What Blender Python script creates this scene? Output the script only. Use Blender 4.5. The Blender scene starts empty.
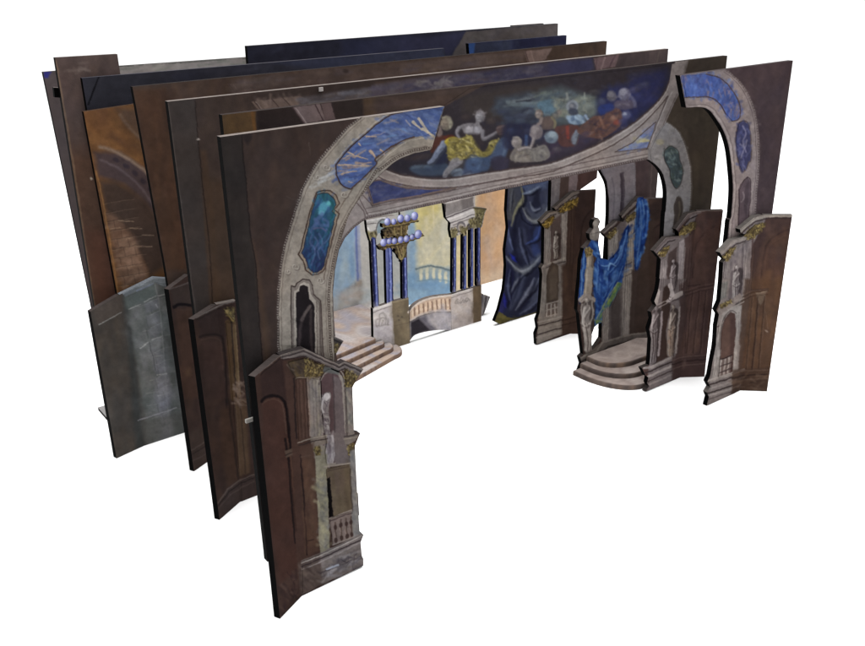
import bpy, math, random
import numpy as np
from mathutils import Vector, Matrix
from mathutils.geometry import delaunay_2d_cdt, tessellate_polygon

random.seed(7)
rng = np.random.default_rng(7)
scene = bpy.context.scene
COL = scene.collection

# ------------------------------------------------------------------ camera
CX, CY = 432.5, 323.0
_v1 = np.array([1700 - CX, -60 - CY]); _vv = np.array([470 - CX, 2450 - CY])
F = math.sqrt(-float(_v1 @ _vv))
_X = np.array([*_v1, F]); _X /= np.linalg.norm(_X)
_Z = -np.array([*_vv, F]); _Z /= np.linalg.norm(_Z)
_Y = np.cross(_Z, _X)
ROT = np.stack([_X, _Y, _Z])                    # camera (right, down, forward) -> world
EYE = np.array([0.0, 0.0, 1.0])

cam_data = bpy.data.cameras.new('camera')
cam = bpy.data.objects.new('camera', cam_data); COL.objects.link(cam)
cam_data.sensor_width = 36.0
cam_data.lens = F / 865.0 * 36.0
cam_data.clip_start = 0.02; cam_data.clip_end = 2000
r, u, b = ROT[:, 0], -ROT[:, 1], -ROT[:, 2]
cam.matrix_world = Matrix(((r[0], u[0], b[0], EYE[0]), (r[1], u[1], b[1], EYE[1]),
                           (r[2], u[2], b[2], EYE[2]), (0, 0, 0, 1)))
scene.camera = cam

def rays(p):
    p = np.asarray(p, float).reshape(-1, 2)
    q = np.stack([p[:, 0] - CX, p[:, 1] - CY, np.full(len(p), F)], 1)
    return q @ ROT.T
def project(P):
    q = (np.asarray(P) - EYE) @ ROT
    return np.stack([CX + F * q[:, 0] / q[:, 2], CY + F * q[:, 1] / q[:, 2]], 1)

class Frame:
    """a vertical plane through two floor points; u runs along it, v is height"""
    def __init__(s, a, bb=None):
        if bb is None: a, bb = (0.0, a), (1.0, a)
        s.o = np.array([a[0], a[1], 0.0]); d = np.array([bb[0] - a[0], bb[1] - a[1], 0.0])
        s.u = d / np.linalg.norm(d); s.n = np.array([s.u[1], -s.u[0], 0.0])
    def uv(s, px):
        d = rays(px); t = ((s.o - EYE) @ s.n) / (d @ s.n)
        P = EYE + d * t[:, None] - s.o
        return np.stack([P @ s.u, P[:, 2]], 1)
    def world(s, uv, off=0.0):
        uv = np.asarray(uv, float).reshape(-1, 2)
        return s.o + uv[:, :1] * s.u + np.stack([0 * uv[:, 1], 0 * uv[:, 1], uv[:, 1]], 1) + s.n * off
    def px(s, u_, z):
        return tuple(project(s.world([(u_, z)]))[0])

def P(x0, y0, *a, s=5.0):
    return [(x0 + a[i] / s, y0 + a[i + 1] / s) for i in range(0, len(a), 2)]
def L(*a): return [(a[i], a[i + 1]) for i in range(0, len(a), 2)]
def spline(pts, closed=False, n=6):
    pts = [np.array(p, float) for p in pts]; N = len(pts); out = []
    for i in range(N if closed else N - 1):
        g = (lambda k: pts[k % N]) if closed else (lambda k: pts[min(max(k, 0), N - 1)])
        p0, p1, p2, p3 = g(i - 1), g(i), g(i + 1), g(i + 2)
        for k in range(n):
            t = k / n
            out.append(.5 * (2 * p1 + (p2 - p0) * t + (2 * p0 - 5 * p1 + 4 * p2 - p3) * t * t + (3 * p1 - p0 - 3 * p2 + p3) * t ** 3))
    if not closed: out.append(pts[-1])
    return [tuple(p) for p in out]

def inside(poly, x, y):
    poly = np.asarray(poly); r_ = np.zeros(x.shape, bool); j = len(poly) - 1
    for i in range(len(poly)):
        xi, yi = poly[i]; xj, yj = poly[j]
        if yi != yj:
            r_ ^= ((yi > y) != (yj > y)) & (x < (xj - xi) * (y - yi) / (yj - yi) + xi)
        j = i
    return r_
def seg_dist(x, y, a, b_):
    dx, dy = b_[0] - a[0], b_[1] - a[1]; l2 = dx * dx + dy * dy + 1e-12
    t = np.clip(((x - a[0]) * dx + (y - a[1]) * dy) / l2, 0, 1)
    return np.hypot(x - a[0] - t * dx, y - a[1] - t * dy), t

# ------------------------------------------------------------------ the scenic painter's canvas
SS = 3
def vnoise(shape, cell):
    h, w = shape; gh, gw = int(h / cell) + 3, int(w / cell) + 3
    g = rng.random((gh, gw)); yy = np.arange(h) / cell; xx = np.arange(w) / cell
    yi = yy.astype(int); xi = xx.astype(int); fy = (yy - yi)[:, None]; fx = (xx - xi)[None]
    fy = fy * fy * (3 - 2 * fy); fx = fx * fx * (3 - 2 * fx)
    a = g[yi][:, xi]; b_ = g[yi][:, xi + 1]; c = g[yi + 1][:, xi]; d = g[yi + 1][:, xi + 1]
    return (a * (1 - fx) + b_ * fx) * (1 - fy) + (c * (1 - fx) + d * fx) * fy

class Canvas:
    def __init__(s, x0, y0, x1, y1, base):
        s.x0, s.y0 = x0, y0
        s.w, s.h = int((x1 - x0) * SS), int((y1 - y0) * SS)
        s.a = np.empty((s.h, s.w, 3)); s.a[:] = base; s.gain = 1.0
        s.tx, s.ty, s.ts = 0.0, 0.0, 1.0
    def at(s, x=0.0, y=0.0, k=5.0):
        s.tx, s.ty, s.ts = x, y, k; return s
    def off(s): return s.at(0, 0, 1)
    def c(s, pts): return [(s.tx + p[0] / s.ts, s.ty + p[1] / s.ts) for p in pts]
    def win(s, pts, m):
        q = np.asarray(pts); lo = q.min(0) - m; hi = q.max(0) + m
        i0 = max(0, int((lo[0] - s.x0) * SS)); i1 = min(s.w, int((hi[0] - s.x0) * SS) + 2)
        j0 = max(0, int((lo[1] - s.y0) * SS)); j1 = min(s.h, int((hi[1] - s.y0) * SS) + 2)
        if i1 <= i0 or j1 <= j0: return None
        X, Y = np.meshgrid(s.x0 + (np.arange(i0, i1) + .5) / SS, s.y0 + (np.arange(j0, j1) + .5) / SS)
        return (slice(j0, j1), slice(i0, i1)), X, Y
    def mix(s, sl, col, al):
        s.a[sl] += (np.asarray(col, float) - s.a[sl]) * al[..., None]
    def color(s, col, X, Y):
        # (c0, p0, c1, p1) = a ramp between two points in the current tile
        if isinstance(col[0], (tuple, list)):
            c0, p0, c1, p1 = col; (p0, p1) = s.c([p0, p1])
            dx, dy = p1[0] - p0[0], p1[1] - p0[1]
            t = np.clip(((X - p0[0]) * dx + (Y - p0[1]) * dy) / (dx * dx + dy * dy), 0, 1)[..., None]
            return np.array(c0, float) * (1 - t) + np.array(c1, float) * t
        return np.array(col, float)
    def poly(s, pts, col, a=1.0, soft=.5, smooth=False, raw=False):
        if not raw: pts = s.c(pts)
        if smooth: pts = spline(pts, True, 5)
        w = s.win(pts, soft + .5)
        if w is None: return
        sl, X, Y = w; ins = inside(pts, X, Y); d = np.full(X.shape, soft + 1.0)
        xs, ys = X[0], Y[:, 0]; m = soft + .2
        for i in range(len(pts)):
            p, q = pts[i - 1], pts[i]
            i0, i1 = np.searchsorted(xs, (min(p[0], q[0]) - m, max(p[0], q[0]) + m)); j0, j1 = np.searchsorted(ys, (min(p[1], q[1]) - m, max(p[1], q[1]) + m))
            if i1 > i0 and j1 > j0:
                v = d[j0:j1, i0:i1]; np.minimum(v, seg_dist(X[j0:j1, i0:i1], Y[j0:j1, i0:i1], p, q)[0], out=v)
        sd = np.where(ins, d, -d)
        s.mix(sl, s.color(col, X, Y), a * np.clip(sd / soft + .5, 0, 1))
    def line(s, pts, wd, col, a=1.0, soft=.5, w1=None, smooth=True):
        pts = s.c(pts); wd = wd / s.ts if s.ts != 1 else wd
        w1 = wd if w1 is None else (w1 / s.ts if s.ts != 1 else w1)
        if smooth and len(pts) > 2: pts = spline(pts, False, 5)
        w = s.win(pts, max(wd, w1) + soft)
        if w is None: return
        sl, X, Y = w; al = np.zeros(X.shape); n = len(pts) - 1
        xs, ys = X[0], Y[:, 0]; m = max(wd, w1) / 2 + soft
        for i in range(n):
            p, q = pts[i], pts[i + 1]
            i0, i1 = np.searchsorted(xs, (min(p[0], q[0]) - m, max(p[0], q[0]) + m)); j0, j1 = np.searchsorted(ys, (min(p[1], q[1]) - m, max(p[1], q[1]) + m))
            if i1 <= i0 or j1 <= j0: continue
            d, t = seg_dist(X[j0:j1, i0:i1], Y[j0:j1, i0:i1], p, q)
            ww = wd + (w1 - wd) * (i + t) / n
            v = al[j0:j1, i0:i1]; np.maximum(v, np.clip((ww / 2 - d) / soft + .5, 0, 1), out=v)
        s.mix(sl, s.color(col, X, Y), a * al)
    def ell(s, x, y, rx, ry, col, ang=0, a=1.0, soft=.6):
        (c_,) = s.c([(x, y)]); rx /= s.ts; ry /= s.ts; m = max(rx, ry) + soft
        w = s.win([c_], m)
        if w is None: return
        sl, X, Y = w; ca, sa = math.cos(math.radians(ang)), math.sin(math.radians(ang))
        dx, dy = X - c_[0], Y - c_[1]
        q = np.hypot((dx * ca + dy * sa) / rx, (-dx * sa + dy * ca) / ry)
        s.mix(sl, s.color(col, X, Y), a * np.clip((1 - q) * min(rx, ry) / soft + .5, 0, 1))
    def dabs(s, region, n, cols, ln, wd, ang, aj=20, a=.6, soft=.6):
        """n brush strokes with their middles inside the region"""
        reg = s.c(region); q = np.asarray(reg); lo, hi = q.min(0), q.max(0); k = 0; tries = 0
        t0 = (s.tx, s.ty, s.ts); s.off()
        while k < n and tries < n * 30:
            tries += 1
            p = lo + (hi - lo) * rng.random(2)
            if not inside(reg, np.array([p[0]]), np.array([p[1]]))[0]: continue
            k += 1
            th = math.radians((ang(p) if callable(ang) else ang) + rng.normal() * aj * .8)
            l_ = ln * (.5 + rng.random()) / 2; bend = rng.normal() * l_ * .08
            d = np.array([math.cos(th), math.sin(th)]); nn = np.array([-d[1], d[0]])
            c_ = np.array(cols[rng.integers(len(cols))], float) * (1 + rng.normal() * .05)
            w_ = wd * (.9 + .9 * rng.random())
            s.line([p - d * l_, p + nn * bend, p + d * l_], w_, np.clip(c_, 0, 255), a * (.4 + .5 * rng.random()), soft * 1.5 + w_ * .25, w1=w_ * .5, smooth=False)
        s.tx, s.ty, s.ts = t0
    def blur(s, region, r=.6, n=2):
        reg = s.c(region); w = s.win(reg, 2)
        if w is None: return
        sl, X, Y = w; A = s.a[sl]; k = max(1, int(r * SS)); B = A.copy()
        for _ in range(n):
            for ax in (0, 1):
                B = sum(np.roll(B, j, ax) for j in range(-k, k + 1)) / (2 * k + 1)
        ins = inside(reg, X, Y); ins[:3] = ins[-3:] = False; ins[:, :3] = ins[:, -3:] = False
        s.a[sl] = np.where(ins[..., None], B, A)
    def mottle(s, amp=.10, cell=14, tint=.02, tooth=.095, warp=.4):
        """broad unevenness of hand-brushed paint, then fine tooth"""
        # the hand is never ruler-straight: shift everything a little
        wa = warp * SS
        dx = (vnoise((s.h, s.w), 5 * SS) - .5) * 2 * wa + (vnoise((s.h, s.w), 2 * SS) - .5) * wa
        dy = (vnoise((s.h, s.w), 5 * SS) - .5) * 2 * wa + (vnoise((s.h, s.w), 2 * SS) - .5) * wa
        yy, xx = np.mgrid[0:s.h, 0:s.w]
        s.a = s.a[np.clip((yy + dy).round().astype(int), 0, s.h - 1), np.clip((xx + dx).round().astype(int), 0, s.w - 1)]
        m = np.zeros((s.h, s.w))
        for c_, k in ((cell, 1), (cell / 3, .6), (cell / 8, .4)):
            m += k * (vnoise((s.h, s.w), max(2, c_ * SS)) - .5)
        n = (vnoise((s.h, s.w), 1.6 * SS) - .5) * 1.0 + (vnoise((s.h, s.w), 3.5 * SS) - .5) * .9 + (vnoise((s.h, s.w), .8 * SS) - .5) * .6
        tk = np.clip((s.a.mean(-1) - 48) / 60, .22, 1)
        s.a *= (1 + amp * m + tooth * tk * n)[..., None]
        tt = vnoise((s.h, s.w), cell * 1.7 * SS) - .5
        s.a *= 1 + tint * np.stack([tt, 0 * tt, -tt], -1) * 2
    def beads(s, pts, gap, rad, col, a=1.0, soft=.5):
        pts = spline(s.c(pts), False, 8); acc = 0; t0 = (s.tx, s.ty, s.ts); s.off()
        for i in range(len(pts) - 1):
            p, q = np.array(pts[i]), np.array(pts[i + 1]); l_ = np.linalg.norm(q - p)
            while acc < l_:
                c_ = p + (q - p) * acc / max(l_, 1e-9); s.ell(c_[0], c_[1], rad, rad, col, 0, a, soft); acc += gap
            acc -= l_
        s.tx, s.ty, s.ts = t0
    def contrast(s, k, pivot=72): s.a = np.clip(pivot + (s.a - pivot) * k, 4, 250)
    def warm(s, r=.985, g=1.0, b=.94): s.a *= np.array([r, g, b])
    def cracks(s, n, x0, y0, x1, y1, col, a=.5, ln=14, wd=.6, ang=80):
        t0 = (s.tx, s.ty, s.ts); s.off()
        for _ in range(n):
            p = np.array([x0 + (x1 - x0) * rng.random(), y0 + (y1 - y0) * rng.random()]); pts = [tuple(p)]
            th = math.radians(ang + rng.normal() * 25)
            for k in range(4):
                th += rng.normal() * .35
                p = p + ln / 4 * np.array([math.cos(th), math.sin(th)]) * (.5 + rng.random()); pts.append(tuple(p))
            s.line(pts, wd, col, a * (.4 + .6 * rng.random()), .6, w1=.2)
        s.tx, s.ty, s.ts = t0
    def sample(s, px):
        fx = np.clip((px[:, 0] - s.x0) * SS - .5, 0, s.w - 1.001); fy = np.clip((px[:, 1] - s.y0) * SS - .5, 0, s.h - 1.001)
        xi, yi = fx.astype(int), fy.astype(int); fx = (fx - xi)[:, None]; fy = (fy - yi)[:, None]
        A = s.a
        return (A[yi, xi] * (1 - fx) + A[yi, xi + 1] * fx) * (1 - fy) + (A[yi + 1, xi] * (1 - fx) + A[yi + 1, xi + 1] * fx) * fy

GAIN = 0.60          # paint reflectance for the tone a canvas colour stands for
SAT = .82
def lin(c, gain=1.0):
    c = np.clip(np.asarray(c, float) / 255, 0, 1)
    g_ = (c * np.array([.3, .59, .11])).sum(-1, keepdims=True); k_ = np.where(c[..., 2:3] > c[..., 0:1] + .02, SAT * .92, SAT * 1.07); c = np.clip(g_ + (c - g_) * k_, 0, 1)
    return np.clip(np.where(c <= .04045, c / 12.92, ((c + .055) / 1.055) ** 2.4) * GAIN * gain, 0.001, .9)

# ------------------------------------------------------------------ materials
def paint_material(name, rough, bump, var, scale=60.0):
    m = bpy.data.materials.new(name); m.use_nodes = True; nt = m.node_tree; N = nt.nodes; K = nt.links
    bs = N['Principled BSDF']; bs.inputs['Roughness'].default_value = rough
    bs.inputs['Specular IOR Level'].default_value = .012
    at = N.new('ShaderNodeAttribute'); at.attribute_name = 'paint'
    tc = N.new('ShaderNodeTexCoord')
    n1 = N.new('ShaderNodeTexNoise'); n1.inputs['Scale'].default_value = scale; n1.inputs['Detail'].default_value = 6
    n2 = N.new('ShaderNodeTexNoise'); n2.inputs['Scale'].default_value = scale * 7; n2.inputs['Detail'].default_value = 3
    mp = N.new('ShaderNodeMapRange'); mp.inputs[1].default_value = .3; mp.inputs[2].default_value = .7
    mp.inputs[3].default_value = 1 - var; mp.inputs[4].default_value = 1 + var
    mul = N.new('ShaderNodeVectorMath'); mul.operation = 'SCALE'
    K.new(tc.outputs['Object'], n1.inputs['Vector']); K.new(tc.outputs['Object'], n2.inputs['Vector'])
    K.new(n1.outputs['Fac'], mp.inputs[0]); K.new(at.outputs['Color'], mul.inputs[0]); K.new(mp.outputs[0], mul.inputs['Scale'])
    K.new(mul.outputs[0], bs.inputs['Base Color'])
    bp = N.new('ShaderNodeBump'); bp.inputs['Strength'].default_value = bump; bp.inputs['Distance'].default_value = .001
    K.new(n2.outputs['Fac'], bp.inputs['Height']); K.new(bp.outputs[0], bs.inputs['Normal'])
    return m
M_PAINT = paint_material('scenic_paint', .7, .2, .07)
M_CLOTH = paint_material('painted_cloth', .85, .25, .10)
M_GLOBE = paint_material('painted_globe', .45, .1, .05)

BLACK = (5, 5, 6); RIM = (112, 103, 98); BACK = (46, 38, 34)

# ------------------------------------------------------------------ building
def area(q):
    q = np.asarray(q); x, y = q[:, 0], q[:, 1]
    return .5 * float(np.sum(x * np.roll(y, -1) - y * np.roll(x, -1)))
def dens(q, s):
    out = []
    for i in range(len(q)):
        a, b_ = q[i], q[(i + 1) % len(q)]; n = max(1, int(np.linalg.norm(b_ - a) / s))
        out += [a + (b_ - a) * k / n for k in range(n)]
    return np.array(out)

def make_mesh(name, V, faces, cols, parent, mat, loc):
    me = bpy.data.meshes.new(name); me.from_pydata((V - loc).tolist(), [], faces); me.update()
    at = me.attributes.new('paint', 'FLOAT_COLOR', 'POINT')
    at.data.foreach_set('color', np.concatenate([cols, np.ones((len(V), 1))], 1).astype(np.float32).ravel())
    me.materials.append(mat)
    o = bpy.data.objects.new(name, me); COL.objects.link(o)
    if parent is not None: o.parent = parent
    return o

class Thing:
    def __init__(s, name, label, cat, loc, group=None):
        o = bpy.data.objects.new(name, None); COL.objects.link(o); o.empty_display_size = .05
        o.location = loc; o['label'] = label; o['category'] = cat
        if group: o['group'] = group
        s.o = o; s.loc = np.array(loc, float)
    def mesh(s, name, V, faces, cols, parent=None, mat=None):
        # sub-parts share the thing's origin, so every mesh is relative to the thing
        return make_mesh(name, np.asarray(V, float), faces, cols, parent or s.o, mat or M_PAINT, s.loc)
    def plate(s, name, frame, outline, cv, front=0.0, t=.012, parent=None, res=.75, holes=(), side=BLACK, rim=RIM, uv=False, mat=None, back=BACK):
        """a board cut to an outline (photo points, or plane points if uv), painted on its front"""
        loops = []
        for lp in [outline] + list(holes):
            q = np.asarray(lp, float) if uv else frame.uv(lp)
            loops.append(q)
        if area(loops[0]) < 0: loops[0] = loops[0][::-1]
        for k in range(1, len(loops)):
            if area(loops[k]) > 0: loops[k] = loops[k][::-1]
        pxo = project(frame.world(loops[0]))
        sc = math.sqrt(abs(area(loops[0])) / max(1e-9, abs(area(pxo)))); h = res * sc
        dl = [dens(q, h * 1.2) for q in loops]
        lo, hi = loops[0].min(0), loops[0].max(0)
        gx, gy = np.meshgrid(np.arange(lo[0] + h / 2, hi[0], h), np.arange(lo[1] + h / 2, hi[1], h))
        gx, gy = gx.ravel(), gy.ravel()
        keep = inside(loops[0], gx, gy)
        for q in loops[1:]: keep &= ~inside(q, gx, gy)
        gx, gy = gx[keep], gy[keep]
        ok = np.ones(len(gx), bool)
        for q in loops:
            for i in range(len(q)):
                a, b_ = q[i - 1], q[i]; m_ = .55 * h
                w = (gx > min(a[0], b_[0]) - m_) & (gx < max(a[0], b_[0]) + m_) & (gy > min(a[1], b_[1]) - m_) & (gy < max(a[1], b_[1]) + m_)
                idx = np.nonzero(w)[0]
                if len(idx): ok[idx[seg_dist(gx[idx], gy[idx], a, b_)[0] < m_]] = False
        gx, gy = gx[ok], gy[ok]
        pts = [p for q in dl for p in q]; edges = []; k = 0
        for q in dl:
            n = len(q); edges += [(k + i, k + (i + 1) % n) for i in range(n)]; k += n
        allp = np.concatenate([np.array(pts), np.stack([gx, gy], 1)])
        r_ = delaunay_2d_cdt([Vector(p) for p in allp], edges, [], 0, 1e-9, False)
        uvp = np.array([tuple(v) for v in r_[0]]); tri = np.array(r_[2])
        cen = uvp[tri].mean(1); ins = inside(loops[0], cen[:, 0], cen[:, 1])
        for q in loops[1:]: ins &= ~inside(q, cen[:, 0], cen[:, 1])
        tri = tri[ins]
        e1 = uvp[tri[:, 1]] - uvp[tri[:, 0]]; e2 = uvp[tri[:, 2]] - uvp[tri[:, 0]]
        flip = (e1[:, 0] * e2[:, 1] - e1[:, 1] * e2[:, 0]) < 0
        tri[flip] = tri[flip][:, ::-1]
        W = frame.world(uvp, front)
        C = lin(cv.sample(project(W)), cv.gain) if cv is not None else np.tile(lin(side), (len(W), 1))
        V = [W]; CC = [C]; faces = tri.tolist(); k = len(W)
        for q in dl:                                      # edge faces, each with its own corners
            n = len(q); a0 = frame.world(q, front); a1 = frame.world(q, front - t)
            qn = np.roll(q, -1, 0); d = qn - q
            nz = -d[:, 0] / (np.linalg.norm(d, axis=1) + 1e-12)
            V += [a0, np.roll(a0, -1, 0), np.roll(a1, -1, 0), a1]
            if side == 'self':
                cs = lin(cv.sample(project(a0)) * .8, cv.gain)
            else:
                cs = np.where((nz > .55)[:, None], lin(rim)[None], lin(side)[None]) * (1 + .25 * (rng.random((n, 1)) - .5))
            CC += [cs] * 4
            faces += [(k + i, k + 3 * n + i, k + 2 * n + i, k + n + i) for i in range(n)]
            k += 4 * n
        tl = [[Vector((p[0], p[1], 0)) for p in q] for q in dl]
        bw = np.concatenate([frame.world(q, front - t) for q in dl])
        V.append(bw); CC.append(np.tile(lin(back), (len(bw), 1)))
        bt = tessellate_polygon(tl); uvb = np.concatenate(dl)
        for f in bt:
            a, b_, c_ = [uvb[i] for i in f]
            cr = (b_[0] - a[0]) * (c_[1] - a[1]) - (b_[1] - a[1]) * (c_[0] - a[0])
            f = tuple(f) if cr < 0 else tuple(f)[::-1]
            faces.append(tuple(k + i for i in f))
        return s.mesh(name, np.concatenate(V), faces, np.concatenate(CC), parent, mat)
    def relief(s, name, frame, outline, cv, lvl=1, parent=None, smooth=False, res=.75, holes=(), uv=False):
        """a painted piece standing a hair proud of the board that carries it"""
        if smooth: outline = spline(outline, True, 4)
        return s.plate(name, frame, outline, cv, front=.0009 * lvl, t=.0008, parent=parent, res=res, side='self', holes=holes, uv=uv)

def vert(frame, px, z):
    """photo point straight below px on the frame's plane, at height z"""
    q = frame.uv([px])[0]; return frame.px(q[0], z)

AX = 1.165
# shared tones of the scenic paint (sRGB)
UMBER, UMBER2, WARM = (57, 46, 45), (64, 51, 47), (74, 54, 44)
STONE, STONE_L, STONE_D = (136, 126, 121), (164, 155, 150), (98, 88, 85)
LINE = (58, 46, 46); GOLD = (104, 93, 66); GOLD_L = (136, 125, 96)

def mirror(uv): return [(2 * AX - p[0], p[1]) for p in uv]
def gnd(px):
    d = rays([px])[0]; t = -EYE[2] / d[2]; return (EYE + d * t)[:2]
def scroll(c, x, y, r, col, flip=1, w=.9):
    """a small acanthus scroll"""
    pts = [(x + flip * r * (1 - k / 14) * math.cos(k * .55), y + r * (1 - k / 14) * math.sin(k * .55)) for k in range(13)]
    c.line(pts, w, col, .8, .5)

# ================================================================== front portal arch, two halves
def portal_left():
    fr = Frame(1.1235)
    c = Canvas(215, 95, 455, 600, (56, 45, 44))
    # board: grey strip at the edge, a ragged seam, a warm band under it
    c.off()
    c.dabs(L(245,130, 360,110, 300,200, 280,330, 262,420, 256,330), 260, [(60,48,46), (52,42,42), (66,52,47), (58,44,42)], 26, 5, 95, 25, .35, 2)
    c.poly(L(215,130, 242,130, 243,156, 246,180, 250,229, 255,262, 258,301, 260,330, 268,420, 275,600, 215,600), (43, 38, 39))
    c.dabs(L(222,140, 243,140, 256,320, 262,420, 250,420), 60, [(48,43,43), (39,35,36), (45,40,39)], 22, 4, 85, 10, .4, 2)
    c.poly(L(252,240, 256,262, 259,301, 262,340, 268,420, 276,420, 268,330, 262,290), (76, 57, 46), .6, 6)
    c.line(L(242,134, 243,156, 245,172, 246.6,189, 250,229, 253,249, 256,269, 258,301, 259,317, 264,380, 268,430), 1.1, (30,25,26), .9)
    c.at(203, 60).poly(L(193,370, 245,362, 243,395, 225,425, 200,400), (40,34,37), .8, 3)
    # ring of the arch
    outer = P(203,60, 790,284, 720,340, 640,430, 560,530, 500,640) + P(203,189, 470,80, 440,180, 410,280, 390,380, 378,480, 372,640) + L(278,318, 278.6,354, 281,440, 288,560)
    inner = L(430.5,150, 412,154, 396,161, 384,171, 371,184, 359,199, 349,215, 342,236, 336,260, 333,285, 333,318, 334.5,365, 338,440, 345,560)
    so, si = spline(outer, False, 6), spline(inner, False, 6)
    ring = [(445, 100), (372, 112)] + so + si[::-1] + [(440, 140)]
    c.off().poly(ring, STONE, 1, .6)
    c.dabs(ring, 420, [(154,144,138), (122,112,108), (166,158,154), (138,128,130), (110,99,94)], 8, 1.7, lambda p: 100 if p[1] > 200 else 135, 35, .4, 1.2)
    c.cracks(26, 282, 130, 330, 340, (100,88,86), .5, 12, .7, 70)
    c.line(so, 2.6, (66,54,55), .95)
    c.beads(outer, 2.5, .7, (160,150,146), .95)
    c.line([(p[0] + 3.6, p[1] + 1.6) for p in outer], .7, (92,80,76), .8)
    bead_in = P(376,60, 272,438, 180,455, 90,495, 20,548) + P(203,189, 865,-90, 800,20, 720,150, 680,250, 645,400, 630,520, 632,640) + L(330,340, 331,354, 335,440)
    c.line(bead_in, 2.6, (70,58,56), .95); c.beads(bead_in, 2.4, .75, (150,140,134), .9)
    c.line([(p[0] - 3.0, p[1] - 1.6) for p in bead_in], .7, (96,84,80), .8)
    # second moulding above the inner beads
    c.at(376, 60).line(L(290,372, 180,385, 95,430, 10,500, -70,590, -120,650, -190,760, -230,900, -260,1100), 5, (92,78,72), .9)
    c.line(L(286,384, 184,398, 104,440, 20,512), 4, (176,168,162), .7)
    # blue panel
    blue = P(203,60, 665,525, 690,490, 740,430, 800,380, 865,325) + P(376,60, 70,275, 130,262) + L(446, 100) + L(439, 122) + P(376,60, 295,375, 190,385, 100,420, 0,490) + P(203,60, 865,520, 800,590, 755,630, 735,645, 690,620, 670,580, 665,545)
    c.off().poly(blue, (70, 90, 150), 1, .6)
    ang = lambda p: -20 + (p[0] - 340) * .25 if p[1] > 140 else 10 + (p[0] - 380) * .35
    c.dabs(blue, 300, [(58,78,146), (78,100,164), (96,118,176), (54,66,122), (68,88,158), (104,114,152)], 11, 2.2, ang, 14, .75, .5)
    c.dabs(P(203,60, 690,480, 760,430, 850,450, 840,540, 720,560, 680,560), 9, [(158,132,120), (146,120,114), (172,152,138)], 11, 1.6, -8, 14, 1, .4)
    c.dabs(P(203,60, 700,520, 820,500, 830,560, 740,580), 4, [(164,134,116), (140,114,110)], 10, 1.8, 5, 12, 1, .4)
    c.dabs(P(376,60, 10,330, 110,290, 60,400, 10,440), 4, [(146,128,128), (124,118,142)], 9, 1.4, -10, 25, .9, .4)
    c.at(376, 60)
    for a in (L(185,310, 225,345), L(215,295, 262,360, 290,378), L(232,345, 280,375)): c.line(a, 15, (182,168,152), .85, .7, w1=6)
    c.line(L(150,300, 170,330), 8, (150,140,150), .6)
    c.at(330, 90, 6.458); TN = (156,132,122)
    for q, w in ((L(55,485, 120,486, 215,492), 15), (L(75,545, 120,530, 175,524), 13), (L(118,402, 170,425, 245,448), 14), (L(262,396, 285,420, 298,446), 22), (L(235,298, 300,302), 12), (L(185,345, 200,362), 12), (L(325,384, 345,400, 352,420), 14), (L(85,445, 130,418), 8), (L(205,485, 250,490), 12), (L(120,590, 150,600), 8), (L(505,100, 515,130), 8)): c.line(q, w, TN, .95, .5, w1=w * .3); c.line([(x, y - 3) for x, y in q], w * .35, (182,160,146), .7, .5, w1=2)
    for q in (L(380,300, 430,290), L(470,250, 500,270), L(100,575, 150,570), L(220,350, 290,340)): c.line(q, 14, (84,124,190), .6, 1, w1=4)
    c.off()
    edge = blue[:7]; c.line(edge, 1.3, (72,54,52)); c.line(blue[10:] + [blue[0]], 1.3, (72,54,52))
    c.line([(p[0] - 1.6, p[1] - 1.4) for p in edge], .8, (172,162,156), .7)
    # the cartouche
    cart = L(317,192, 323,190.5, 330,190.5, 336,195, 339.5,203, 334.5,210, 339,213.5, 336,225, 331,245, 325,268, 322,272, 318,274.5, 312,275, 306,270, 303,261, 298,254.5, 301,249, 304,235, 309,215, 314,199)
    c.poly(cart, (128,114,104), 1, .5); c.line(cart + cart[:1], 1.3, (74,58,54), .95, smooth=False)
    cin = [(319 + (p[0] - 319) * .84, 233 + (p[1] - 233) * .94) for p in cart]
    c.poly(cin, ((34,92,112), (325,192), (30,36,84), (312,272)), 1, .6)
    c.dabs(cin, 160, [(40,104,150), (30,70,120), (46,124,170), (34,50,110), (26,60,84), (58,84,150)], 7, 1.5, 100, 35, .55, .8)
    c.line(cin + cin[:1], .9, (44,40,48), .8, smooth=False)
    c.at(203, 189)
    c.ell(600,95, 22,30, (62,136,172), 20, .85, 2); c.ell(628,72, 12,14, (78,170,186), 0, .8, 2); c.ell(590,120, 16,12, (84,158,190), 0, .6, 1.5)
    for a, w in ((L(595,125, 570,160, 560,190), 20), (L(560,150, 590,180, 630,180), 16), (L(575,170, 545,195, 540,215), 12), (L(600,150, 625,165, 630,190), 12)):
        c.line(a, w, (70,92,152), .6, 1.6)
    for a in (L(545,230, 535,270, 560,300, 555,340, 540,380), L(580,225, 600,270, 575,310, 585,350), L(560,240, 575,265, 560,300), L(620,200, 640,230, 610,270)):
        c.line(a, 8, (84,104,164), .5, 1.4)
    c.line(L(555,200, 590,195, 615,210), 9, (104,86,138), .5, 1.2); c.line(L(640,60, 655,110, 640,160, 630,220), 12, (20,74,82), .6)
    # niche
    nf = L(291,286, 295,287, 297,283, 303,279, 309,280, 312,285, 313.5,294, 318,298, 321,301, 322,330, 323.5,358, 326,440, 292,440, 292,358, 291,318)
    c.off().poly(nf, (112,102,100), 1, .5); c.line(nf + nf[:1], 1.1, (62,50,50), .9, smooth=False)
    c.poly(L(294,291, 298,289, 300,284, 304,282, 309,284, 310.5,294, 315,299, 318,303, 319,358, 294,358), (150,140,136), 1, .5)
    nd = L(296,293, 299,291, 300,286, 304,284.5, 308,287, 309,299, 313,303, 314.3,307, 314.6,330, 315.5,356, 318,430, 297,430, 296.5,338)
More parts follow.
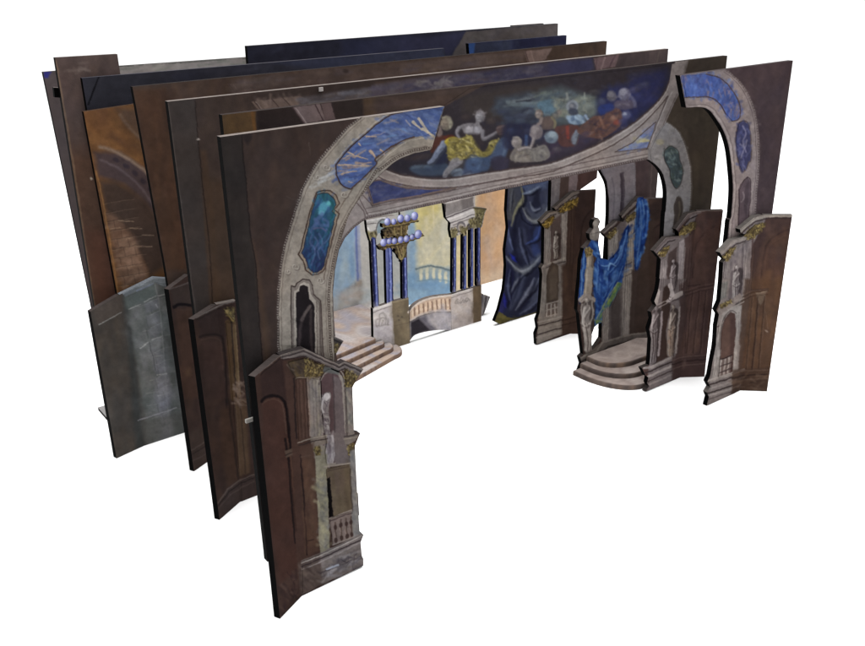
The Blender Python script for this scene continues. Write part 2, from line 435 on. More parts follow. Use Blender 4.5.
    c.poly(nd, (30,25,29), 1, .6)
    c.line(L(310,306, 306,312, 302,320), 3, (98,86,86), .8, 1.5); c.line(L(303,318, 300,330, 299,350), 3, (70,60,64), .7, 2); c.line(L(311,310, 311,335, 312,352), 2.5, (64,54,56), .7, 1.5)
    for x in (316.6, 320): c.line(L(x,302, x + .4,330, x + 1.2,360), .8, (70,58,58), .9)
    # carved scrolls
    for x, y, rr, fl in ((296,267, 4, 1), (289,272, 3.5, -1), (321,281, 4, 1), (327,168, 4, 1), (318,178, 4, -1), (345,195, 4, 1)):
        scroll(c, x, y, rr, (96,84,82), fl); scroll(c, x - .8, y - .8, rr, (178,170,166), fl, .6)
    c.at(203, 60).dabs(L(520,640, 640,555, 640,590, 560,640), 14, [(178,176,180), (160,156,160)], 10, 1.6, -30, 20, .7)
    c.off().mottle(.12, 16)

    c.warm(.99, 1, .965); c.gain = .86
    t = Thing('portal_arch_flat', 'left half of the front painted arch, its blue panel sawn off at the tip', 'stage flat', (.66, 1.1235, 0), 'halves of the front portal arch')
    uin = fr.uv([(334.5, 365)])[0][0]
    out = [(220.5, 137), (444.6, 106.4), (430.5, 150)] + si[1:-6] + [vert(fr, (334.5, 365), .09), (267.5, 562)]
    bd = t.plate('board', fr, out, c, res=.62)
    clip = lambda q: [p for p in q if p[1] < 400]
    arch = [(443.6, 107.4), (373, 116.8)] + [p for p in so if p[1] < 352] + [p for p in si[::-1] if 151 < p[1] < 352] + [(431.2, 149.2)]
    ar = t.relief('arch_band', fr, arch, c, 1, bd, res=.6)
    t.relief('blue_panel', fr, [p for p in blue if not (p[0] > 435 and p[1] < 128)][:8] + [(443,108.2), (436,131)] + blue[11:], c, 2, bd, res=.5)
    t.relief('cartouche', fr, cart, c, 2, bd, res=.45)
    t.relief('niche', fr, [p for p in nf if p[1] < 350] , c, 2, bd, res=.5)
    # little paper peg on the edge of the board
    q = fr.uv([(252, 418.5)])[0]; b_ = fr.world([(q[0] - .012, q[1] - .003), (q[0] + .012, q[1] - .003), (q[0] + .012, q[1] + .003), (q[0] - .012, q[1] + .003)], .0005)
    b2 = b_ + np.array([0, -.004, 0])
    t.mesh('peg', np.concatenate([b_, b2]), [(0, 3, 2, 1), (4, 5, 6, 7), (0, 1, 5, 4), (1, 2, 6, 5), (2, 3, 7, 6), (3, 0, 4, 7)], np.tile(lin((150,146,140)), (8, 1)), bd)

def portal_right():
    fr = Frame(1.1235)
    c = Canvas(665, 50, 805, 520, (66, 54, 57))
    c.off().dabs(L(740,66, 795,58, 772,230, 758,230, 760,140), 160, [(70,57,60), (60,49,53), (74,60,60), (58,48,54)], 24, 5, 95, 20, .4, 2)
    outer = P(640,40, 430,150, 490,200, 540,270, 575,370, 590,480, 593,640) + P(640,150, 582,200, 575,320) + L(752,260, 745,400)
    inner = L(686,107.6, 700,107, 709,110, 717,120, 724,132, 729,148, 731.6,169, 732.8,190, 731,216, 728,240, 722,400)
    so, si = spline(outer, False, 6), spline(inner, False, 6)
    ring = [(670, 60), (722, 62)] + so + si[::-1] + [(676, 110)]
    c.poly(ring, (126,114,113), 1, .6)
    c.dabs(ring, 260, [(140,128,124), (116,104,104), (148,138,136), (124,112,118), (108,96,94)], 8, 2, lambda p: 85 if p[1] > 130 else 40, 30, .4, 1.2)
    c.line(so, 2.2, (88,76,76), .9); c.beads(outer, 2.6, .6, (150,140,138), .6)
    c.line([(p[0] - 2.4, p[1] + 1.2) for p in outer], .7, (84,72,74), .8)
    c.line([(p[0] + 1.6, p[1] - 1.2) for p in inner], 1.2, (158,148,144), .6)
    c.line([(p[0] + 3.2, p[1] - 2.4) for p in inner], .7, (90,78,78), .7)
    blue = P(640,40, 205,178, 330,171, 400,190, 450,235, 490,300, 502,370, 490,395, 460,405, 430,370, 400,320, 350,285, 225,286)
    c.poly(blue, (62, 82, 146), 1, .6, smooth=False)
    c.dabs(blue, 170, [(58,80,150), (72,96,170), (82,110,178), (50,62,120), (86,92,140), (66,72,128)], 8, 2, lambda p: 80 if p[0] < 715 else 120, 25, .65, .8)
    c.dabs(blue, 26, [(136,112,116), (120,104,124)], 6, 1.2, 95, 30, .7, .6)
    c.dabs(P(640,40, 440,300, 490,310, 495,370, 450,370), 14, [(140,120,100), (110,100,120)], 7, 1.2, 110, 30, .7)
    c.line(blue[1:8], 1.1, (74,60,62)); c.line(blue[8:], 1.1, (74,60,62))
    car = P(640,40, 495,410, 522,404, 545,430, 556,540, 556,600) + P(640,150, 545,60, 530,95, 510,108, 495,70) + P(640,40, 482,560, 478,480)
    c.poly(car, (58,58,92), 1, .6); c.line(car + car[:1], 1.1, (84,72,72))
    c.dabs(car, 60, [(70,74,122), (48,48,84), (96,98,140), (58,64,110)], 6, 1.4, 95, 40, .7, .7)
    c.at(640, 40)
    for a in (L(515,430, 530,470, 515,510, 530,560), L(500,520, 520,540, 505,590), L(535,500, 525,540)): c.line(a, 7, (124,118,142), .6, 1)
    nic = P(640,150, 540,135, 555,165, 548,280, 540,345, 520,372, 492,380, 495,270, 495,200, 518,150)
    c.off().poly(nic, (82,70,76), 1, .6); c.line(nic + nic[:1], .9, (66,54,58))
    c.poly(P(640,150, 540,150, 548,170, 540,280, 532,330, 520,300, 522,200), (64,54,60), .8, 1.5)
    c.line(P(640,150, 515,210, 520,240, 508,260), 1.4, (124,112,116), .6)
    c.cracks(18, 736, 80, 758, 240, (100,90,92), .4, 10, .6)
    c.mottle(.12, 14)
    c.gain = .92; c.contrast(1.1)
    t = Thing('portal_arch_flat', 'right half of the front painted arch, its blue panel cut off square at the left', 'stage flat', (1.7, 1.1235, 0), 'halves of the front portal arch')
    ur = fr.uv([(793, 60.4)])[0][0]
    out = [(680, 75.4), (793, 60.4), fr.px(ur, .09), vert(fr, (728, 240), .09)] + [p for p in si[::-1] if p[1] < 240]
    bd = t.plate('board', fr, out, c, res=.62, rim=(60,52,52))
    t.relief('arch_band', fr, [(681, 76.2), (724, 70.6)] + [p for p in so if p[1] < 236] + [p for p in si[::-1] if p[1] < 236], c, 1, bd, res=.6)
    t.relief('blue_panel', fr, [(682.4, 76.6)] + blue[1:-1] + [(685.8, 97.2)], c, 2, bd, res=.5)
    t.relief('cartouche', fr, car, c, 2, bd, res=.5)
    t.relief('niche', fr, nic, c, 2, bd, res=.5)

# ================================================================== second flat: arch with the painted ceiling
def ceiling_flat():
    fr = Frame(1.2635)
    c = Canvas(215, 45, 740, 560, (50, 41, 41))
    c.off()
    c.dabs(L(224,114, 480,82, 480,110, 330,150, 224,150), 160, [(60,48,44), (46,38,38), (64,50,44), (54,44,44)], 18, 4, -8, 12, .5, 2)
    c.poly(P(203,60, 90,270, 262,250, 268,350, 245,380, 90,395), (86,64,42), 1, 1.2)
    c.dabs(P(203,60, 100,280, 240,262, 240,350, 100,360), 26, [(96,72,46), (76,58,42)], 9, 3, 85, 20, .5, 1.5)
    c.line(P(203,60, 246,262, 262,370), 3, (118,76,40), .7, 2)
    c.poly(P(203,60, 268,250, 440,228, 500,320, 440,350, 280,345), (47,38,37), 1, 2)
    c.poly(P(203,60, 448,236, 585,218, 612,300, 505,318), (108,92,92), 1, .7)
    c.poly(P(203,60, 590,218, 640,210, 662,295, 612,302), (92,76,76), 1, .8)
    c.line(P(203,60, 446,238, 508,320), 1.2, (66,52,52)); c.line(P(203,60, 464,240, 520,318), .8, (148,132,130)); c.line(P(203,60, 560,222, 602,304), 1.2, (62,48,50))
    c.poly(P(203,60, 650,205, 800,190, 800,280, 668,300), (46,38,36), .9, 2)
    c.poly(P(203,60, 800,190, 870,180, 870,275, 805,285), (76,58,42), .8, 3)
    # brown sky above the picture
    c.at(376, 60).poly(L(-10,185, 500,125, 650,110, 640,180, 500,250, 340,260, 200,235, 0,270), (62,50,45), .9, 5)
    c.dabs(L(0,195, 480,135, 560,150, 400,230, 200,230, 0,255), 60, [(72,56,48), (54,44,42), (80,64,58), (62,50,50)], 22, 3.5, -8, 12, .5, 2)
    # ---- lunette
    low = P(376,60, 50,545, 120,570, 250,590, 370,590, 500,570, 700,540, 865,515) + P(549,40, 150,560, 280,500, 400,430, 500,350, 570,270, 610,180, 632,100)
    lun = spline(P(376,60, 40,535), False) + spline(low, False, 5) + L(676,50) + P(376,60, 600,95, 345,230, 272,450, 180,470, 110,500)
    c.off().poly(lun, (46,40,44), 1, .8)
    c.at(376, 60)
    c.poly(L(430,180, 620,140, 860,110, 860,260, 720,300, 560,300, 430,260), (58,50,46), .8, 8)
    c.poly(L(600,190, 760,160, 880,170, 900,260, 760,270, 650,300, 590,250), (54,62,74), .85, 7)
    c.poly(L(640,250, 860,230, 860,420, 700,420, 640,360), (40,42,62), .7, 8)
    c.dabs(L(590,200, 860,170, 880,300, 640,330), 60, [(60,72,86), (46,50,66), (74,84,94), (52,56,70)], 14, 2.6, -6, 16, .5, 1.5)
    for a, w, col in ((L(660,212, 720,205, 790,185), 12, (118,126,128)), (L(690,205, 760,215, 860,210), 14, (104,122,132)), (L(740,222, 800,232, 880,222), 16, (84,108,124)), (L(640,230, 700,222, 740,215), 10, (84,94,100)), (L(760,170, 820,178, 870,168), 9, (70,78,88))):
        c.line(a, w, col, .8, 2, w1=4)
    c.at(549, 40)
    c.poly(L(-40,250, 60,230, 140,260, 250,290, 260,360, 200,420, 60,430, -60,380), (78,92,96), .75, 8)
    c.dabs(L(-60,260, 60,250, 240,300, 240,380, 60,400, -60,360), 60, [(96,112,112), (84,100,112), (116,124,112), (70,86,100), (120,126,100)], 9, 2.4, -15, 30, .6, 1.3)
    c.poly(L(250,260, 420,210, 560,170, 560,270, 480,360, 380,430, 260,480, 240,380), (38,42,88), .9, 8)
    c.poly(L(400,180, 590,140, 600,200, 540,290, 470,340, 420,280), (38,40,84), .8, 9)
    c.dabs(L(270,260, 560,180, 540,290, 400,420, 280,460), 80, [(40,46,104), (46,54,118), (32,34,70), (54,50,84)], 12, 2.8, 120, 40, .5, 1.6)
    c.poly(L(0,450, 200,470, 320,440, 380,430, 150,550, -20,600), (54,44,66), .8, 8)
    c.dabs(L(-30,470, 330,440, 160,540, -20,590), 50, [(66,52,72), (48,42,66), (58,48,52), (44,48,88)], 11, 2.6, -25, 25, .5, 1.5)
    # ---- figures, painted wet in wet
    Z = 8.07
    def B(pts, col, al=.95, soft=1.2): c.poly(pts, col, al, soft, True)
    def Ln(pts, w0, w1, col, al=.95, soft=1.2):
        c.line([(x + w0 * .18, y + w0 * .2) for x, y in pts], w0, tuple(v * .55 for v in col), al * .7, soft * 1.3, w1=w1)
        c.line(pts, w0 * .86, col, al, soft, w1=w1 * .86); c.line([(x - w0 * .16, y - w0 * .16) for x, y in pts], w0 * .3, tuple(min(255, v * 1.2) for v in col), al * .7, soft, w1=w1 * .3)
    def El(x, y, rx, ry, col, ang=0, al=.95, soft=1.4): c.ell(x, y, rx, ry, col, ang, al, soft)
    def Head(x, y, r_, col, hair):
        d = tuple(v * .62 for v in col); l_ = tuple(min(255, v * 1.16) for v in col)
        El(x + r_ * .12, y + r_ * .12, r_, r_ * 1.12, tuple(v * .8 for v in hair)); El(x - r_ * .12, y + r_ * .12, r_ * .72, r_ * .92, col)
        El(x - r_ * .3, y + r_ * .05, r_ * .34, r_ * .4, l_, 0, .8); c.line([(x + r_ * .8, y), (x + r_ * .4, y - r_ * .8), (x - r_ * .5, y - r_ * .8)], r_ * .4, tuple(min(255, v * 1.12) for v in hair), .7, 1.2)
        El(x - r_ * .36, y + r_ * .16, r_ * .16, r_ * .1, d, 0, .7, .8); El(x + r_ * .08, y + r_ * .2, r_ * .16, r_ * .1, d, 0, .7, .8); c.line([(x - r_ * .14, y + r_ * .2), (x - r_ * .16, y + r_ * .45)], r_ * .12, d, .4, .8); El(x - r_ * .14, y + r_ * .68, r_ * .2, r_ * .08, d, 0, .6, .8); El(x + r_ * .4, y + r_ * .5, r_ * .3, r_ * .5, d, 20, .35, 1.5)
    c.at(390, 100, Z)
    B(L(0,540, 120,440, 300,400, 440,420, 480,520, 440,620, 200,610), (38,36,48), .7, 5); B(L(100,470, 200,440, 330,430, 310,470, 180,490), (58,48,46), .7, 4)
    B(L(160,565, 180,532, 300,522, 440,505, 475,560, 430,605, 250,607), (52,66,88), .95, 2.5); c.line(L(185,545, 260,535, 330,545), 26, (78,94,112), .7, 2); c.line(L(300,560, 400,540), 30, (44,58,86), .6, 2.5)
    B(L(370,300, 440,286, 475,325, 425,352, 350,425, 325,405), (76,42,34)); B(L(440,290, 500,280, 520,300, 450,325), (92,40,28), .9)
    B(L(400,400, 450,380, 470,470, 420,520, 350,510), (34,38,62), .9, 2.5)
    B(L(405,200, 425,265, 400,300, 380,285, 390,250), (116,102,98), .9); Head(452,182, 50, (128,116,102), (150,143,122))
    c.dabs(L(410,150, 490,130, 505,200, 480,230, 470,160, 430,150), 24, [(164,158,138), (112,104,92), (146,138,120)], 3.2, 1.1, 60, 50, .8, .5)
    Ln(L(435,350, 385,420, 345,485, 312,508), 62, 26, (104,114,140)); c.line(L(425,350, 380,415), 18, (140,150,172), .7, 1.6)
    B(L(440,332, 482,300, 532,300, 556,332, 540,372, 492,402, 455,362), (172,150,34)); El(515,345, 26,20, (122,94,66), 0, .8); c.line(L(450,330, 490,312, 540,318), 16, (196,174,60), .8, 1.4)
    B(L(556,322, 620,288, 682,308, 705,380, 660,432, 600,475, 500,482, 462,432, 480,402, 560,405), (134,120,50))
    for q, col in ((L(470,415, 560,420, 640,380), (100,88,40)), (L(490,455, 580,455, 650,420), (96,86,44)), (L(580,330, 640,310, 680,330), (160,146,78)), (L(600,400, 640,360, 690,350), (158,142,58)), (L(480,435, 540,440, 600,440), (152,136,66)), (L(640,430, 670,380), (92,82,40))): c.line(q, 16, col, .75, 1.4, w1=6)
    Ln(L(555,490, 500,540, 455,590, 440,628), 80, 28, (116,112,114)); El(548,585, 58,32, (92,106,126), -10, .9, 2); c.line(L(520,570, 570,560), 18, (120,134,150), .6, 1.6)
    B(L(610,490, 660,440, 720,420, 720,610, 600,640, 590,580), (56,70,100), .9, 3)
    c.at(450, 90, Z)
    B(L(110,330, 250,300, 290,330, 270,440, 200,460, 190,400, 90,390), (52,44,46), .9, 2)
    B(L(62,300, 120,270, 200,268, 255,295, 250,345, 200,360, 120,350, 100,320), (122,116,118)); Ln(L(72,305, 54,345, 78,392), 34, 20, (132,126,130))
    El(160,318, 36,32, (150,144,147), 0, .95); El(218,322, 30,30, (146,141,146), 0, .95); El(152,308, 18,14, (174,168,170), 0, .7); El(212,312, 15,13, (168,163,168), 0, .7); c.line(L(190,290, 192,350), 10, (92,86,90), .6, 1.4); c.line(L(150,350, 230,356), 12, (84,76,80), .6, 1.4)
    Ln(L(262,330, 268,392, 330,368, 378,338), 36, 18, (116,110,114)); c.line(L(225,245, 222,275), 34, (120,114,116), .95, 1.2); Head(240,208, 42, (138,133,136), (122,114,116)); c.dabs(L(195,200, 205,170, 245,160, 285,185, 290,225, 265,190, 225,180), 20, [(140,134,136), (96,88,90), (126,118,118)], 3, 1, 40, 50, .8, .5)
    B(L(372,302, 430,280, 460,294, 442,350, 392,362), (84,66,64)); c.line(L(380,305, 435,290), 10, (108,92,88), .8, 1); c.line(L(392,350, 440,340), 8, (58,46,48), .8, 1)
    B(L(-10,400, 90,388, 170,366, 200,440, 262,500, 300,470, 330,410, 398,398, 424,430, 352,502, 262,552, 212,522, 182,470, 122,552, -10,566), (140,126,56))
    for q, col in ((L(90,400, 160,385, 190,430), (164,150,66)), (L(0,480, 100,480, 180,440), (104,92,42)), (L(60,520, 130,510, 190,460), (154,140,76)), (L(210,470, 250,520, 280,500), (160,144,80)), (L(320,430, 380,415), (170,160,104)), (L(300,490, 350,450, 400,430), (100,92,52)), (L(10,440, 80,430, 150,400), (118,104,46)), (L(230,500, 250,540), (100,90,46))): c.line(q, 16, col, .8, 1.4, w1=6)
    c.poly(L(-10,400, 170,370, 262,500, 398,400, 420,430, 262,550, 120,550, 0,560), (120,108,56), .35, 2); c.dabs(L(-10,400, 170,370, 262,500, 398,400, 420,430, 262,550, 120,550, 0,560), 80, [(186,170,92), (74,66,38), (122,108,50), (96,84,42), (200,186,120), (66,58,40)], 5, 1.1, 25, 45, .95, .4)
    B(L(398,402, 450,378, 474,440, 446,545, 402,540, 350,580, 260,560, 330,520), (62,80,116), .92, 2); c.line(L(440,395, 450,450, 430,520), 20, (90,110,142), .7, 1.6); B(L(330,560, 400,530, 470,560, 460,640, 350,640), (48,44,64), .9, 2.5); B(L(140,570, 220,540, 320,560, 300,650, 150,650), (56,76,112), .9, 2.5); c.line(L(180,560, 250,570, 230,630), 22, (74,98,134), .6, 2); El(40,585, 48,36, (128,124,128), -30, .9, 1.5)
    c.at(500, 75, Z)
    c.line(L(90,215, 180,196, 262,165), 26, (94,102,108), .75, 2.2, w1=12); c.line(L(60,215, 120,240, 240,238, 325,222), 30, (92,106,112), .75, 2.2); c.line(L(140,270, 240,250, 330,260), 24, (72,86,100), .6, 2.5); c.line(L(130,215, 250,205), 10, (34,36,46), .8, 1.2)
    B(L(305,222, 440,198, 465,262, 405,312, 330,292), (74,104,122), .9, 2.2); B(L(420,205, 520,190, 690,165, 760,200, 760,330, 640,300, 500,330, 440,260), (104,108,98), .6, 4); c.dabs(L(440,205, 700,175, 750,250, 640,290, 500,320, 450,260), 70, [(128,130,112), (96,106,100), (140,140,122), (88,102,108)], 5, 1.8, -10, 50, .6, .9)
    B(L(20,500, 40,400, 180,380, 250,420, 240,560, 60,600), (36,38,66), .8, 4); c.line(L(212,490, 210,560), 26, (56,78,124), .85, 1.5)
    Head(312,312, 33, (140,126,118), (118,102,90)); B(L(320,350, 420,330, 450,380, 440,430, 350,440, 330,400), (84,70,66)); c.line(L(335,352, 325,385, 305,398), 26, (132,116,108), .9, 1.4); c.line(L(420,340, 445,380, 440,425), 22, (118,110,80), .8, 1.4); El(385,385, 40,34, (98,80,72), 0, .7, 2)
    El(292,460, 55,60, (124,113,113), 0, .95, 1.6); El(280,440, 34,34, (146,135,132), 0, .7, 1.8); El(315,480, 26,36, (96,86,88), 0, .6, 2); Ln(L(272,512, 258,560, 238,595), 30, 16, (130,120,118))
    B(L(108,600, 165,570, 260,590, 350,562, 388,590, 400,660, 300,700, 90,690), (112,106,100)); c.dabs(L(110,600, 380,580, 390,670, 110,680), 40, [(132,126,116), (88,82,82), (144,138,128), (104,94,84)], 5, 1.8, 80, 35, .75, .7); Ln(L(150,600, 210,585, 245,590), 26, 16, (138,130,128)); Head(130,538, 42, (142,134,132), (150,142,134))
    B(L(448,425, 560,402, 640,420, 620,560, 520,580, 470,540), (86,54,50)); c.line(L(542,420, 546,460, 550,505), 26, (138,58,48), .8, 1.6); c.line(L(480,430, 500,520), 24, (70,46,46), .6, 2)
    El(415,500, 56,50, (108,124,138), 0, .95, 1.6); El(425,482, 32,26, (140,156,166), 0, .8, 1.8); El(400,525, 30,20, (80,94,112), 0, .6, 2)
    B(L(545,335, 600,318, 672,332, 684,380, 620,402, 556,386), (92,116,146)); for_ = ((560,345, 30,20), (630,340, 34,22), (660,375, 28,18), (590,380, 30,16))
    for q in for_: El(*q, (142,168,190), 20, .8, 1.6)
    El(585,355, 16,20, (62,84,116), 0, .6, 1.6); El(640,380, 16,14, (70,92,122), 0, .6, 1.6); El(582,250, 50,52, (124,132,142), 0, .95, 1.4); El(586,256, 32,34, (84,88,100), 0, .9, 1.4); El(578,246, 16,14, (136,136,142), 0, .7, 1.2); B(L(560,275, 620,275, 630,310, 590,325, 555,305), (52,58,76), .9, 1.5)
    c.line(L(540,150, 545,190), 18, (142,144,136), .7, 1.4); c.line(L(682,145, 684,190), 12, (136,140,126), .7, 1.2); Ln(L(690,330, 715,370, 712,410), 30, 18, (118,138,164)); Ln(L(622,462, 606,500, 598,545), 46, 32, (112,124,144))
    c.at(570, 65, Z)
    B(L(60,520, 180,420, 278,402, 290,360, 380,343, 424,400, 412,482, 332,552, 250,592, 150,582, 90,565), (94,66,58)); c.dabs(L(80,520, 180,430, 290,400, 380,350, 415,400, 400,480, 250,580, 130,575), 90, [(112,76,62), (82,56,54), (124,94,84), (104,66,54), (72,54,58), (60,50,64)], 4, 1.5, -35, 45, .85, .6); El(375,462, 26,22, (136,66,52), 0, .8, 2); c.line(L(200,430, 230,520, 220,580), 18, (86,58,54), .5, 2.2); c.line(L(300,390, 330,470), 16, (90,60,54), .5, 2.2); c.line(L(240,420, 270,500), 18, (142,104,88), .6, 2.2)
    B(L(228,345, 300,312, 352,318, 350,360, 250,396), (36,52,120), .9, 2)
    El(335,250, 40,44, (98,94,106), 0, .9, 1.8); El(325,240, 24,26, (124,119,126), 0, .8, 1.6); c.line(L(360,262, 400,250), 20, (92,88,104), .8, 1.8); El(440,236, 50,52, (112,110,134), 0, .95, 1.8); El(430,218, 32,28, (142,140,158), 0, .8, 1.8); El(462,258, 22,30, (84,80,106), 0, .6, 2)
    B(L(370,290, 440,280, 520,290, 520,340, 440,360, 360,340), (86,76,96), .9, 2.2); c.line(L(380,325, 420,315, 480,320), 20, (108,98,112), .6, 2); c.line(L(495,260, 520,290, 524,330), 26, (94,94,126), .8, 2); El(455,402, 36,34, (82,86,126), 0, .9, 2.2); El(442,394, 17,15, (156,162,186), 0, .9, 1.4); El(35,590, 24,44, (112,120,134), 15, .9, 1.6)
    for q in (L(260,170, 290,180), L(510,70, 530,80), L(540,160, 620,150)): c.line(q, 18, (60,58,78), .5, 2.5)
    # dimmer figures and clouds that fill the band between the groups
    c.at(500, 75, Z)
    for x, y, rx, ry, an, col in ((170,330, 60,26, -10, (58,64,84)), (90,360, 50,24, 10, (48,54,76)), (230,300, 40,18, -15, (74,84,98)), (450,330, 30,24, 0, (98,92,84)), (480,300, 20,22, 0, (112,100,92)), (700,420, 40,26, -20, (84,66,64)), (690,480, 44,26, -30, (66,54,66)), (560,600, 50,24, -15, (56,48,62)), (460,600, 34,22, 0, (78,70,76)), (30,300, 50,22, 0, (46,52,72))):
        c.ell(x, y, rx, ry, col, an, .7, 2.2); c.ell(x - rx * .2, y - ry * .3, rx * .5, ry * .45, tuple(v * 1.2 for v in col), an, .5, 2)
    c.at(570, 65, Z)
    for x, y, rx, ry, an, col in ((520,200, 50,26, -20, (66,64,98)), (560,260, 40,40, 0, (44,48,96)), (260,290, 30,26, 0, (70,74,98)), (150,330, 40,26, 0, (104,110,104)), (600,160, 44,22, -20, (58,60,92)), (200,220, 44,22, 0, (66,62,62)), (350,430, 30,22, -30, (134,98,82)), (430,450, 36,22, -20, (62,60,100))):
        c.ell(x, y, rx, ry, col, an, .65, 2.4); c.ell(x - rx * .2, y - ry * .3, rx * .5, ry * .45, tuple(v * 1.18 for v in col), an, .5, 2)
    c.at(450, 90, Z)
    for x, y, rx, ry, an, col in ((560,250, 50,24, -10, (60,70,88)), (480,230, 44,24, 0, (52,60,78)), (330,250, 34,26, 0, (66,56,52)), (500,330, 40,30, 0, (44,50,80)), (620,330, 30,26, 0, (50,52,76)), (130,220, 40,26, 0, (58,48,46)), (600,560, 40,24, 0, (122,114,106))):
        c.ell(x, y, rx, ry, col, an, .6, 2.4); c.ell(x - rx * .2, y - ry * .3, rx * .5, ry * .45, tuple(v * 1.18 for v in col), an, .5, 2)
    c.off().dabs(lun, 260, [(52,46,52), (38,36,48), (70,68,76), (60,54,52), (46,48,72)], 4, 1.0, -15, 50, .35, .6); c.poly(lun, (54,50,58), .12, 1); c.blur(L(390,165, 385,120, 440,95, 560,70, 668,66, 655,100, 628,124, 580,150, 516,166, 450,176), .34, 2)
    c.off().dabs(L(400,160, 440,110, 560,80, 660,70, 630,120, 560,155, 460,174), 120, [(48,42,48), (60,56,62), (40,36,46)], 5, 1.2, -20, 60, .35, .9)
    # ---- rim, lintel, spandrels
    rim = P(376,60, 0,575, 60,606, 200,634, 370,638, 520,618, 700,588, 865,560) + P(549,40, 150,604, 300,535, 430,452, 520,368, 590,285, 650,170, 680,100)
    low_s, rim_s = spline(low, False, 6), spline(rim, False, 6)
    lint = L(366,219, 445,202.5, 498,190.5, 551,180, 598,170, 648,159.5)
    band = [(366,219)] + lint + [(652,150), (700,55), (676,52)] + low_s[::-1] + [(376,168), (352,192), (345,240), (333,300), (334,420), (300,420), (300,250), (340,180)]
    c.off()
    body = [(230,330), (300,250), (362,170)] + low_s + [(676,50), (694,58), (677,94), (660,140), (648,160)] + lint[::-1] + L(355,227, 345,238, 339,250, 335,270, 333,292, 333.4,308, 340,500, 270,500)
    c.poly(body, (134,123,120), 1, .6)
    c.dabs(body, 420, [(146,136,132), (122,112,110), (154,146,142), (128,116,116), (112,100,98)], 12, 1.8, -14, 16, .4, 1)
    c.line(low_s, 1.4, (64,52,54), .9); c.line([(p[0] + .6, p[1] + 2) for p in low_s], 1.2, (164,156,152), .7)
    c.line(rim_s, 1.2, (76,62,60), .9); c.line([(p[0], p[1] - 1.8) for p in rim_s], .8, (156,148,144), .6)
    for dy, w, col, a in ((-1.4, 2.4, (72,60,60), .9), (-5.5, .8, (90,78,76), .8), (-10.5, .9, (82,68,68), .8), (-4, 1, (160,152,148), .5)):
        c.line([(p[0], p[1] + dy) for p in lint], w, col, a, smooth=False)
    c.beads([(p[0], p[1] - 1.5) for p in lint], 2.3, .6, (140,130,128), .8)
    arcl = L(366,219, 355,227, 345,238, 339,250, 335,270, 333,292, 333.4,308)
    c.line([(p[0] - .6, p[1] - .6) for p in arcl], 2.2, (72,60,60), .9); c.beads([(p[0] - .6, p[1] - .6) for p in arcl], 2.3, .6, (142,132,128), .8)
    c.at(325, 180)
    for a in (L(165,80, 215,175), L(150,105, 190,150, 200,185), L(185,70, 238,130)): c.line(a, 5, (80,66,66), .85)
    spl = P(325,180, 210,12, 240,122, 330,100, 430,85, 560,58, 655,38, 560,45, 400,38, 300,10, 270,0)
    c.off().poly(spl, (52,58,102), 1, .6)
    c.dabs(spl, 90, [(62,70,122), (44,48,88), (74,84,136), (84,84,112), (52,60,112)], 8, 1.8, -10, 25, .6, .8)
    c.line(spl[:6], 1.5, (112,92,84), .9, smooth=False); c.line(spl[5:] + spl[:1], 1.3, (104,86,80), .9)
    c.line([(p[0] - 1.2, p[1] + 1.6) for p in spl[:6]], .8, (70,58,58), .8, smooth=False)
    spr = P(549,40, 330,560, 420,512, 480,455, 535,408, 520,470, 498,540)
    c.poly(spr, (94,104,146), 1, .6)
    c.dabs(spr, 46, [(104,122,176), (84,96,140), (120,130,170), (150,140,110), (92,100,130)], 7, 1.8, -25, 25, .7, .8)
    c.dabs(P(549,40, 440,490, 500,470, 495,510, 430,520), 8, [(158,148,104), (136,128,110)], 8, 2, -10, 25, .8)
    c.poly(P(549,40, 470,460, 540,400, 525,440, 500,470), (112,108,128), .8, 1.5)
    c.line(spr + spr[:1], 1.0, (92,78,74), .9, smooth=False)
    strut = L(672,64, 694,59, 680,92, 660,132, 650,150, 647,148, 655,126, 667,98)
    c.poly(strut, (128,118,116), 1, .6); c.line(L(668,96, 656,126, 647,149), 1.2, (76,64,64), .9); c.line(L(677,94, 660,132), .8, (88,76,74), .8)
    c.line(L(672,92, 660,118, 651,142), 1.4, (160,152,150), .6)
    # olive leg at the right and its ring
    leg = L(690,56, 735,48, 712,215, 700,560, 660,560, 685,200, 688,150, 668,124, 662,130, 680,92)
    c.poly(leg, (66,56,47), 1, .7)
    c.dabs(leg, 200, [(74,63,52), (58,49,42), (80,68,54), (62,52,46), (70,58,50)], 20, 4, 93, 10, .45, 1.6)
    c.poly(L(690,58, 735,50, 733,74, 684,82), (58,49,44), .6, 6)
    outer = P(549,40, 588,408, 640,448, 680,518, 707,622) + P(640,150, 255,100, 258,200, 250,310) + L(686,260, 676,420)
    inner = L(648,159.5, 656,165, 662.6,174, 666.4,190, 665.6,210, 663.6,234, 655,420)
    so, si = spline(outer, False, 6), spline(inner, False, 6)
    ring = so + si[::-1] + [(648,150), (656,134)]
    c.poly(ring, (126,121,122), 1, .6)
    c.dabs(ring, 200, [(140,136,136), (112,106,108), (150,146,144), (124,118,114)], 5, 1.6, 80, 50, .5, .9)
    c.dabs(ring, 60, [(96,92,92), (88,84,80)], 4, 1, 60, 60, .6, .6)
    c.line(so, 1.6, (88,78,72), .9); c.beads([(p[0] - 1, p[1] + .4) for p in outer], 2.4, .6, (150,146,142), .6)
    med = P(640,40, 122,555, 150,530, 190,552, 200,600) + P(640,150, 215,100, 205,165, 180,192, 155,150, 148,100, 122,45)
    c.poly(med, (56,68,72), 1, .6, smooth=True); c.dabs(med, 80, [(88,108,112), (70,88,96), (44,52,58), (112,128,126), (60,72,62)], 4, 1.3, 60, 60, .75, .6)
    c.line(spline(med + med[:1], False, 3), .9, (70,64,64), .9)
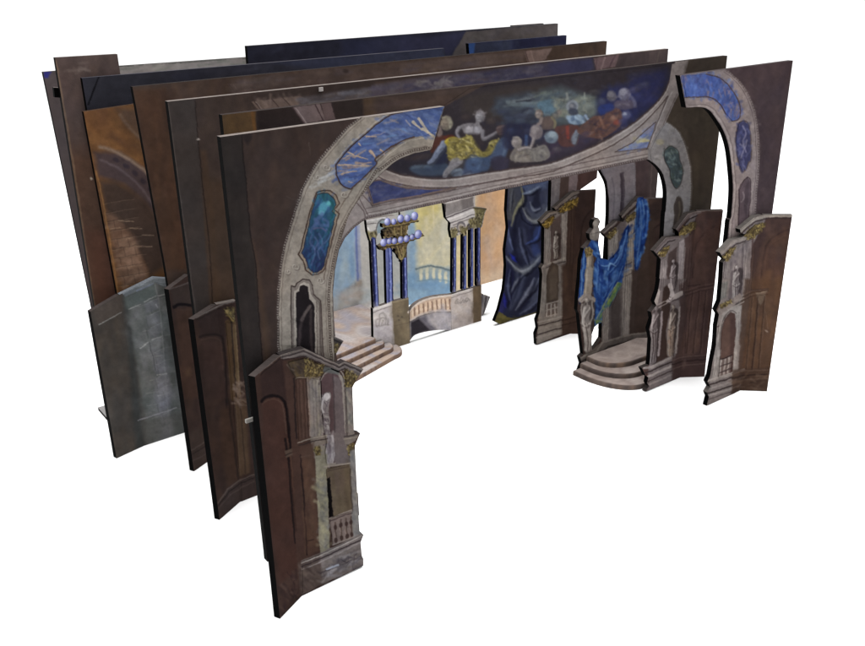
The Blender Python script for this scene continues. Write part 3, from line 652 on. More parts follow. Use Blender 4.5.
    nic = P(640,150, 185,235, 205,240, 215,290, 205,350, 186,400, 166,408, 172,330, 170,280)
    c.poly(nic, (60,52,48), 1, .6, smooth=True); c.line(spline(nic + nic[:1], False, 3), 1, (84,76,72), .9); c.line(P(640,150, 196,260, 200,300, 190,350), 1.8, (88,78,66), .7, 1)
    c.ell(660,142, 4,3, (144,134,104), 0, .6, 2)
    c.mottle(.12, 16, .02, .09, .25)
    c.gain = .95
    t = Thing('ceiling_arch_flat', 'wide painted flat with a crowded figure ceiling picture above its arch', 'stage flat', (1.17, 1.2635, 0))
    uL, uR = fr.uv([(222, 115)])[0][0], fr.uv([(727.4, 55.6)])[0][0]
    ul, ui = fr.uv([(333.4, 308)])[0][0], fr.uv([(663.6, 234)])[0][0]
    out = [(222, 115), (727.4, 55.6), fr.px(uR, .09), fr.px(ui, .09)] + [p for p in si[::-1] if 160 < p[1] < 236] + lint[::-1] + arcl[1:] + [fr.px(ul, .09), fr.px(uL, .09)]
    bd = t.plate('board', fr, out, c, res=.62, rim=(46,38,36))
    lu = [p for p in lun if p[1] > 60 and p[0] < 672]
    lp = spline(low, False, 6)[:-7]
    pic = t.relief('ceiling_picture', fr, lp + [(666, 65.5), (600, 73), (540, 80), (470, 88.5), (440, 108), (424, 148), (400, 158)], c, 1, bd, res=.5)
    t.relief('spandrel_panel', fr, spl, c, 1, bd, res=.5); t.relief('spandrel_panel', fr, spr, c, 1, bd, res=.5)
    t.relief('arch_band', fr, [p for p in so if p[1] < 208] + [(688, 214), (664.4, 222)] + [p for p in si[::-1] if 162 < p[1] < 222] + [(651, 158.5), (650, 151), (657, 136)], c, 1, bd, res=.55)
    t.relief('cartouche', fr, med, c, 2, bd, True, res=.5); t.relief('niche', fr, nic, c, 2, bd, True, res=.5)

# ================================================================== third and fourth arch flats
def third_flat():
    fr = Frame(1.4515)
    c = Canvas(160, 40, 680, 420, (66, 54, 50))
    c.off()
    c.dabs(L(168,104, 250,94, 250,300, 200,310), 160, [(70,58,52), (58,49,47), (76,62,54), (62,52,50)], 26, 5, 88, 14, .4, 2)
    c.poly(L(165,100, 195,98, 199,150, 204,210, 209,290, 213,320, 190,320), (63,56,54), .9, 1.5)
    c.poly(L(200,150, 206,150, 214,215, 222,320, 212,320, 205,230), (80,60,46), .6, 4)
    c.poly(L(206,180, 240,180, 250,330, 214,330), (76,58,45), .6, 10)
    c.line(L(195,101, 197,128, 199,150, 203,190, 206,215, 210,255, 213,310), 1.0, (38,31,30), .9)
    c.line(L(168,104, 178,180, 196,318), 1.2, (98,90,86), .7, 1)
    c.line(L(234,190, 238,280, 237,310), .9, (104,88,76), .6)
    c.at(30, 40).ell(840, 497, 8, 4, (166,156,150), 0, .9); c.off()
    # painted upper strip: stones, then sky
    c.poly(L(250,95, 420,74, 420,84, 300,105, 252,106), (58,47,44), .7, 4)
    st = P(203,60, 240,208, 480,178, 520,195, 480,225, 400,236, 280,250)
    c.poly(st, (106,88,80), 1, .8); c.dabs(st, 40, [(118,98,88), (94,78,74), (126,106,96)], 8, 2, 70, 20, .5, 1)
    for x in (255, 345, 400): c.line(P(203,60, x, 208 - (x - 240) * .12, x + 35, 248 - (x - 240) * .12), 1.0, (66,52,50), .9)
    c.line(P(203,60, 268,212, 300,250), .8, (148,130,122), .8)
    c.poly(P(203,60, 470,190, 620,165, 870,130, 870,190, 560,222, 480,225), (84,76,78), .9, 3)
    c.dabs(P(203,60, 480,195, 860,140, 860,185, 500,222), 40, [(104,100,108), (76,70,76), (120,118,126), (92,78,72)], 10, 2, -10, 14, .6, 1.2)
    c.at(376, 60)
    c.poly(L(0,110, 210,95, 205,115, 0,130), (72,56,48), .9, 1.5)
    c.poly(L(-20,125, 300,75, 560,55, 865,15, 1000,0, 1080,10, 1080,60, 865,82, 300,150, -20,188), (84,76,86), .85, 3)
    c.poly(L(350,95, 600,50, 1080,-10, 1080,60, 865,85, 400,140), (64,60,88), .9, 5)
    c.dabs(L(0,140, 400,90, 800,35, 860,75, 400,130, 0,180), 110, [(92,84,96), (72,66,92), (58,56,86), (104,98,104), (84,70,74)], 13, 2.4, -9, 10, .55, 1.2)
    c.dabs(L(200,110, 370,85, 360,130, 220,150), 14, [(118,112,116), (130,124,122)], 9, 2, -5, 25, .7)
    c.at(549, 40)
    c.poly(L(0,115, 215,90, 230,145, 0,175), (60,58,90), .8, 4)
    c.poly(L(222,90, 355,70, 330,135, 235,150), (112,88,88), 1, 1.5); c.line(L(280,84, 262,145), 8, (138,112,110), .8); c.line(L(330,75, 300,138), 7, (84,64,68), .8); c.line(L(240,92, 232,146), 5, (80,60,64), .8)
    c.poly(L(355,70, 600,40, 600,110, 330,140), (74,62,62), 1, 2); c.dabs(L(355,75, 590,45, 590,110, 350,135), 24, [(82,68,66), (66,55,57)], 12, 3, 100, 20, .5)
    c.line(L(555,50, 540,110), 6, (88,76,70), .7)
    # right leg
    c.off().poly(L(600,160, 680,150, 660,420, 590,420), (74,58,58), 1, 1)
    c.dabs(L(634,165, 665,160, 656,230, 640,240), 70, [(82,63,62), (66,52,54), (88,68,66)], 14, 3.5, 93, 8, .5, 1.2)
    c.poly(L(649,160, 668,150, 660,230, 648,230), (70,58,56), .8, 3); c.line(L(652,165, 650,200), 1.2, (92,74,72), .7)
    rg = L(597,163, 634,158, 636,170, 635.5,200, 633,260, 600,260, 608,232, 609,200, 606,181, 600,170)
    c.poly(rg, (118,109,114), 1, .8); c.dabs(rg, 70, [(130,122,126), (106,98,104), (136,128,130), (112,102,106)], 9, 2.2, 88, 15, .5, 1)
    c.poly(P(560,160, 398,85, 425,80, 432,200, 420,400, 398,400, 405,240, s=6.654), (76,66,74), 1, 1); c.line(P(560,160, 408,95, 414,200, 404,380, s=6.654), 1.2, (54,46,52), .7)
    c.line(P(560,160, 345,120, 362,220, 352,400, s=6.654), 1.4, (94,86,94), .7, 1); c.beads(L(633.4,164, 634,180, 633.6,200, 632,225), 2.2, .5, (140,132,134), .7)
    for y in (195, 202): c.line([(611, y), (633, y - 1)], .5, (96,88,92), .5)
    c.mottle(.12, 16)
    t = Thing('arch_flat', 'third arch flat from the front, broad grey brown edge and violet sky strip on top', 'stage flat', (1.18, 1.4515, 0))
    uL, uR = fr.uv([(167.6, 101.5)])[0][0], fr.uv([(668.4, 48.6)])[0][0]
    ui = fr.uv([(608.8, 209.6)])[0][0]; ul = uL + (uR - ui)
    right = spline(L(598,164, 601.3,171.3, 607,182.5, 608.8,193, 608.9,209.6, 608.6,219), False, 4)
    out = [(167.6, 101.5), (668.4, 48.6), fr.px(uR, .09), fr.px(ui, .09)] + right[::-1] + [(560,157), (480,172), (400,186), fr.px(ul + .07, .58), fr.px(ul + .02, .53), fr.px(ul, .46), fr.px(ul, .09), fr.px(uL, .09)]
    bd = t.plate('board', fr, out, c, res=.72)
    t.relief('arch_band', fr, L(601,168, 634,161, 636,170, 635.5,200, 634,216, 609,220, 608.9,200, 606.6,181), c, 1, bd, res=.6)
    q = fr.uv([(320.5, 90)])[0]
    b_ = fr.world([(q[0] - .004, q[1] - .002), (q[0] + .004, q[1] - .002), (q[0] + .004, q[1] + .005), (q[0] - .004, q[1] + .005)], .0005); b2 = b_ + np.array([0, -.003, 0])
    t.mesh('paper_tab', np.concatenate([b_, b2]), [(0, 3, 2, 1), (4, 5, 6, 7), (0, 1, 5, 4), (1, 2, 6, 5), (2, 3, 7, 6), (3, 0, 4, 7)], np.tile(lin((176,168,164)), (8, 1)), bd)

def fourth_flat():
    fr = Frame(1.6455)
    c = Canvas(125, 30, 620, 320, (72, 57, 50))
    c.off()
    c.dabs(L(133,90, 330,70, 330,96, 160,110, 190,280, 168,280), 160, [(78,60,50), (64,50,46), (84,64,52), (70,54,48)], 22, 4.5, 92, 30, .45, 2)
    c.poly(L(134,90, 166,88, 176,160, 192,270, 166,270), (74,52,40), .8, 5)
    c.poly(L(160,90, 175,90, 180,130, 165,130), (62,46,40), .6, 5)
    c.dabs(L(138,110, 160,110, 188,260, 168,260), 60, [(84,58,42), (66,47,38), (76,54,44)], 22, 4, 84, 10, .5, 2)
    s1 = P(203,60, 125,122, 210,110, 250,150, 160,168); c.poly(s1, (104,86,78), 1, .8); c.line(P(203,60, 130,124, 168,166), 1, (64,50,48)); c.line(P(203,60, 150,124, 185,162), .8, (140,122,114), .8)
    c.poly(P(203,60, 270,105, 340,98, 330,140, 280,146), (92,76,68), .8, 2)
    c.poly(P(230,20, 0,300, 200,280, 500,240, 900,215, 900,290, 400,330, 0,375), (80,66,62), .6, 4)
    c.dabs(P(230,20, 20,310, 600,240, 900,225, 900,280, 300,335, 20,370), 70, [(90,74,68), (72,58,54), (84,72,74), (98,82,74)], 13, 2.4, -7, 14, .55, 1.2)
    c.ell(346,71, 3,2.4, (48,38,36), 0, .7, 2)
    c.at(400, 15); c.poly(L(0,240, 250,215, 620,180, 620,235, 300,265, 0,300), (88,72,66), .9, 3)
    c.dabs(L(0,250, 600,185, 600,230, 0,290), 60, [(98,80,72), (78,64,62), (84,72,76), (92,76,66)], 13, 2.2, -6, 10, .55, 1.2)
    c.poly(L(620,180, 765,165, 725,225, 640,240), (112,92,86), 1, 1); c.line(L(655,180, 670,232), 7, (134,112,104), .7); c.line(L(625,182, 645,238), 5, (74,58,56), .9)
    c.poly(L(765,160, 1050,130, 1050,200, 730,228), (72,56,47), 1, 2); c.dabs(L(770,165, 1040,135, 1030,190, 740,222), 20, [(80,62,50), (64,50,44)], 12, 3, 90, 20, .5)
    # right leg, behind the wings
    c.off(); c.poly(L(545,160, 620,150, 610,250, 545,250), (74,54,50), 1, 1)
    c.poly(P(480,170, 355,30, 402,30, 395,210, 350,215), (118,110,112), 1, 1); c.poly(P(480,170, 402,30, 446,30, 440,120, 398,190), (78,62,58), 1, 1.2)
    c.poly(P(480,170, 446,30, 490,20, 482,110, 440,130), (120,104,106), 1, 1); c.dabs(P(480,170, 360,40, 390,40, 390,200, 360,200), 12, [(134,126,126), (102,94,98)], 10, 2, 92, 6, .6)
    c.dabs(P(480,170, 495,30, 585,15, 580,60, 500,95), 24, [(84,58,54), (66,48,46)], 10, 3, 95, 10, .5)
    c.mottle(.13, 15)
    t = Thing('arch_flat', 'fourth arch flat from the front, narrow warm brown board behind the grey brown one', 'stage flat', (1.17, 1.6455, 0))
    uL, uR = fr.uv([(132.4, 86.8)])[0][0], fr.uv([(607, 41)])[0][0]
    ui = fr.uv([(551.5, 182)])[0][0]; ul = uL + (uR - ui)
    zt = fr.uv([(607, 41)])[0][1]
    out = [(132.4, 86.8), (607, 41), (597.6, 170), (597, 178), (577, 192), fr.px(ui + .06, .3), fr.px(ui, .3), (551.5, 182), (549, 171), (480, 176), (400, 190), fr.px(ul + .07, .60), fr.px(ul + .02, .55), fr.px(ul, .48), fr.px(ul, .09), fr.px(uL + .02, .09), (165, 265)]
    t.plate('board', fr, out, c, res=.75, rim=(34,28,27))

# ================================================================== rear borders, legs and cloths
def rear_pieces():
    # navy border
    fr = Frame(1.807); c = Canvas(70, 25, 590, 140, (44, 43, 54)); c.off()
    c.dabs(L(82,78, 445,46, 445,64, 133,100, 90,112), 200, [(50,49,60), (38,38,48), (56,56,72), (44,44,58)], 18, 3.5, -6, 16, .45, 1.6)
    c.poly(L(82,78, 160,72, 160,104, 86,112), (42,42,50), .7, 5)
    c.line(P(30,40, 345,180, 318,250, 292,320), 1.6, (14,13,17), .95)
    c.poly(L(270,62, 445,46, 445,60, 320,70), (52,56,80), .7, 4)
    c.poly(P(400,15, -60,250, 0,228, 220,205, 225,222, 60,242, -60,262), (26,54,112), 1, 1)
    c.mottle(.14, 14)
    t = Thing('border_flat', 'long navy sky border with a black diagonal stroke at its left end', 'stage flat', (1.0, 1.807, .7))
    uL = fr.uv([(82, 78)])[0][0]
    t.plate('board', fr, [(82, 78), (444.5, 48.2), (450, 92), fr.px(uL, .725)], c, res=.8, rim=(62,60,66))
    # short navy border on the right
    fr = Frame(1.815); c = Canvas(450, 20, 590, 100, (36, 36, 58)); c.at(400, 15)
    c.dabs(L(335,140, 830,100, 830,140, 340,200), 90, [(40,42,70), (32,32,50), (52,58,86), (44,48,80)], 14, 3, 80, 30, .5, 1.4)
    c.poly(L(340,140, 375,136, 372,195, 338,200), (40,74,140), .9, 2); c.poly(L(375,140, 560,125, 555,180, 375,192), (52,58,78), .6, 4); c.poly(L(600,120, 835,100, 835,145, 600,165), (34,33,60), .8, 4)
    c.off().mottle(.14, 12)
    t = Thing('border_flat', 'short navy border with bright blue left end, at right behind the longer ones', 'stage flat', (1.6, 1.815, .7))
    t.plate('board', fr, [(468.5, 43.4), (566.6, 35.2), (565, 75), (472, 84)], c, res=.8, rim=(40,40,52))
    # stone-painted side leg, orange
    fr = Frame(1.7935); c = Canvas(75, 95, 260, 420, (108, 72, 44)); c.at(30, 40)
    c.dabs(L(285,360, 530,340, 590,640, 330,640), 90, [(120,80,46), (94,64,43), (128,88,50), (86,60,44)], 26, 6, 40, 30, .45, 2.5)
    c.poly(L(430,345, 560,335, 620,560, 520,470), (82,64,54), .8, 8)
    c.poly(L(320,560, 450,560, 570,640, 640,720, 640,900, 560,800, 470,720, 340,680), (70,58,62), .9, 6)
    c.line(L(350,535, 420,555, 500,600, 580,660, 640,740), 16, (132,110,94), .9, 2.5); c.line(L(450,375, 500,440, 560,500), 10, (112,92,80), .7, 3)
    c.line(L(350,600, 440,640, 540,720, 610,820), 9, (104,90,94), .7, 2.5)
    for i, (x, y, a) in enumerate(((430,600, 25), (480,630, 35), (525,665, 42), (565,705, 50), (600,750, 56))): c.ell(x, y, 17, 12, (54,45,52), a, .85, 1.5)
    c.at(30, 169)
    c.poly(L(345,60, 430,60, 560,140, 640,240, 700,480, 600,540, 480,330, 380,230), (64,51,46), .9, 8)
    c.poly(L(375,210, 440,240, 520,340, 590,540, 470,600, 430,500), (108,80,64), .95, 6)
    c.poly(L(460,330, 510,350, 585,530, 560,565, 500,560, 470,440), (134,104,86), .8, 6)
    for a in (L(440,258, 520,262), L(500,295, 560,298), L(530,388, 610,386), L(450,360, 500,345), L(455,440, 510,432), L(470,500, 520,480), L(480,540, 560,508), L(490,480, 500,510), L(560,330, 620,332), L(400,300, 450,292)): c.line(a, 4, (158,130,106), .75, .8)
    c.dabs(L(380,240, 500,350, 580,540, 480,590), 60, [(124,94,76), (96,72,58), (142,112,92), (88,66,54)], 13, 2.6, -15, 20, .55, 1.2)
    for k in range(10):
        y = 150 + k * 46; x0 = 372 + k * 8; x1 = 520 + k * 10
        c.line(L(x0, y + 22, (x0 + x1) / 2, y + 8, x1, y - 4), 3, (54,43,38), .6, .8); c.line(L(x0, y + 26, (x0 + x1) / 2, y + 12, x1, y), 2.4, (150,122,98), .4, .8)
        for j in range(2):
            x = x0 + 30 + 55 * j + (26 if k % 2 else 0); c.line(L(x, y + 16, x + 9, y + 56), 2.6, (56,45,40), .55, .8)
    c.line(L(330,10, 370,190, 440,620), 6, (150,104,58), .8, 1.2)
    c.off().mottle(.13, 14)
    t = Thing('side_leg_flat', 'orange brown side leg painted with a stone arch and rough blocks', 'stage flat', (.6, 1.7935, 0))
    t.plate('board', fr, [(83.6, 111.8), (160, 100.4), (205, 96)] + [fr.px(.80, .3), fr.px(.80, 0), fr.px(.505, 0), (117, 293)], c, res=.7, rim=(70,52,40))
    # tall brown leg
    fr = Frame(1.822); c = Canvas(45, 45, 140, 480, (80, 66, 63)); c.off()
    c.dabs(L(56,60, 118,56, 122,110, 122,300, 100,440), 150, [(86,70,66), (72,60,59), (92,74,66), (78,62,60)], 24, 5, 88, 16, .45, 2)
    c.poly(L(60,150, 100,150, 140,480, 90,480), (86,60,46), .75, 22); c.poly(L(85,230, 110,230, 130,330, 100,330), (92,56,44), .5, 14)
    c.dabs(L(72,60, 90,64, 84,74, 64,74), 8, [(110,96,90), (100,86,80)], 8, 2, -10, 15, .6)
    c.line(L(56,60, 74,169, 93,297, 115,440), 1.4, (128,104,82), .7, 1)
    c.ell(91,178.4, .9,1.4, (180,160,140), 0, .9); c.ell(92,178.8, .6,.8, (200,186,170), 0, .9)
    c.mottle(.12, 14)
    t = Thing('side_leg_flat', 'tallest plain brown side leg, standing above all others at far left', 'stage flat', (.53, 1.822, 0))
    uL, uR = fr.uv([(55, 57.6)])[0][0], fr.uv([(117.4, 54)])[0][0]
    t.plate('board', fr, [(55, 57.6), (117.4, 54), fr.px(uR, 0), fr.px(uL - .012, 0)], c, res=.8, rim=(80,70,66))
    t.plate('batten', fr, P(30,40, 128,240, 163,242, 168,292, 134,290), None, front=-.013, t=.01, res=2)
    # rear navy cloth
    fr = Frame(1.87); c = Canvas(240, 15, 570, 110, (38, 38, 52)); c.off()
    c.dabs(L(248,48, 460,28, 455,60, 248,72), 150, [(42,42,58), (32,32,44), (50,52,74), (36,36,50)], 18, 4, -10, 25, .45, 2)
    c.poly(P(230,20, 560,100, 900,70, 900,190, 560,200), (44,46,72), .7, 8); c.at(400, 15); c.poly(L(0,120, 330,85, 260,200, 0,235), (50,50,78), .8, 6)
    c.poly(L(330,82, 800,40, 800,130, 560,220, 262,200), (82,75,74), 1, 1.5); c.dabs(L(340,90, 780,50, 780,110, 300,190), 50, [(90,82,78), (74,68,70), (84,78,82)], 14, 3.5, -10, 30, .5, 1.8)
    c.line(L(0,188, 60,186, 130,178), 7, (112,106,110), .9, 1); c.line(L(-400,225, -200,206, 0,188), 5, (86,82,86), .7, 1)
    c.off().mottle(.13, 14)
    t = Thing('border_flat', 'raised rear border, navy at left turning grey brown past a diagonal edge', 'stage flat', (1.36, 1.87, .68))
    t.plate('board', fr, [(247, 46), (558, 23.4), (557, 62), (250, 84)], c, res=.8, rim=(60,58,60))
    fr = Frame(1.93); c = Canvas(500, 15, 560, 60, (48, 44, 48)); c.off().mottle(.1, 8)
    t = Thing('border_flat', 'small dark strip just showing above the back border at top right', 'stage flat', (1.8, 1.93, .72))
    t.plate('board', fr, [(513, 25.4), (543.6, 23.2), (543, 50), (514, 50)], c, res=.8)

def backdrop():
    fr = Frame(2.115); c = Canvas(35, 40, 560, 420, (64, 56, 56)); c.off()
    c.dabs(L(44,74, 120,66, 120,300, 95,310), 60, [(68,60,60), (56,50,52), (74,64,62)], 22, 4, 84, 12, .45, 2)
    c.poly(L(43,70, 52,70, 48,78, 44,78), (34,34,110), .9, 2)
    c.poly(L(118,64, 250,55, 250,70, 118,80), (104,98,96), 1, 2); c.dabs(L(120,66, 250,58, 250,66, 120,74), 30, [(120,114,110), (84,82,80), (72,80,70)], 12, 2, -4, 8, .6); c.line(L(118,66.6, 250,57.6), .8, (46,50,46), .9)
    # the painted garden court
    c.poly(L(300,190, 560,170, 560,400, 300,420), (186,184,176), 1, 1)
    c.at(325, 180)
    c.poly(L(-50,200, 160,180, 165,480, 120,560, -50,640), (146,176,204), 1, 6)
    c.dabs(L(30,260, 150,230, 140,470, 40,560), 70, [(130,168,206), (160,188,208), (118,156,198), (172,190,196)], 22, 4.5, 85, 22, .5, 2)
    c.poly(L(150,180, 235,170, 235,520, 160,520), (194,190,184), .9, 4)
    c.poly(L(230,190, 420,180, 420,640, 230,640), (178,178,174), .7, 10)
    c.line(L(155,230, 165,500), 12, (92,112,184), .9, 2); c.line(L(168,230, 178,490), 7, (134,146,196), .8, 2); c.line(L(130,330, 138,480), 8, (112,156,204), .6, 4)
    c.poly(L(70,580, 175,505, 188,600, 180,640, 90,600), (138,124,108), .85, 8); c.poly(L(140,530, 180,508, 186,600, 150,590), (124,108,92), .8, 4)
    c.dabs(L(60,560, 230,520, 230,650, 60,680), 40, [(176,190,204), (198,196,194), (150,180,206), (206,186,172)], 20, 3.5, -10, 30, .5, 2)
    c.poly(L(0,700, 240,630, 240,860, 0,900), (204,184,174), .95, 12)
    c.dabs(L(20,690, 235,640, 235,800, 20,840), 60, [(214,190,176), (190,182,184), (222,206,196), (196,158,132), (174,184,198)], 22, 3.5, -18, 20, .55, 1.8)
    c.poly(L(410,160, 470,150, 470,640, 410,660), (128,166,200), .85, 8)
    c.poly(L(460,140, 640,100, 640,520, 460,520), (204,196,164), 1, 6)
    c.poly(L(460,145, 600,110, 590,190, 470,290), (206,188,112), .9, 8); c.dabs(L(465,150, 595,120, 560,220, 470,280), 24, [(214,196,120), (196,178,108), (220,206,140)], 22, 5, 95, 12, .5, 2)
    c.dabs(L(480,250, 630,180, 630,420, 480,430), 50, [(212,204,176), (196,190,168), (220,208,170), (190,190,180)], 26, 4, 80, 25, .45, 2)
    for a in (L(480,420, 560,350, 640,300), L(590,120, 560,190, 480,290), L(540,120, 545,250)): c.line(a, 4, (226,214,184), .6, 1.5)
    c.poly(L(405,470, 640,440, 660,640, 400,680), (112,154,192), .95, 8); c.dabs(L(410,500, 630,490, 640,610, 420,640), 60, [(98,142,186), (128,166,198), (112,150,188), (142,176,200)], 22, 4, -8, 20, .5, 2)
    for q, w in ((L(470,300, 560,200, 640,110), 30), (L(500,420, 600,300, 660,220), 22), (L(600,430, 660,340), 18)): c.line(q, w, (218,206,162), .4, 2.5, w1=w * .6)
    # painted balustrade
    c.poly(L(462,440, 535,428, 690,470, 690,520, 560,498, 462,505), (150,162,160), .6, 6)
    for x, y in ((482,452), (512,446), (545,446), (575,455), (605,464), (635,474), (660,482)): c.line(L(x, y, x - 3, y + 22, x, y + 46), 14, (206,200,172), .9, 1.2); c.ell(x - 1, y + 28, 9, 11, (212,206,176), 0, .8, 1)
    c.line(L(455,445, 535,430, 700,474), 10, (92,112,120), .9, 1.2); c.line(L(462,505, 560,497, 690,520), 6, (104,138,156), .8, 1.5); c.line(L(460,438, 535,423, 700,466), 4, (176,182,172), .7, 1)
    c.poly(L(640,110, 770,85, 790,560, 640,560), (206,188,150), 1, 8)
    c.dabs(L(645,220, 740,200, 740,480, 645,500), 30, [(212,186,120), (190,176,150), (216,200,160)], 24, 4, 92, 10, .5, 2)
    c.poly(L(760,80, 1000,30, 1000,520, 770,560), (176,138,104), 1, 6)
    c.dabs(L(770,90, 930,60, 930,480, 780,530), 90, [(184,142,98), (166,134,108), (190,156,122), (174,128,86), (160,142,132)], 34, 6, 92, 8, .5, 2.5)
    c.poly(L(880,60, 1000,30, 1000,500, 900,500), (184,134,90), .5, 12)
    c.poly(L(770,470, 930,430, 930,510, 770,560), (180,160,136), .6, 10)
    c.off().mottle(.06, 18, .012, .05, .4); c.gain = 1.55
    t = Thing('backdrop', 'pale painted backdrop of a garden court with balustrade, hung at the very back', 'backdrop', (1.2, 2.115, 0))
    uL = fr.uv([(43, 72)])[0][0]
    q = fr.uv([(506, 277)])[0]
    bd = t.plate('board', fr, [(43, 72), (118.6, 66), (300, 53.5), fr.px(q[0], .79), fr.px(q[0], 0), fr.px(uL + .02, 0), (90, 298)], c, res=.8, rim=(60,56,54))

# ================================================================== wings
class Wing(Thing):
    """a folded stage wing: a leaf facing the hall and a leaf bent toward it"""
    def __init__(s, label, Y, fold, outer, side, group='folding stage wings'):
        s.side = side; s.inner = Frame(Y); s.xf = s.inner.uv([fold])[0][0] if not isinstance(fold, float) else fold
        o = outer
        f2 = (s.xf, Y)
        s.outer = Frame(o, f2) if side == 'L' else Frame(f2, o)
        s.fold_u = float(np.linalg.norm(np.array(f2) - np.array(o))) if side == 'L' else 0.0
        s.out_u = 0.0 if side == 'L' else float(np.linalg.norm(np.array(f2) - np.array(o)))
        super().__init__('folding_wing', label, 'stage wing', (s.xf, Y, 0), group)

def pilaster(c, x0, y0, x1, y1, w0, w1, base, lt, dk):
    c.line([(x0, y0), (x1, y1)], w0, base, 1, .7, w1=w1, smooth=False)
    c.line([(x0 - w0 * .25, y0), (x1 - w1 * .25, y1)], w0 * .28, lt, .6, 1, smooth=False)
    c.line([(x0 + w0 * .36, y0), (x1 + w1 * .36, y1)], w0 * .22, dk, .7, 1, smooth=False)

def leafwork(c, region, n=26, ang=70, sz=6, w=1.3):
    c.poly(region, (72, 62, 46), 1, .6)
    c.dabs(region, int(n * 2.2), [GOLD, (96, 82, 52), (84, 72, 50), (138, 120, 72), (48, 40, 34), (62, 53, 44), (158, 140, 92)], sz * .55, w * .62, ang, 60, .95, .35)

def statue(c, pts, k, tone, dark):
    """a draped standing figure, painted: pts = head, shoulder, hip, knee, foot"""
    h, sh, hp, kn, ft = pts; k *= .86
    tone = tuple(v * .94 for v in tone); lt = tuple(min(255, v * 1.18) for v in tone); md = tuple((p + q * 1.0) / 2 for p, q in zip(tone, dark)); dp = tuple(v * .72 for v in dark)
    o = lambda p, dx, dy=0: (p[0] + dx * k, p[1] + dy * k)
    c.line([o(sh, 1.6), o(hp, 2), o(kn, 1.8), o(ft, 1)], 7 * k, dp, .7, 1.6, w1=4 * k)
    c.poly([o(sh, -2.4, .6), o(sh, -.9, -.8), o(sh, 1.0, -.8), o(sh, 2.4, .8), o(hp, 2.2, -3), o(hp, 3.0, 1), o(kn, 2.2), o(ft, 2.4), o(ft, -2.4), o(kn, -2.4), o(hp, -3.0, 1), o(hp, -1.9, -4)], md, .95, .8, True)
    c.line([o(sh, -1.4, 1), o(hp, -1.5, -1), o(kn, -1.3), o(ft, -1.2)], 2.0 * k, tone, .9, .9, w1=1.4 * k)
    c.line([o(sh, -1.6, 1.4), o(hp, -1.9, 0), o(kn, -1.6)], .9 * k, lt, .85, .7, w1=.5 * k)
    c.line([o(sh, 1.8, 1), o(hp, -1.4, -2.5)], .9 * k, lt, .6, .7, w1=.5 * k); c.line([o(sh, 2.2, 2), o(hp, -.6, -1.2)], .8 * k, dark, .7, .7)
    for d0, d1, d2, col in ((-.4, .2, -.2, dark), (.5, .9, .7, tone), (1.3, 1.5, 1.4, dark), (2.0, 1.9, 1.9, md)):
        c.line([o(hp, d0, 1), o(kn, d1), o(ft, d2, -.4)], .7 * k, col, .8, .6)
    c.line([o(hp, -2.8, .8), o(hp, 0, 2.4), o(hp, 2.6, .4)], .8 * k, tone, .7, .7); c.line([o(hp, -2.4, 2), o(hp, .4, 3.6), o(hp, 2.8, 1.6)], .7 * k, dark, .7, .7)
    c.line([o(h, .1, 1.4), o(sh, 0, -.4)], 1.2 * k, md, 1, .6)
    c.ell(h[0] + .2 * k, h[1], 1.25 * k, 1.75 * k, md, 10, 1, .6); c.ell(h[0] - .3 * k, h[1], .8 * k, 1.2 * k, tone, 10, .9, .6); c.ell(h[0] - .5 * k, h[1] - .5 * k, .45 * k, .5 * k, lt, 0, .7, .5)

def flutes(c, quad, n, light, dark, a=.45, wd=.5):
    """fine upright lines of a pilaster or panel: quad = top left, top right, bottom right, bottom left"""
    tl, tr, br, bl = quad
    for i in range(n):
        f = (i + .5) / n; j = (rng.random() - .5) * .3 / n; f2 = min(max(f + j, 0), 1)
        p = (tl[0] + (tr[0] - tl[0]) * f, tl[1] + (tr[1] - tl[1]) * f); q = (bl[0] + (br[0] - bl[0]) * f2, bl[1] + (br[1] - bl[1]) * f2)
        m = ((p[0] + q[0]) / 2, (p[1] + q[1]) / 2)
        c.line([p, m, q], wd * c.ts * (.7 + .6 * rng.random()), light if i % 2 else dark, a * (.6 + .6 * rng.random()), .5, smooth=False)

def courses(c, pts, dy, n, light, dark, wd=.7, a=.75):
    """a run of horizontal mouldings"""
    for i in range(n):
        c.line([(x, y + dy * i) for x, y in pts], wd * c.ts * (1.2 if i % 2 == 0 else .8), light if i % 2 == 0 else dark, a, .5, smooth=False)

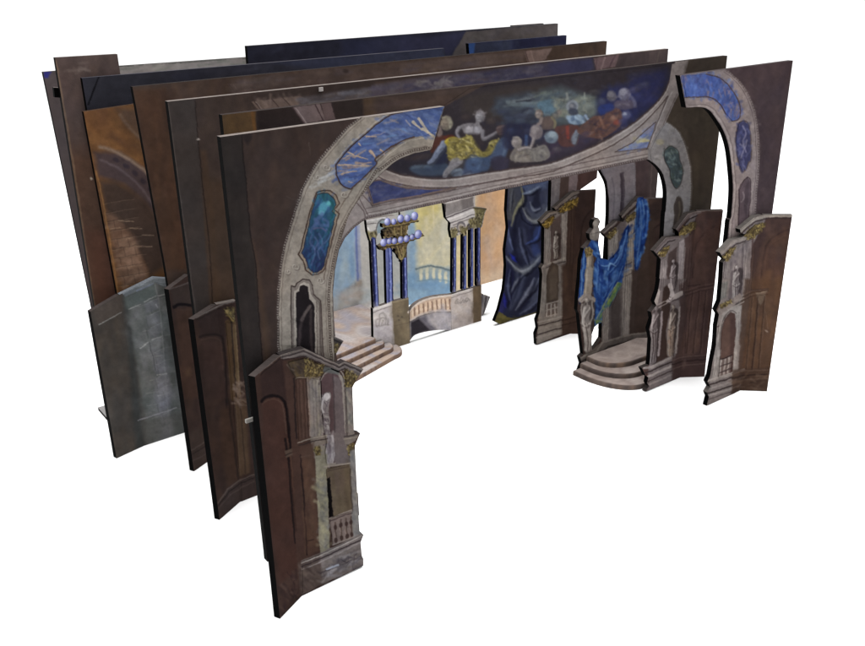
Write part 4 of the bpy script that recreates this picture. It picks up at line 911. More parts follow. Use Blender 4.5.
def wing_front_left():
    t = Wing('front wing at the left, brown outer leaf and marble inner leaf with white niche statue', 1.110, (301.6, 594), tuple(gnd((280, 619))), 'L')
    c = Canvas(250, 335, 372, 630, (64, 49, 46)); fi, fo = t.inner, t.outer
    c.off()
    # outer leaf
    c.dabs(L(260,372, 282,356, 303,594, 280,618), 90, [(70,53,49), (57,44,42), (76,56,50), (66,50,46)], 24, 4.5, 86, 12, .45, 1.8)
    c.at(230, 318)
    c.poly(L(150,290, 260,195, 300,200, 320,420, 285,420, 262,395, 215,395, 160,425), (54,42,42), .8, 3)
    c.poly(L(160,425, 185,405, 225,395, 260,410, 280,450, 300,700, 400,1300, 260,1400, 200,1000, 170,640), (68,48,44), .85, 3)
    c.line(L(158,415, 185,395, 220,388, 258,402, 282,445, 294,560, 300,660), 15, (30,24,26), .95, .8)
    c.line(L(162,432, 190,412, 222,405, 250,420, 268,455, 282,580), 5, (88,70,64), .6, .8)
    c.at(230, 447); c.line(L(276,-40, 296,100, 310,300, 326,480), 12, (32,25,26), .9, 1, w1=8); c.line(L(288,-40, 310,110, 322,300, 340,470), 6, (88,66,56), .6, 1)
    c.poly(L(275,20, 345,-5, 355,25, 280,55), (84,70,64), .95, 1); c.line(L(276,40, 352,15), 5, (44,36,36), .9)
    c.at(230, 510); c.poly(L(215,400, 345,290, 352,420, 250,540), (72,56,52), .8, 4)
    c.dabs(L(230,420, 345,310, 350,410, 250,530), 30, [(58,44,46), (88,70,66), (48,38,40)], 9, 2, 60, 40, .6, .9)
    c.cracks(10, 280, 570, 300, 610, (42,32,36), .7, 9, .7)
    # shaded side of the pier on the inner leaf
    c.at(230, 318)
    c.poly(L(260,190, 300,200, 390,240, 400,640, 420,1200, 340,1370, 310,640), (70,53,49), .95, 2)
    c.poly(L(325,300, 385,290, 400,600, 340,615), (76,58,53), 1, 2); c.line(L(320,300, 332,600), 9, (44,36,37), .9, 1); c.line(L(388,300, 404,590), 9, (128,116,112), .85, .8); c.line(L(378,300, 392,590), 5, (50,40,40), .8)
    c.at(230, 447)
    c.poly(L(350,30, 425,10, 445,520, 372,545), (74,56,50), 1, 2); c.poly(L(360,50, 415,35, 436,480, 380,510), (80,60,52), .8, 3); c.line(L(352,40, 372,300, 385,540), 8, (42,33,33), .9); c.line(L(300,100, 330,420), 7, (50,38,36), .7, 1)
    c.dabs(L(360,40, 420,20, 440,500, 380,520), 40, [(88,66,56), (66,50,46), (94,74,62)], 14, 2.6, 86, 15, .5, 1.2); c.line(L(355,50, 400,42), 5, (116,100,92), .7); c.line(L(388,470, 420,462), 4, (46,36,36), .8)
    # marble
    MB = [(126,118,116), (108,102,106), (138,130,124), (96,90,94), (132,126,108)]
    c.at(230, 318)
    c.poly(L(395,290, 460,310, 560,300, 610,330, 625,580, 560,700, 420,700, 405,600), (116,107,106), 1, 1)
    c.dabs(L(400,300, 460,310, 470,600, 415,600), 30, MB, 12, 2.6, 85, 20, .6, 1); c.dabs(L(570,340, 605,345, 615,580, 580,600), 26, [(118,114,112), (92,92,96), (134,130,122)], 8, 2, 70, 40, .7, .8)
    c.cracks(12, 313, 385, 352, 430, (74,68,74), .6, 8, .6)
    # niche with arch
    c.poly(L(450,310, 470,270, 505,250, 545,265, 570,310, 585,600, 470,620, 455,480), (128,120,118), 1, .8)
    c.poly(L(452,320, 470,285, 505,268, 540,285, 558,330, 575,590, 478,610, 458,480), (82,66,70), 1, .9)
    c.poly(L(515,290, 545,300, 560,350, 575,590, 520,600), (96,86,90), 1, 1.2); c.line(L(514,275, 520,430, 524,640), 6, (64,54,58), .8, 1)
    c.line(L(445,330, 462,285, 505,258, 548,275, 572,330, 584,590), 5, (60,50,52), .8); c.line(L(440,320, 460,270, 505,246, 552,262, 578,320), 6, (150,142,138), .7)
    c.at(230, 447); c.poly(L(462,-70, 590,-70, 602,86, 470,100), (84,70,74), 1, .8); c.poly(L(522,-70, 588,-70, 600,84, 524,94), (99,90,93), 1, 1); c.line(L(586,-70, 602,86), 5, (60,50,52), .8); c.at(230, 318)
    # statue
    ST, SD = (116,109,112), (64,55,60)
    c.line(L(470,470, 485,560, 500,660), 34, SD, .7, 1.5)
    c.poly(L(455,400, 468,378, 495,370, 505,390, 496,440, 494,480, 500,520, 498,560, 515,600, 518,680, 490,700, 482,620, 470,560, 462,530, 466,490, 454,450), ST, 1, .7, True)
    c.dabs(L(458,390, 500,380, 495,500, 500,560, 515,660, 490,680, 468,550, 460,450), 46, [(140,134,140), (100,92,98), (76,67,75), (158,152,158), (62,53,60)], 4.5, 1.1, 75, 40, .95, .4)
    c.ell(484,394, 15,19, (166,160,166), 10, 1, .8); c.line(L(470,400, 458,440, 470,470), 10, (160,154,160), .9, .8)
    for a in (L(470,480, 495,478), L(468,535, 492,530), L(480,440, 478,470), L(490,560, 500,640), L(500,590, 508,660)): c.line(a, 5, (92,82,90), .8, .7)
    c.at(230, 447)
    c.poly(L(470,-60, 520,-60, 525,40, 515,85, 480,85), (126,120,126), 1, 1); c.dabs(L(475,-50, 520,-50, 520,70, 482,80), 24, [(150,144,150), (98,90,98), (84,76,84)], 10, 1.5, 85, 15, .8, .6)
    c.poly(L(470,85, 530,78, 530,95, 470,100), (132,122,120), 1, .7)
    # cornice
    c.at(230, 318)
    c.poly(L(250,185, 370,150, 545,232, 572,216, 668,255, 640,300, 560,262, 540,262, 370,190, 255,205), (92,84,84), 1, .7)
    c.line(L(250,186, 370,153, 545,235, 571,219, 665,257), 7, (128,118,116), .95, .7, smooth=False); c.line(L(255,196, 370,166, 545,248, 572,232, 660,268), 5, (48,42,45), .9, smooth=False)
    c.line(L(262,204, 370,176, 545,256, 572,242, 655,276), 6, (112,104,106), .8, smooth=False); c.line(L(265,210, 370,190, 540,266, 572,254, 640,294), 5, (44,38,42), .9, smooth=False)
    c.line(L(148,272, 250,188), 6, (104,94,92), .9, .7); c.line(L(152,284, 250,204), 5, (36,30,31), .9)
    c.poly(L(455,235, 545,262, 545,285, 460,270), (86,88,90), .9, 1.5)
    # capitals
    c.poly(L(285,215, 380,200, 470,240, 465,285, 400,300, 330,300, 300,260), (70,60,52), 1, 1)
    leafwork(c, L(368,200, 470,240, 460,290, 400,300, 372,290), 46, 75, 6, 1.2); c.dabs(L(290,220, 370,205, 372,290, 330,298), 26, [(72,62,60), (54,46,46), (92,80,74), (84,70,52)], 7, 1.5, 60, 40, .8, .7)
    for a in (L(380,215, 395,250, 380,285), L(410,220, 425,260, 415,295), L(440,235, 450,265, 440,290)): c.line(a, 4, (150,132,92), .5, .8)
    leafwork(c, L(570,255, 640,290, 612,345, 578,345), 40, 75, 6, 1.2)
    c.line(L(285,232, 300,250, 320,262), 8, (88,76,70), .8); c.line(L(330,300, 400,296, 460,300), 5, (110,98,90), .8); c.line(L(575,348, 612,346), 5, (120,110,100), .8)
    c.at(230, 318)
    for x, y in ((382,222), (402,232), (424,240), (446,250), (392,262), (414,272), (438,276), (588,276), (606,288), (622,298), (592,306), (606,318)):
        c.ell(x, y, 8, 11, (50,42,38), 20, .5, 1.0); c.ell(x - 3, y - 4, 4, 6, (132,118,84), 20, .7, .8)
    for x in (345, 365): c.line(L(x, 310, x + 14, 600), 5, (52,40,38), .5, 1); c.line(L(x + 9, 310, x + 23, 600), 4, (98,80,74), .4, 1)
    for x in (412, 428, 444): c.line(L(x, 312, x + 12, 596), 4, (88,82,84), .45, 1); c.line(L(x + 6, 312, x + 18, 596), 4, (146,138,134), .4, 1)
    # entablature half way
    c.poly(L(400,600, 480,580, 490,625, 410,650), (108,98,94), 1, .8); c.line(L(340,625, 405,605, 485,585), 6, (136,126,120), .9, .6); c.line(L(345,640, 408,620, 488,602), 5, (52,44,44), .9)
    c.poly(L(570,590, 650,575, 630,615, 575,640), (106,98,96), 1, .8); c.line(L(572,594, 650,578), 7, (64,58,60), .9); c.line(L(570,606, 640,596), 5, (138,130,124), .8)
    c.at(230, 447)
    c.poly(L(350,0, 420,-20, 425,60, 355,60), (78,60,54), .8, 3); c.poly(L(420,0, 480,-10, 480,50, 425,60), (118,110,104), 1, 1)
    leafwork(c, L(422,0, 452,-5, 455,42, 428,45), 16, 60, 5, 1.2); leafwork(c, L(588,-10, 622,-15, 620,42, 590,45), 16, 60, 5, 1.2)
    # lower pier marble
    c.poly(L(425,45, 485,35, 500,520, 450,545), (122,116,104), 1, 1); c.poly(L(600,20, 632,10, 645,300, 660,450, 600,460), (116,112,114), 1, 1)
    c.dabs(L(428,60, 480,50, 498,500, 450,520), 46, [(136,130,108), (104,100,102), (146,138,116), (118,116,118), (90,86,84)], 9, 2.4, 60, 45, .65, 1)
    c.dabs(L(602,40, 630,30, 645,300, 655,440, 605,450), 40, [(104,102,108), (132,128,128), (88,86,92), (140,134,126)], 9, 2.4, 60, 45, .65, 1)
    for a in (L(430,150, 460,170, 475,130), L(440,355, 470,345, 498,350), L(440,250, 455,300, 450,340), L(610,150, 625,180, 632,240), L(612,300, 640,290), L(440,470, 470,500, 495,480)): c.line(a, 3, (78,74,80), .4, 1.0)
    # window and balustrade
    c.poly(L(480,110, 600,85, 612,320, 500,350), (92,80,68), 1, 1); c.dabs(L(500,130, 595,105, 605,310, 510,330), 36, [(102,90,76), (82,70,60), (90,76,72)], 16, 3.5, 88, 12, .5, 1.6)
    c.poly(L(484,160, 500,150, 516,345, 497,355), (20,17,19), 1, .8); c.line(L(470,100, 600,82), 8, (134,124,118), .9, .7); c.line(L(490,120, 590,98), 7, (70,58,54), .7, 1)
    c.line(L(600,110, 612,320), 7, (62,54,52), .7, 1)
    c.poly(L(500,365, 605,325, 618,455, 515,490), (112,98,96), 1, .8)
    for x, y in ((525, 378), (553, 366), (580, 358), (603, 350)):
        c.line(L(x, y, x + 6, y + 105), 9, (84,70,66), .95, .7, smooth=False); c.ell(x + 2, y + 26, 8,13, (64,50,48), 0, .95, .7); c.ell(x + 5, y + 88, 9,12, (66,52,50), 0, .95, .7); c.line(L(x - 3, y + 40, x, y + 75), 4, (140,122,118), .6, .7)
    c.line(L(500,358, 608,318), 9, (126,114,110), 1, .7, smooth=False); c.line(L(500,370, 610,330), 4, (58,46,48), .8, smooth=False); c.line(L(515,488, 618,450), 6, (132,122,120), .9, smooth=False)
    # base mouldings
    c.poly(L(355,570, 450,530, 665,430, 668,455, 655,480, 668,540, 668,600, 450,690, 360,740), (112,103,104), 1, .8)
    c.poly(L(340,580, 450,530, 462,690, 350,740), (78,66,64), .85, 2)
    for a, w, col in ((L(360,580, 450,545, 665,440), 7, (150,142,142)), (L(360,598, 450,562, 660,462), 7, (54,46,50)), (L(362,612, 450,578, 655,476), 6, (134,126,128)), (L(455,630, 560,590, 655,545), 5, (62,54,58))):
        c.line(a, w, col, .9, .7, smooth=False)
    c.dabs(L(460,600, 650,500, 660,600, 460,680), 46, [(130,126,134), (92,86,92), (150,146,154), (108,98,96), (70,64,72)], 10, 2.2, -20, 30, .7, .8)
    c.line(L(485,612, 540,590), 9, (148,152,172), .85, 1); c.cracks(10, 322, 550, 360, 575, (58,50,58), .7, 9, .7, 60)
    c.dabs(L(360,610, 450,580, 455,680, 365,720), 24, [(96,82,78), (64,54,54), (110,96,90)], 9, 2, 30, 40, .6, .8)
    c.contrast(1.18, 78); c.warm(.985, .985, .95); c.gain = .77
    c.off().mottle(.13, 12)
    u0 = 0.0
    q = fo.uv([(260, 373.6), (280, 355.2)])
    out_o = [(t.fold_u, 0), (t.fold_u, q[1][1]), (0.0, q[0][1]), (0.0, 0)]
    lo_ = t.plate('leaf', fo, out_o, c, uv=True, res=.62, rim=(70,62,60))
    lo_['label'] = 'plain brown outer leaf'
    edge = P(230,318, 250,186, 300,170, 370,152, 545,232, 572,216, 667,256, 640,298, 612,345, 617,480, 620,570, 651,576, 636,612, 625,640) + P(230,447, 632,150, 640,300, 648,420, 668,440, 652,478, 660,545, 667,560) + [(363.4, 565.8)]
    fz = fi.uv([(280, 355.2)])[0][1]
    out_i = edge[1:] + [fi.px(t.xf, 0), fi.px(t.xf, fz)]
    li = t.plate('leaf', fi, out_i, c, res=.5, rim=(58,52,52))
    R = lambda n, o, lv=1, par=None, sm=False: t.relief(n, fi, o, c, lv, par or li, sm, res=.45)
    R('cornice', P(230,318, 262,186, 370,153, 545,233, 572,217, 664,256, 640,296, 560,266, 540,272, 370,196, 265,212))
    n1 = R('niche', P(230,318, 450,315, 470,270, 505,250, 545,265, 572,315, 585,600, 490,620, 470,560, 458,480))
    t.relief('statue', fi, P(230,318, 455,400, 468,376, 496,370, 506,390, 497,440, 500,520, 500,560, 517,600, 520,690) + P(230,447, 522,50, 512,84, 482,84, 474,20) + P(230,318, 482,620, 468,560, 462,530, 464,490, 453,450), c, 2, n1, res=.4)
    c1 = R('column', P(230,318, 330,305, 398,300, 455,312, 462,480, 475,580, 410,600, 345,615)); t.relief('capital', fi, P(230,318, 290,222, 372,202, 468,242, 460,288, 400,300, 332,300, 305,262), c, 2, c1, res=.4)
    c2 = R('column', P(230,318, 580,350, 610,347, 616,480, 618,565, 590,575)); t.relief('capital', fi, P(230,318, 572,258, 636,290, 610,344, 580,346), c, 2, c2, res=.4)
    R('window', P(230,447, 482,112, 600,87, 610,318, 500,350)); R('balustrade', P(230,447, 500,358, 606,320, 618,454, 514,488))
    R('base_moulding', P(230,447, 362,575, 450,538, 663,438, 652,478, 658,545, 664,566, 664,590, 450,684, 364,732))

def outer_leaf(t, c, top_out, top_fold, res=.7, rim=(66,58,56)):
    """the plain leaf bent toward the hall"""
    fo = t.outer
    z0, z1 = (fo.uv([top_out])[0][1] if not isinstance(top_out, float) else top_out), (t.inner.uv([top_fold])[0][1] if not isinstance(top_fold, float) else top_fold)
    o = t.plate('leaf', fo, [(t.fold_u, 0), (t.fold_u, z1), (t.out_u, z0), (t.out_u, 0)], c, uv=True, res=res, rim=rim)
    o['label'] = 'plain brown outer leaf'
    return o

def wing_front_right():
    t = Wing('front wing at the right, grey inner leaf with arched window, light cornice edge', 1.110, (740, 391), tuple(gnd((767, 391.4))), 'R')
    c = Canvas(700, 205, 800, 415, (70, 55, 50)); fi = t.inner
    c.at(640, 150)
    c.poly(L(560,330, 770,320, 770,420, 640,420, 560,640), (62,50,51), .8, 6)
    c.poly(L(600,640, 620,500, 660,430, 740,380, 720,640), (72,54,48), .8, 5); c.line(L(605,640, 622,510, 650,450, 690,420, 740,398), 8, (46,37,38), .8, 1.5); c.line(L(620,640, 634,520, 664,462, 730,424), 5, (90,70,62), .5, 1.2)
    c.dabs(L(600,340, 765,330, 720,640, 600,640), 50, [(76,60,56), (60,48,48), (84,64,56)], 16, 4, 95, 18, .45, 1.6)
    c.at(640, 279)
    c.poly(L(540,0, 720,0, 640,560, 500,560), (76,58,48), .9, 6)
    c.dabs(L(540,10, 710,0, 640,470, 520,460), 60, [(86,64,50), (66,50,44), (94,70,54), (74,58,50)], 18, 4, 97, 12, .5, 1.6)
    c.line(L(545,60, 640,50), 9, (60,48,44), .8, 1); c.poly(L(580,70, 635,58, 622,100, 605,132, 590,110), (92,78,68), .9, 1); c.line(L(582,72, 636,60), 5, (120,104,92), .8)
    c.line(L(590,130, 575,300, 560,450), 8, (56,44,40), .7, 1.2); c.line(L(560,80, 545,260, 530,440), 5, (94,78,68), .5, 1); c.ell(632,260, 10,4, (132,116,108), 40, .7, .8); c.line(L(628,160, 640,250), 3, (104,86,76), .5)
    # inner leaf, grey stone
    c.at(640, 150)
    c.poly(L(395,510, 460,440, 510,420, 575,330, 640,325, 560,480, 540,700, 400,700), (100,92,94), 1, 1.2)
    c.poly(L(540,440, 570,430, 545,700, 520,700), (72,58,58), .9, 2); c.poly(L(515,470, 560,440, 548,700, 505,700), (112,104,106), .9, 1.2)
    c.poly(L(455,530, 520,480, 510,700, 430,700), (86,78,84), 1, 1.5)
    c.dabs(L(420,540, 540,470, 535,660, 415,660), 46, [(112,104,106), (88,80,84), (124,116,116), (76,70,74)], 12, 2, 92, 15, .6, 1)
    c.line(L(498,408, 570,345, 640,328, 766,326), 17, (126,118,114), 1, .7, smooth=False); c.line(L(505,418, 575,358, 640,342, 766,338), 7, (52,44,45), .8, smooth=False)
    c.line(L(402,518, 470,455, 540,436), 18, (116,108,106), 1, .7, smooth=False); c.line(L(412,530, 480,470, 530,455), 6, (50,43,44), .8, smooth=False)
    leafwork(c, L(515,430, 575,372, 630,362, 620,385, 590,420, 555,445), 46, -40, 6, 1.2); leafwork(c, L(408,540, 450,495, 478,485, 465,520, 435,555), 30, -50, 5, 1.2)
    c.at(640, 279)
    c.poly(L(412,0, 545,0, 520,120, 470,480, 460,580, 330,640, 350,480, 390,180), (104,96,96), 1, 1.2)
    c.poly(L(520,0, 560,0, 535,200, 500,470, 462,500, 490,200), (74,60,54), .95, 3)
    c.poly(L(400,20, 440,10, 430,90, 395,110), (92,92,92), .9, 1.5); c.poly(L(490,0, 525,0, 515,90, 485,140), (124,116,114), .9, 1.2)
    c.poly(L(455,-40, 520,-60, 512,90, 470,130, 440,100), (84,76,80), .95, 1.5)
    flutes(c, L(408,-60, 440,-80, 425,90, 398,110), 6, (136,130,130), (74,68,70)); flutes(c, L(508,-140, 545,-150, 525,80, 492,110), 7, (146,138,138), (80,72,74)); flutes(c, L(545,-150, 580,-160, 555,80, 527,90), 5, (84,68,64), (50,40,40))
    statue(c, L(485,-60, 484,-35, 480,20, 477,70, 474,118), 7.5, (138,132,134), (66,58,62))
    courses(c, L(392,150, 430,122, 520,78), 9, 5, (140,132,128), (60,52,52)); courses(c, L(520,80, 560,60, 640,50), 9, 4, (92,76,68), (46,36,34), .6, .6)
    for x in (560, 590, 622): c.line(L(x, 90, x - 14, 260, x - 30, 450), 5, (50,39,36), .6, .9); c.line(L(x + 7, 90, x - 7, 260, x - 23, 450), 4, (94,77,68), .45, .9)
    c.poly(L(385,160, 400,140, 500,70, 515,90, 470,135, 400,190), (112,102,100), 1, .8); leafwork(c, L(400,130, 455,100, 462,115, 405,150), 20, -30, 5, 1.1)
    c.poly(L(395,240, 415,170, 460,140, 510,130, 495,300, 470,480, 360,500), (124,117,116), 1, 1)
    c.poly(L(400,400, 408,250, 425,195, 455,165, 475,175, 480,240, 470,380, 462,470, 390,490), (68,52,50), 1, 1); c.line(L(398,400, 405,250, 424,188, 458,158, 482,172), 5, (70,62,62), .8); c.poly(L(410,260, 430,200, 450,185, 450,380, 405,400), (84,66,60), .7, 2.5)
    c.poly(L(398,405, 462,380, 450,470, 388,490), (92,80,78), 1, .8)
    for x in (405, 425, 445): c.line(L(x, 405 - (x - 405) * .4, x - 6, 485 - (x - 405) * .4), 8, (134,124,122), .9, .7, smooth=False)
    for y in (405, 440, 470): c.line(L(396, y, 460, y - 24), 6, (52,42,42), .8, .6, smooth=False)
    flutes(c, L(384,190, 412,180, 396,470, 356,490), 6, (148,141,140), (84,77,78)); flutes(c, L(484,180, 508,150, 494,455, 470,468), 5, (150,142,140), (86,78,78))
    c.dabs(L(355,480, 392,260, 400,480), 20, [(140,134,134), (100,94,94)], 12, 1.8, 95, 8, .6); c.line(L(380,240, 392,236), 6, (60,52,54), .9)
    c.dabs(L(480,300, 500,200, 490,420, 470,470), 20, [(136,128,126), (108,100,100)], 12, 1.8, 95, 8, .6)
    for a, w, col in ((L(340,510, 470,470, 520,455), 11, (136,128,126)), (L(345,530, 470,490, 520,474), 8, (54,46,46)), (L(350,548, 470,510, 520,490), 9, (116,108,108)), (L(340,572, 470,530, 515,512), 7, (50,43,43)), (L(335,585, 470,545, 505,528), 8, (124,116,116)), (L(332,605, 470,560, 500,548), 6, (74,66,68))):
        c.line(a, w, col, .95, .7, smooth=False)
    c.poly(L(462,455, 520,450, 650,440, 650,570, 500,570, 460,585), (66,52,46), .75, 2)
    for y in (462, 485, 505): c.line(L(462, y + 14, 520, y - 4, 645, y - 8), 5, (88,72,64) if y != 485 else (42,34,32), .8, .8, smooth=False)
    c.dabs(L(470,480, 640,470, 630,555, 480,560), 26, [(88,70,60), (52,42,38), (104,86,76)], 10, 2, 0, 40, .5)
    c.contrast(1.22, 70); c.warm(.99, .985, .955); c.gain = 1.05
    c.off().mottle(.13, 12)
    outer_leaf(t, c, (793, 215), (763, 215), .6, (96,90,86))
    e = P(640,150, 630,325, 580,330, 500,396, 504,415, 535,422, 510,436, 460,450, 400,512, 412,535, 428,548, 416,562, 412,640) + P(640,279, 402,110, 382,155, 395,178, 385,235, 380,330, 362,420, 352,480, 338,513, 352,540, 336,568, 345,590, 334,634)
    fz = fi.uv([(763, 215)])[0][1]
    li = t.plate('leaf', fi, [fi.px(t.xf, fz)] + e[1:] + [fi.px(t.xf, 0)], c, res=.5, rim=(96,90,86))
    R = lambda n, o, lv=1, par=None: t.relief(n, fi, o, c, lv, par or li, res=.45)
    R('cornice', P(640,150, 612,332, 584,334, 503,398, 506,413, 520,420, 580,362, 612,350)); R('cornice', P(640,150, 512,440, 462,453, 404,513, 412,531, 468,474, 520,452))
    c1 = R('column', P(640,150, 515,470, 560,445, 545,640, 508,640)); R('capital', P(640,150, 515,430, 575,372, 612,364, 590,420, 555,445), 2, c1)
    c2 = R('column', P(640,150, 424,562, 455,530, 440,640, 416,640)); R('capital', P(640,150, 410,540, 450,495, 478,485, 465,520, 435,552), 2, c2)
    R('statue', P(640,279, 474,-62, 486,-76, 498,-62, 500,0, 494,60, 488,116, 464,118, 468,40, 470,-20))
    w = R('window', P(640,279, 396,480, 400,390, 408,245, 426,190, 457,160, 484,175, 486,240, 475,380, 466,465)); R('balustrade', P(640,279, 398,405, 462,380, 452,468, 392,488), 2, w)
    R('base_moulding', P(640,279, 344,512, 470,470, 505,458, 494,556, 466,574, 340,626, 350,588, 342,568, 356,540))

def wing_second_right():
    t = Wing('second wing at the right, inner leaf carved into two grey caryatids, dark cornice', 1.250, (680, 378), tuple(gnd((704.4, 376.6))), 'R')
    c = Canvas(638, 200, 730, 400, (68, 54, 52)); fi = t.inner
    c.at(640, 150)
    c.poly(L(250,320, 420,300, 410,380, 300,420, 250,640), (60,49,49), .8, 6); c.line(L(262,640, 275,500, 300,440, 340,400, 395,372), 8, (46,37,39), .7, 1.5)
    c.dabs(L(260,330, 415,310, 380,640, 260,640), 40, [(74,58,55), (58,46,47), (80,60,55)], 16, 4, 95, 18, .45, 1.6)
    c.at(640, 279); c.poly(L(200,0, 385,0, 325,490, 160,500), (68,54,53), .8, 6); c.dabs(L(210,10, 370,0, 325,370, 200,370), 44, [(76,60,57), (58,46,48), (84,66,60)], 16, 4, 97, 12, .45, 1.6)
    c.line(L(200,40, 300,30), 8, (50,40,42), .7, 1); c.line(L(250,60, 230,220, 225,370), 6, (52,42,44), .6, 1.2)
    c.at(640, 150)
    c.poly(L(70,505, 130,440, 195,430, 250,330, 290,310, 245,420, 235,660, 95,660, 100,545), (96,88,90), 1, 1.2)
    c.poly(L(140,520, 185,480, 180,660, 130,660), (64,54,54), .95, 1.5); c.poly(L(195,460, 225,440, 215,660, 185,660), (124,116,120), .95, 1); c.poly(L(225,440, 260,420, 250,660, 215,660), (74,60,60), .9, 1.5)
    c.dabs(L(105,560, 135,530, 130,640, 100,640), 16, [(128,120,122), (98,92,94)], 10, 1.8, 92, 10, .6);
    c.line(L(182,398, 240,330, 300,308), 12, (84,74,74), 1, .7, smooth=False); c.line(L(182,392, 238,322, 290,303, 417,302), 4, (120,110,108), .8, .6, smooth=False); c.line(L(190,410, 250,342, 290,326), 6, (44,37,38), .9, smooth=False)
    c.line(L(72,508, 140,442, 195,432), 11, (84,75,76), 1, .7, smooth=False); c.line(L(70,500, 132,437, 195,428), 4, (116,108,108), .8, .6, smooth=False); c.line(L(82,522, 142,458, 175,448), 5, (42,36,37), .9, smooth=False)
    leafwork(c, L(190,430, 215,385, 270,358, 285,362, 275,395, 225,425), 40, -40, 6, 1.2); leafwork(c, L(90,530, 118,490, 148,475, 140,510, 112,535), 26, -50, 5, 1.2)
    c.at(640, 279)
    c.poly(L(95,0, 230,0, 205,130, 180,380, 160,510, 30,565, 45,440, 60,160), (92,84,86), 1, 1.2)
    c.poly(L(118,40, 150,20, 160,100, 130,260, 140,390, 80,420, 95,250), (52,42,40), 1, 1.5); c.poly(L(195,30, 240,0, 225,200, 195,380, 180,390, 200,150), (66,54,54), .95, 2)
    flutes(c, L(100,-80, 135,-100, 122,50, 90,80), 6, (128,120,122), (66,58,60)); flutes(c, L(192,-140, 228,-160, 214,40, 182,80), 6, (138,130,132), (74,66,68)); flutes(c, L(230,-150, 270,-160, 245,60, 214,80), 5, (80,66,64), (48,39,40))
    statue(c, L(167,-90, 168,-68, 164,-20, 162,20, 160,50), 6, (132,124,128), (60,52,54))
    courses(c, L(85,130, 130,108, 215,62), 8, 4, (128,120,120), (54,47,48)); courses(c, L(225,58, 300,34, 372,20), 9, 4, (84,69,66), (44,35,36), .6, .6)
    for x in (262, 296, 330): c.line(L(x, 60, x - 16, 220, x - 30, 370), 5, (48,38,39), .6, .9); c.line(L(x + 7, 60, x - 9, 220, x - 23, 370), 4, (86,71,68), .4, .9)
    # scroll bracket and caryatids
    c.line(L(90,60, 80,110, 70,135), 22, (132,124,124), .95, .8); c.line(L(205,70, 160,95, 140,110), 20, (128,120,120), .95, .8); c.line(L(150,30, 160,70, 150,110), 22, (142,134,136), .95, .9); scroll(c, 150,95, 14, (72,62,64), 1, 4); c.line(L(140,120, 210,92, 222,70), 7, (64,56,58), .8)
    statue(c, L(80,145, 78,172, 68,250, 66,330, 62,415), 8, (118,111,114), (56,48,50)); statue(c, L(168,140, 165,168, 158,240, 152,300, 150,380), 7.5, (128,119,115), (56,46,44))
    c.line(L(110,165, 103,260, 92,380), 11, (114,106,110), .9, 1); c.line(L(200,140, 190,240, 180,370), 9, (120,112,112), .9, 1)
    c.dabs(L(145,260, 165,250, 160,380, 145,380), 12, [(150,132,120), (120,100,90)], 8, 1.5, 85, 20, .7)
    for a, w, col in ((L(20,445, 60,440, 160,392), 12, (122,114,114)), (L(28,470, 160,415), 8, (50,43,44)), (L(40,488, 160,435), 11, (126,118,118)), (L(40,512, 160,458), 6, (58,50,51)), (L(38,530, 158,480), 9, (112,104,105))):
        c.line(a, w, col, .95, .7, smooth=False)
    c.poly(L(160,390, 340,375, 325,492, 200,500, 158,512), (60,48,48), .75, 2)
    for y in (398, 420, 440): c.line(L(162, y + 10, 215, y - 8, 335, y - 18), 5, (82,68,66) if y != 420 else (40,32,33), .8, .8, smooth=False)
    c.ell(222,425, 8,22, (78,64,62), 10, .6, 1.5)
    c.contrast(1.25, 66); c.warm(.99, .985, .955); c.gain = 1.5
    c.off().mottle(.13, 12)
    outer_leaf(t, c, (723.4, 210), (697, 211), .6)
    e = P(640,150, 285,304, 240,317, 180,396, 192,410, 196,430, 130,438, 70,505, 95,535, 104,545, 97,640) + P(640,279, 100,0, 90,60, 72,112, 82,132, 56,165, 62,200, 46,250, 56,300, 50,400, 46,430, 10,445, 28,482, 42,492, 36,520, 46,535, 28,562)
    fz = fi.uv([(697, 211)])[0][1]
    li = t.plate('leaf', fi, [fi.px(t.xf, fz)] + e[1:] + [fi.px(t.xf, 0)], c, res=.5, rim=(58,52,50))
    R = lambda n, o, lv=1, par=None: t.relief(n, fi, o, c, lv, par or li, res=.45)
    R('cornice', P(640,150, 280,309, 242,320, 184,396, 192,408, 250,342, 280,330)); R('cornice', P(640,150, 190,434, 132,441, 75,506, 86,520, 142,458, 180,446))
    c1 = R('column', P(640,150, 192,462, 226,440, 216,640, 186,640)); R('capital', P(640,150, 192,430, 216,386, 268,360, 276,366, 272,395, 225,425), 2, c1)
    c2 = R('column', P(640,150, 106,548, 132,532, 126,640, 102,640)); R('capital', P(640,150, 92,530, 118,490, 148,475, 140,510, 112,535), 2, c2)
    R('caryatid', P(640,279, 62,165, 80,138, 100,150, 108,200, 96,330, 86,418, 56,424, 58,330, 52,250)); R('caryatid', P(640,279, 150,150, 170,132, 186,150, 186,220, 176,300, 164,385, 140,388, 142,300))
    R('statue', P(640,279, 156,-96, 168,-104, 180,-90, 182,-30, 176,50, 150,52, 152,-30))
    R('base_moulding', P(640,279, 24,447, 60,442, 158,394, 156,506, 36,556, 48,535, 42,520, 48,492, 32,480))

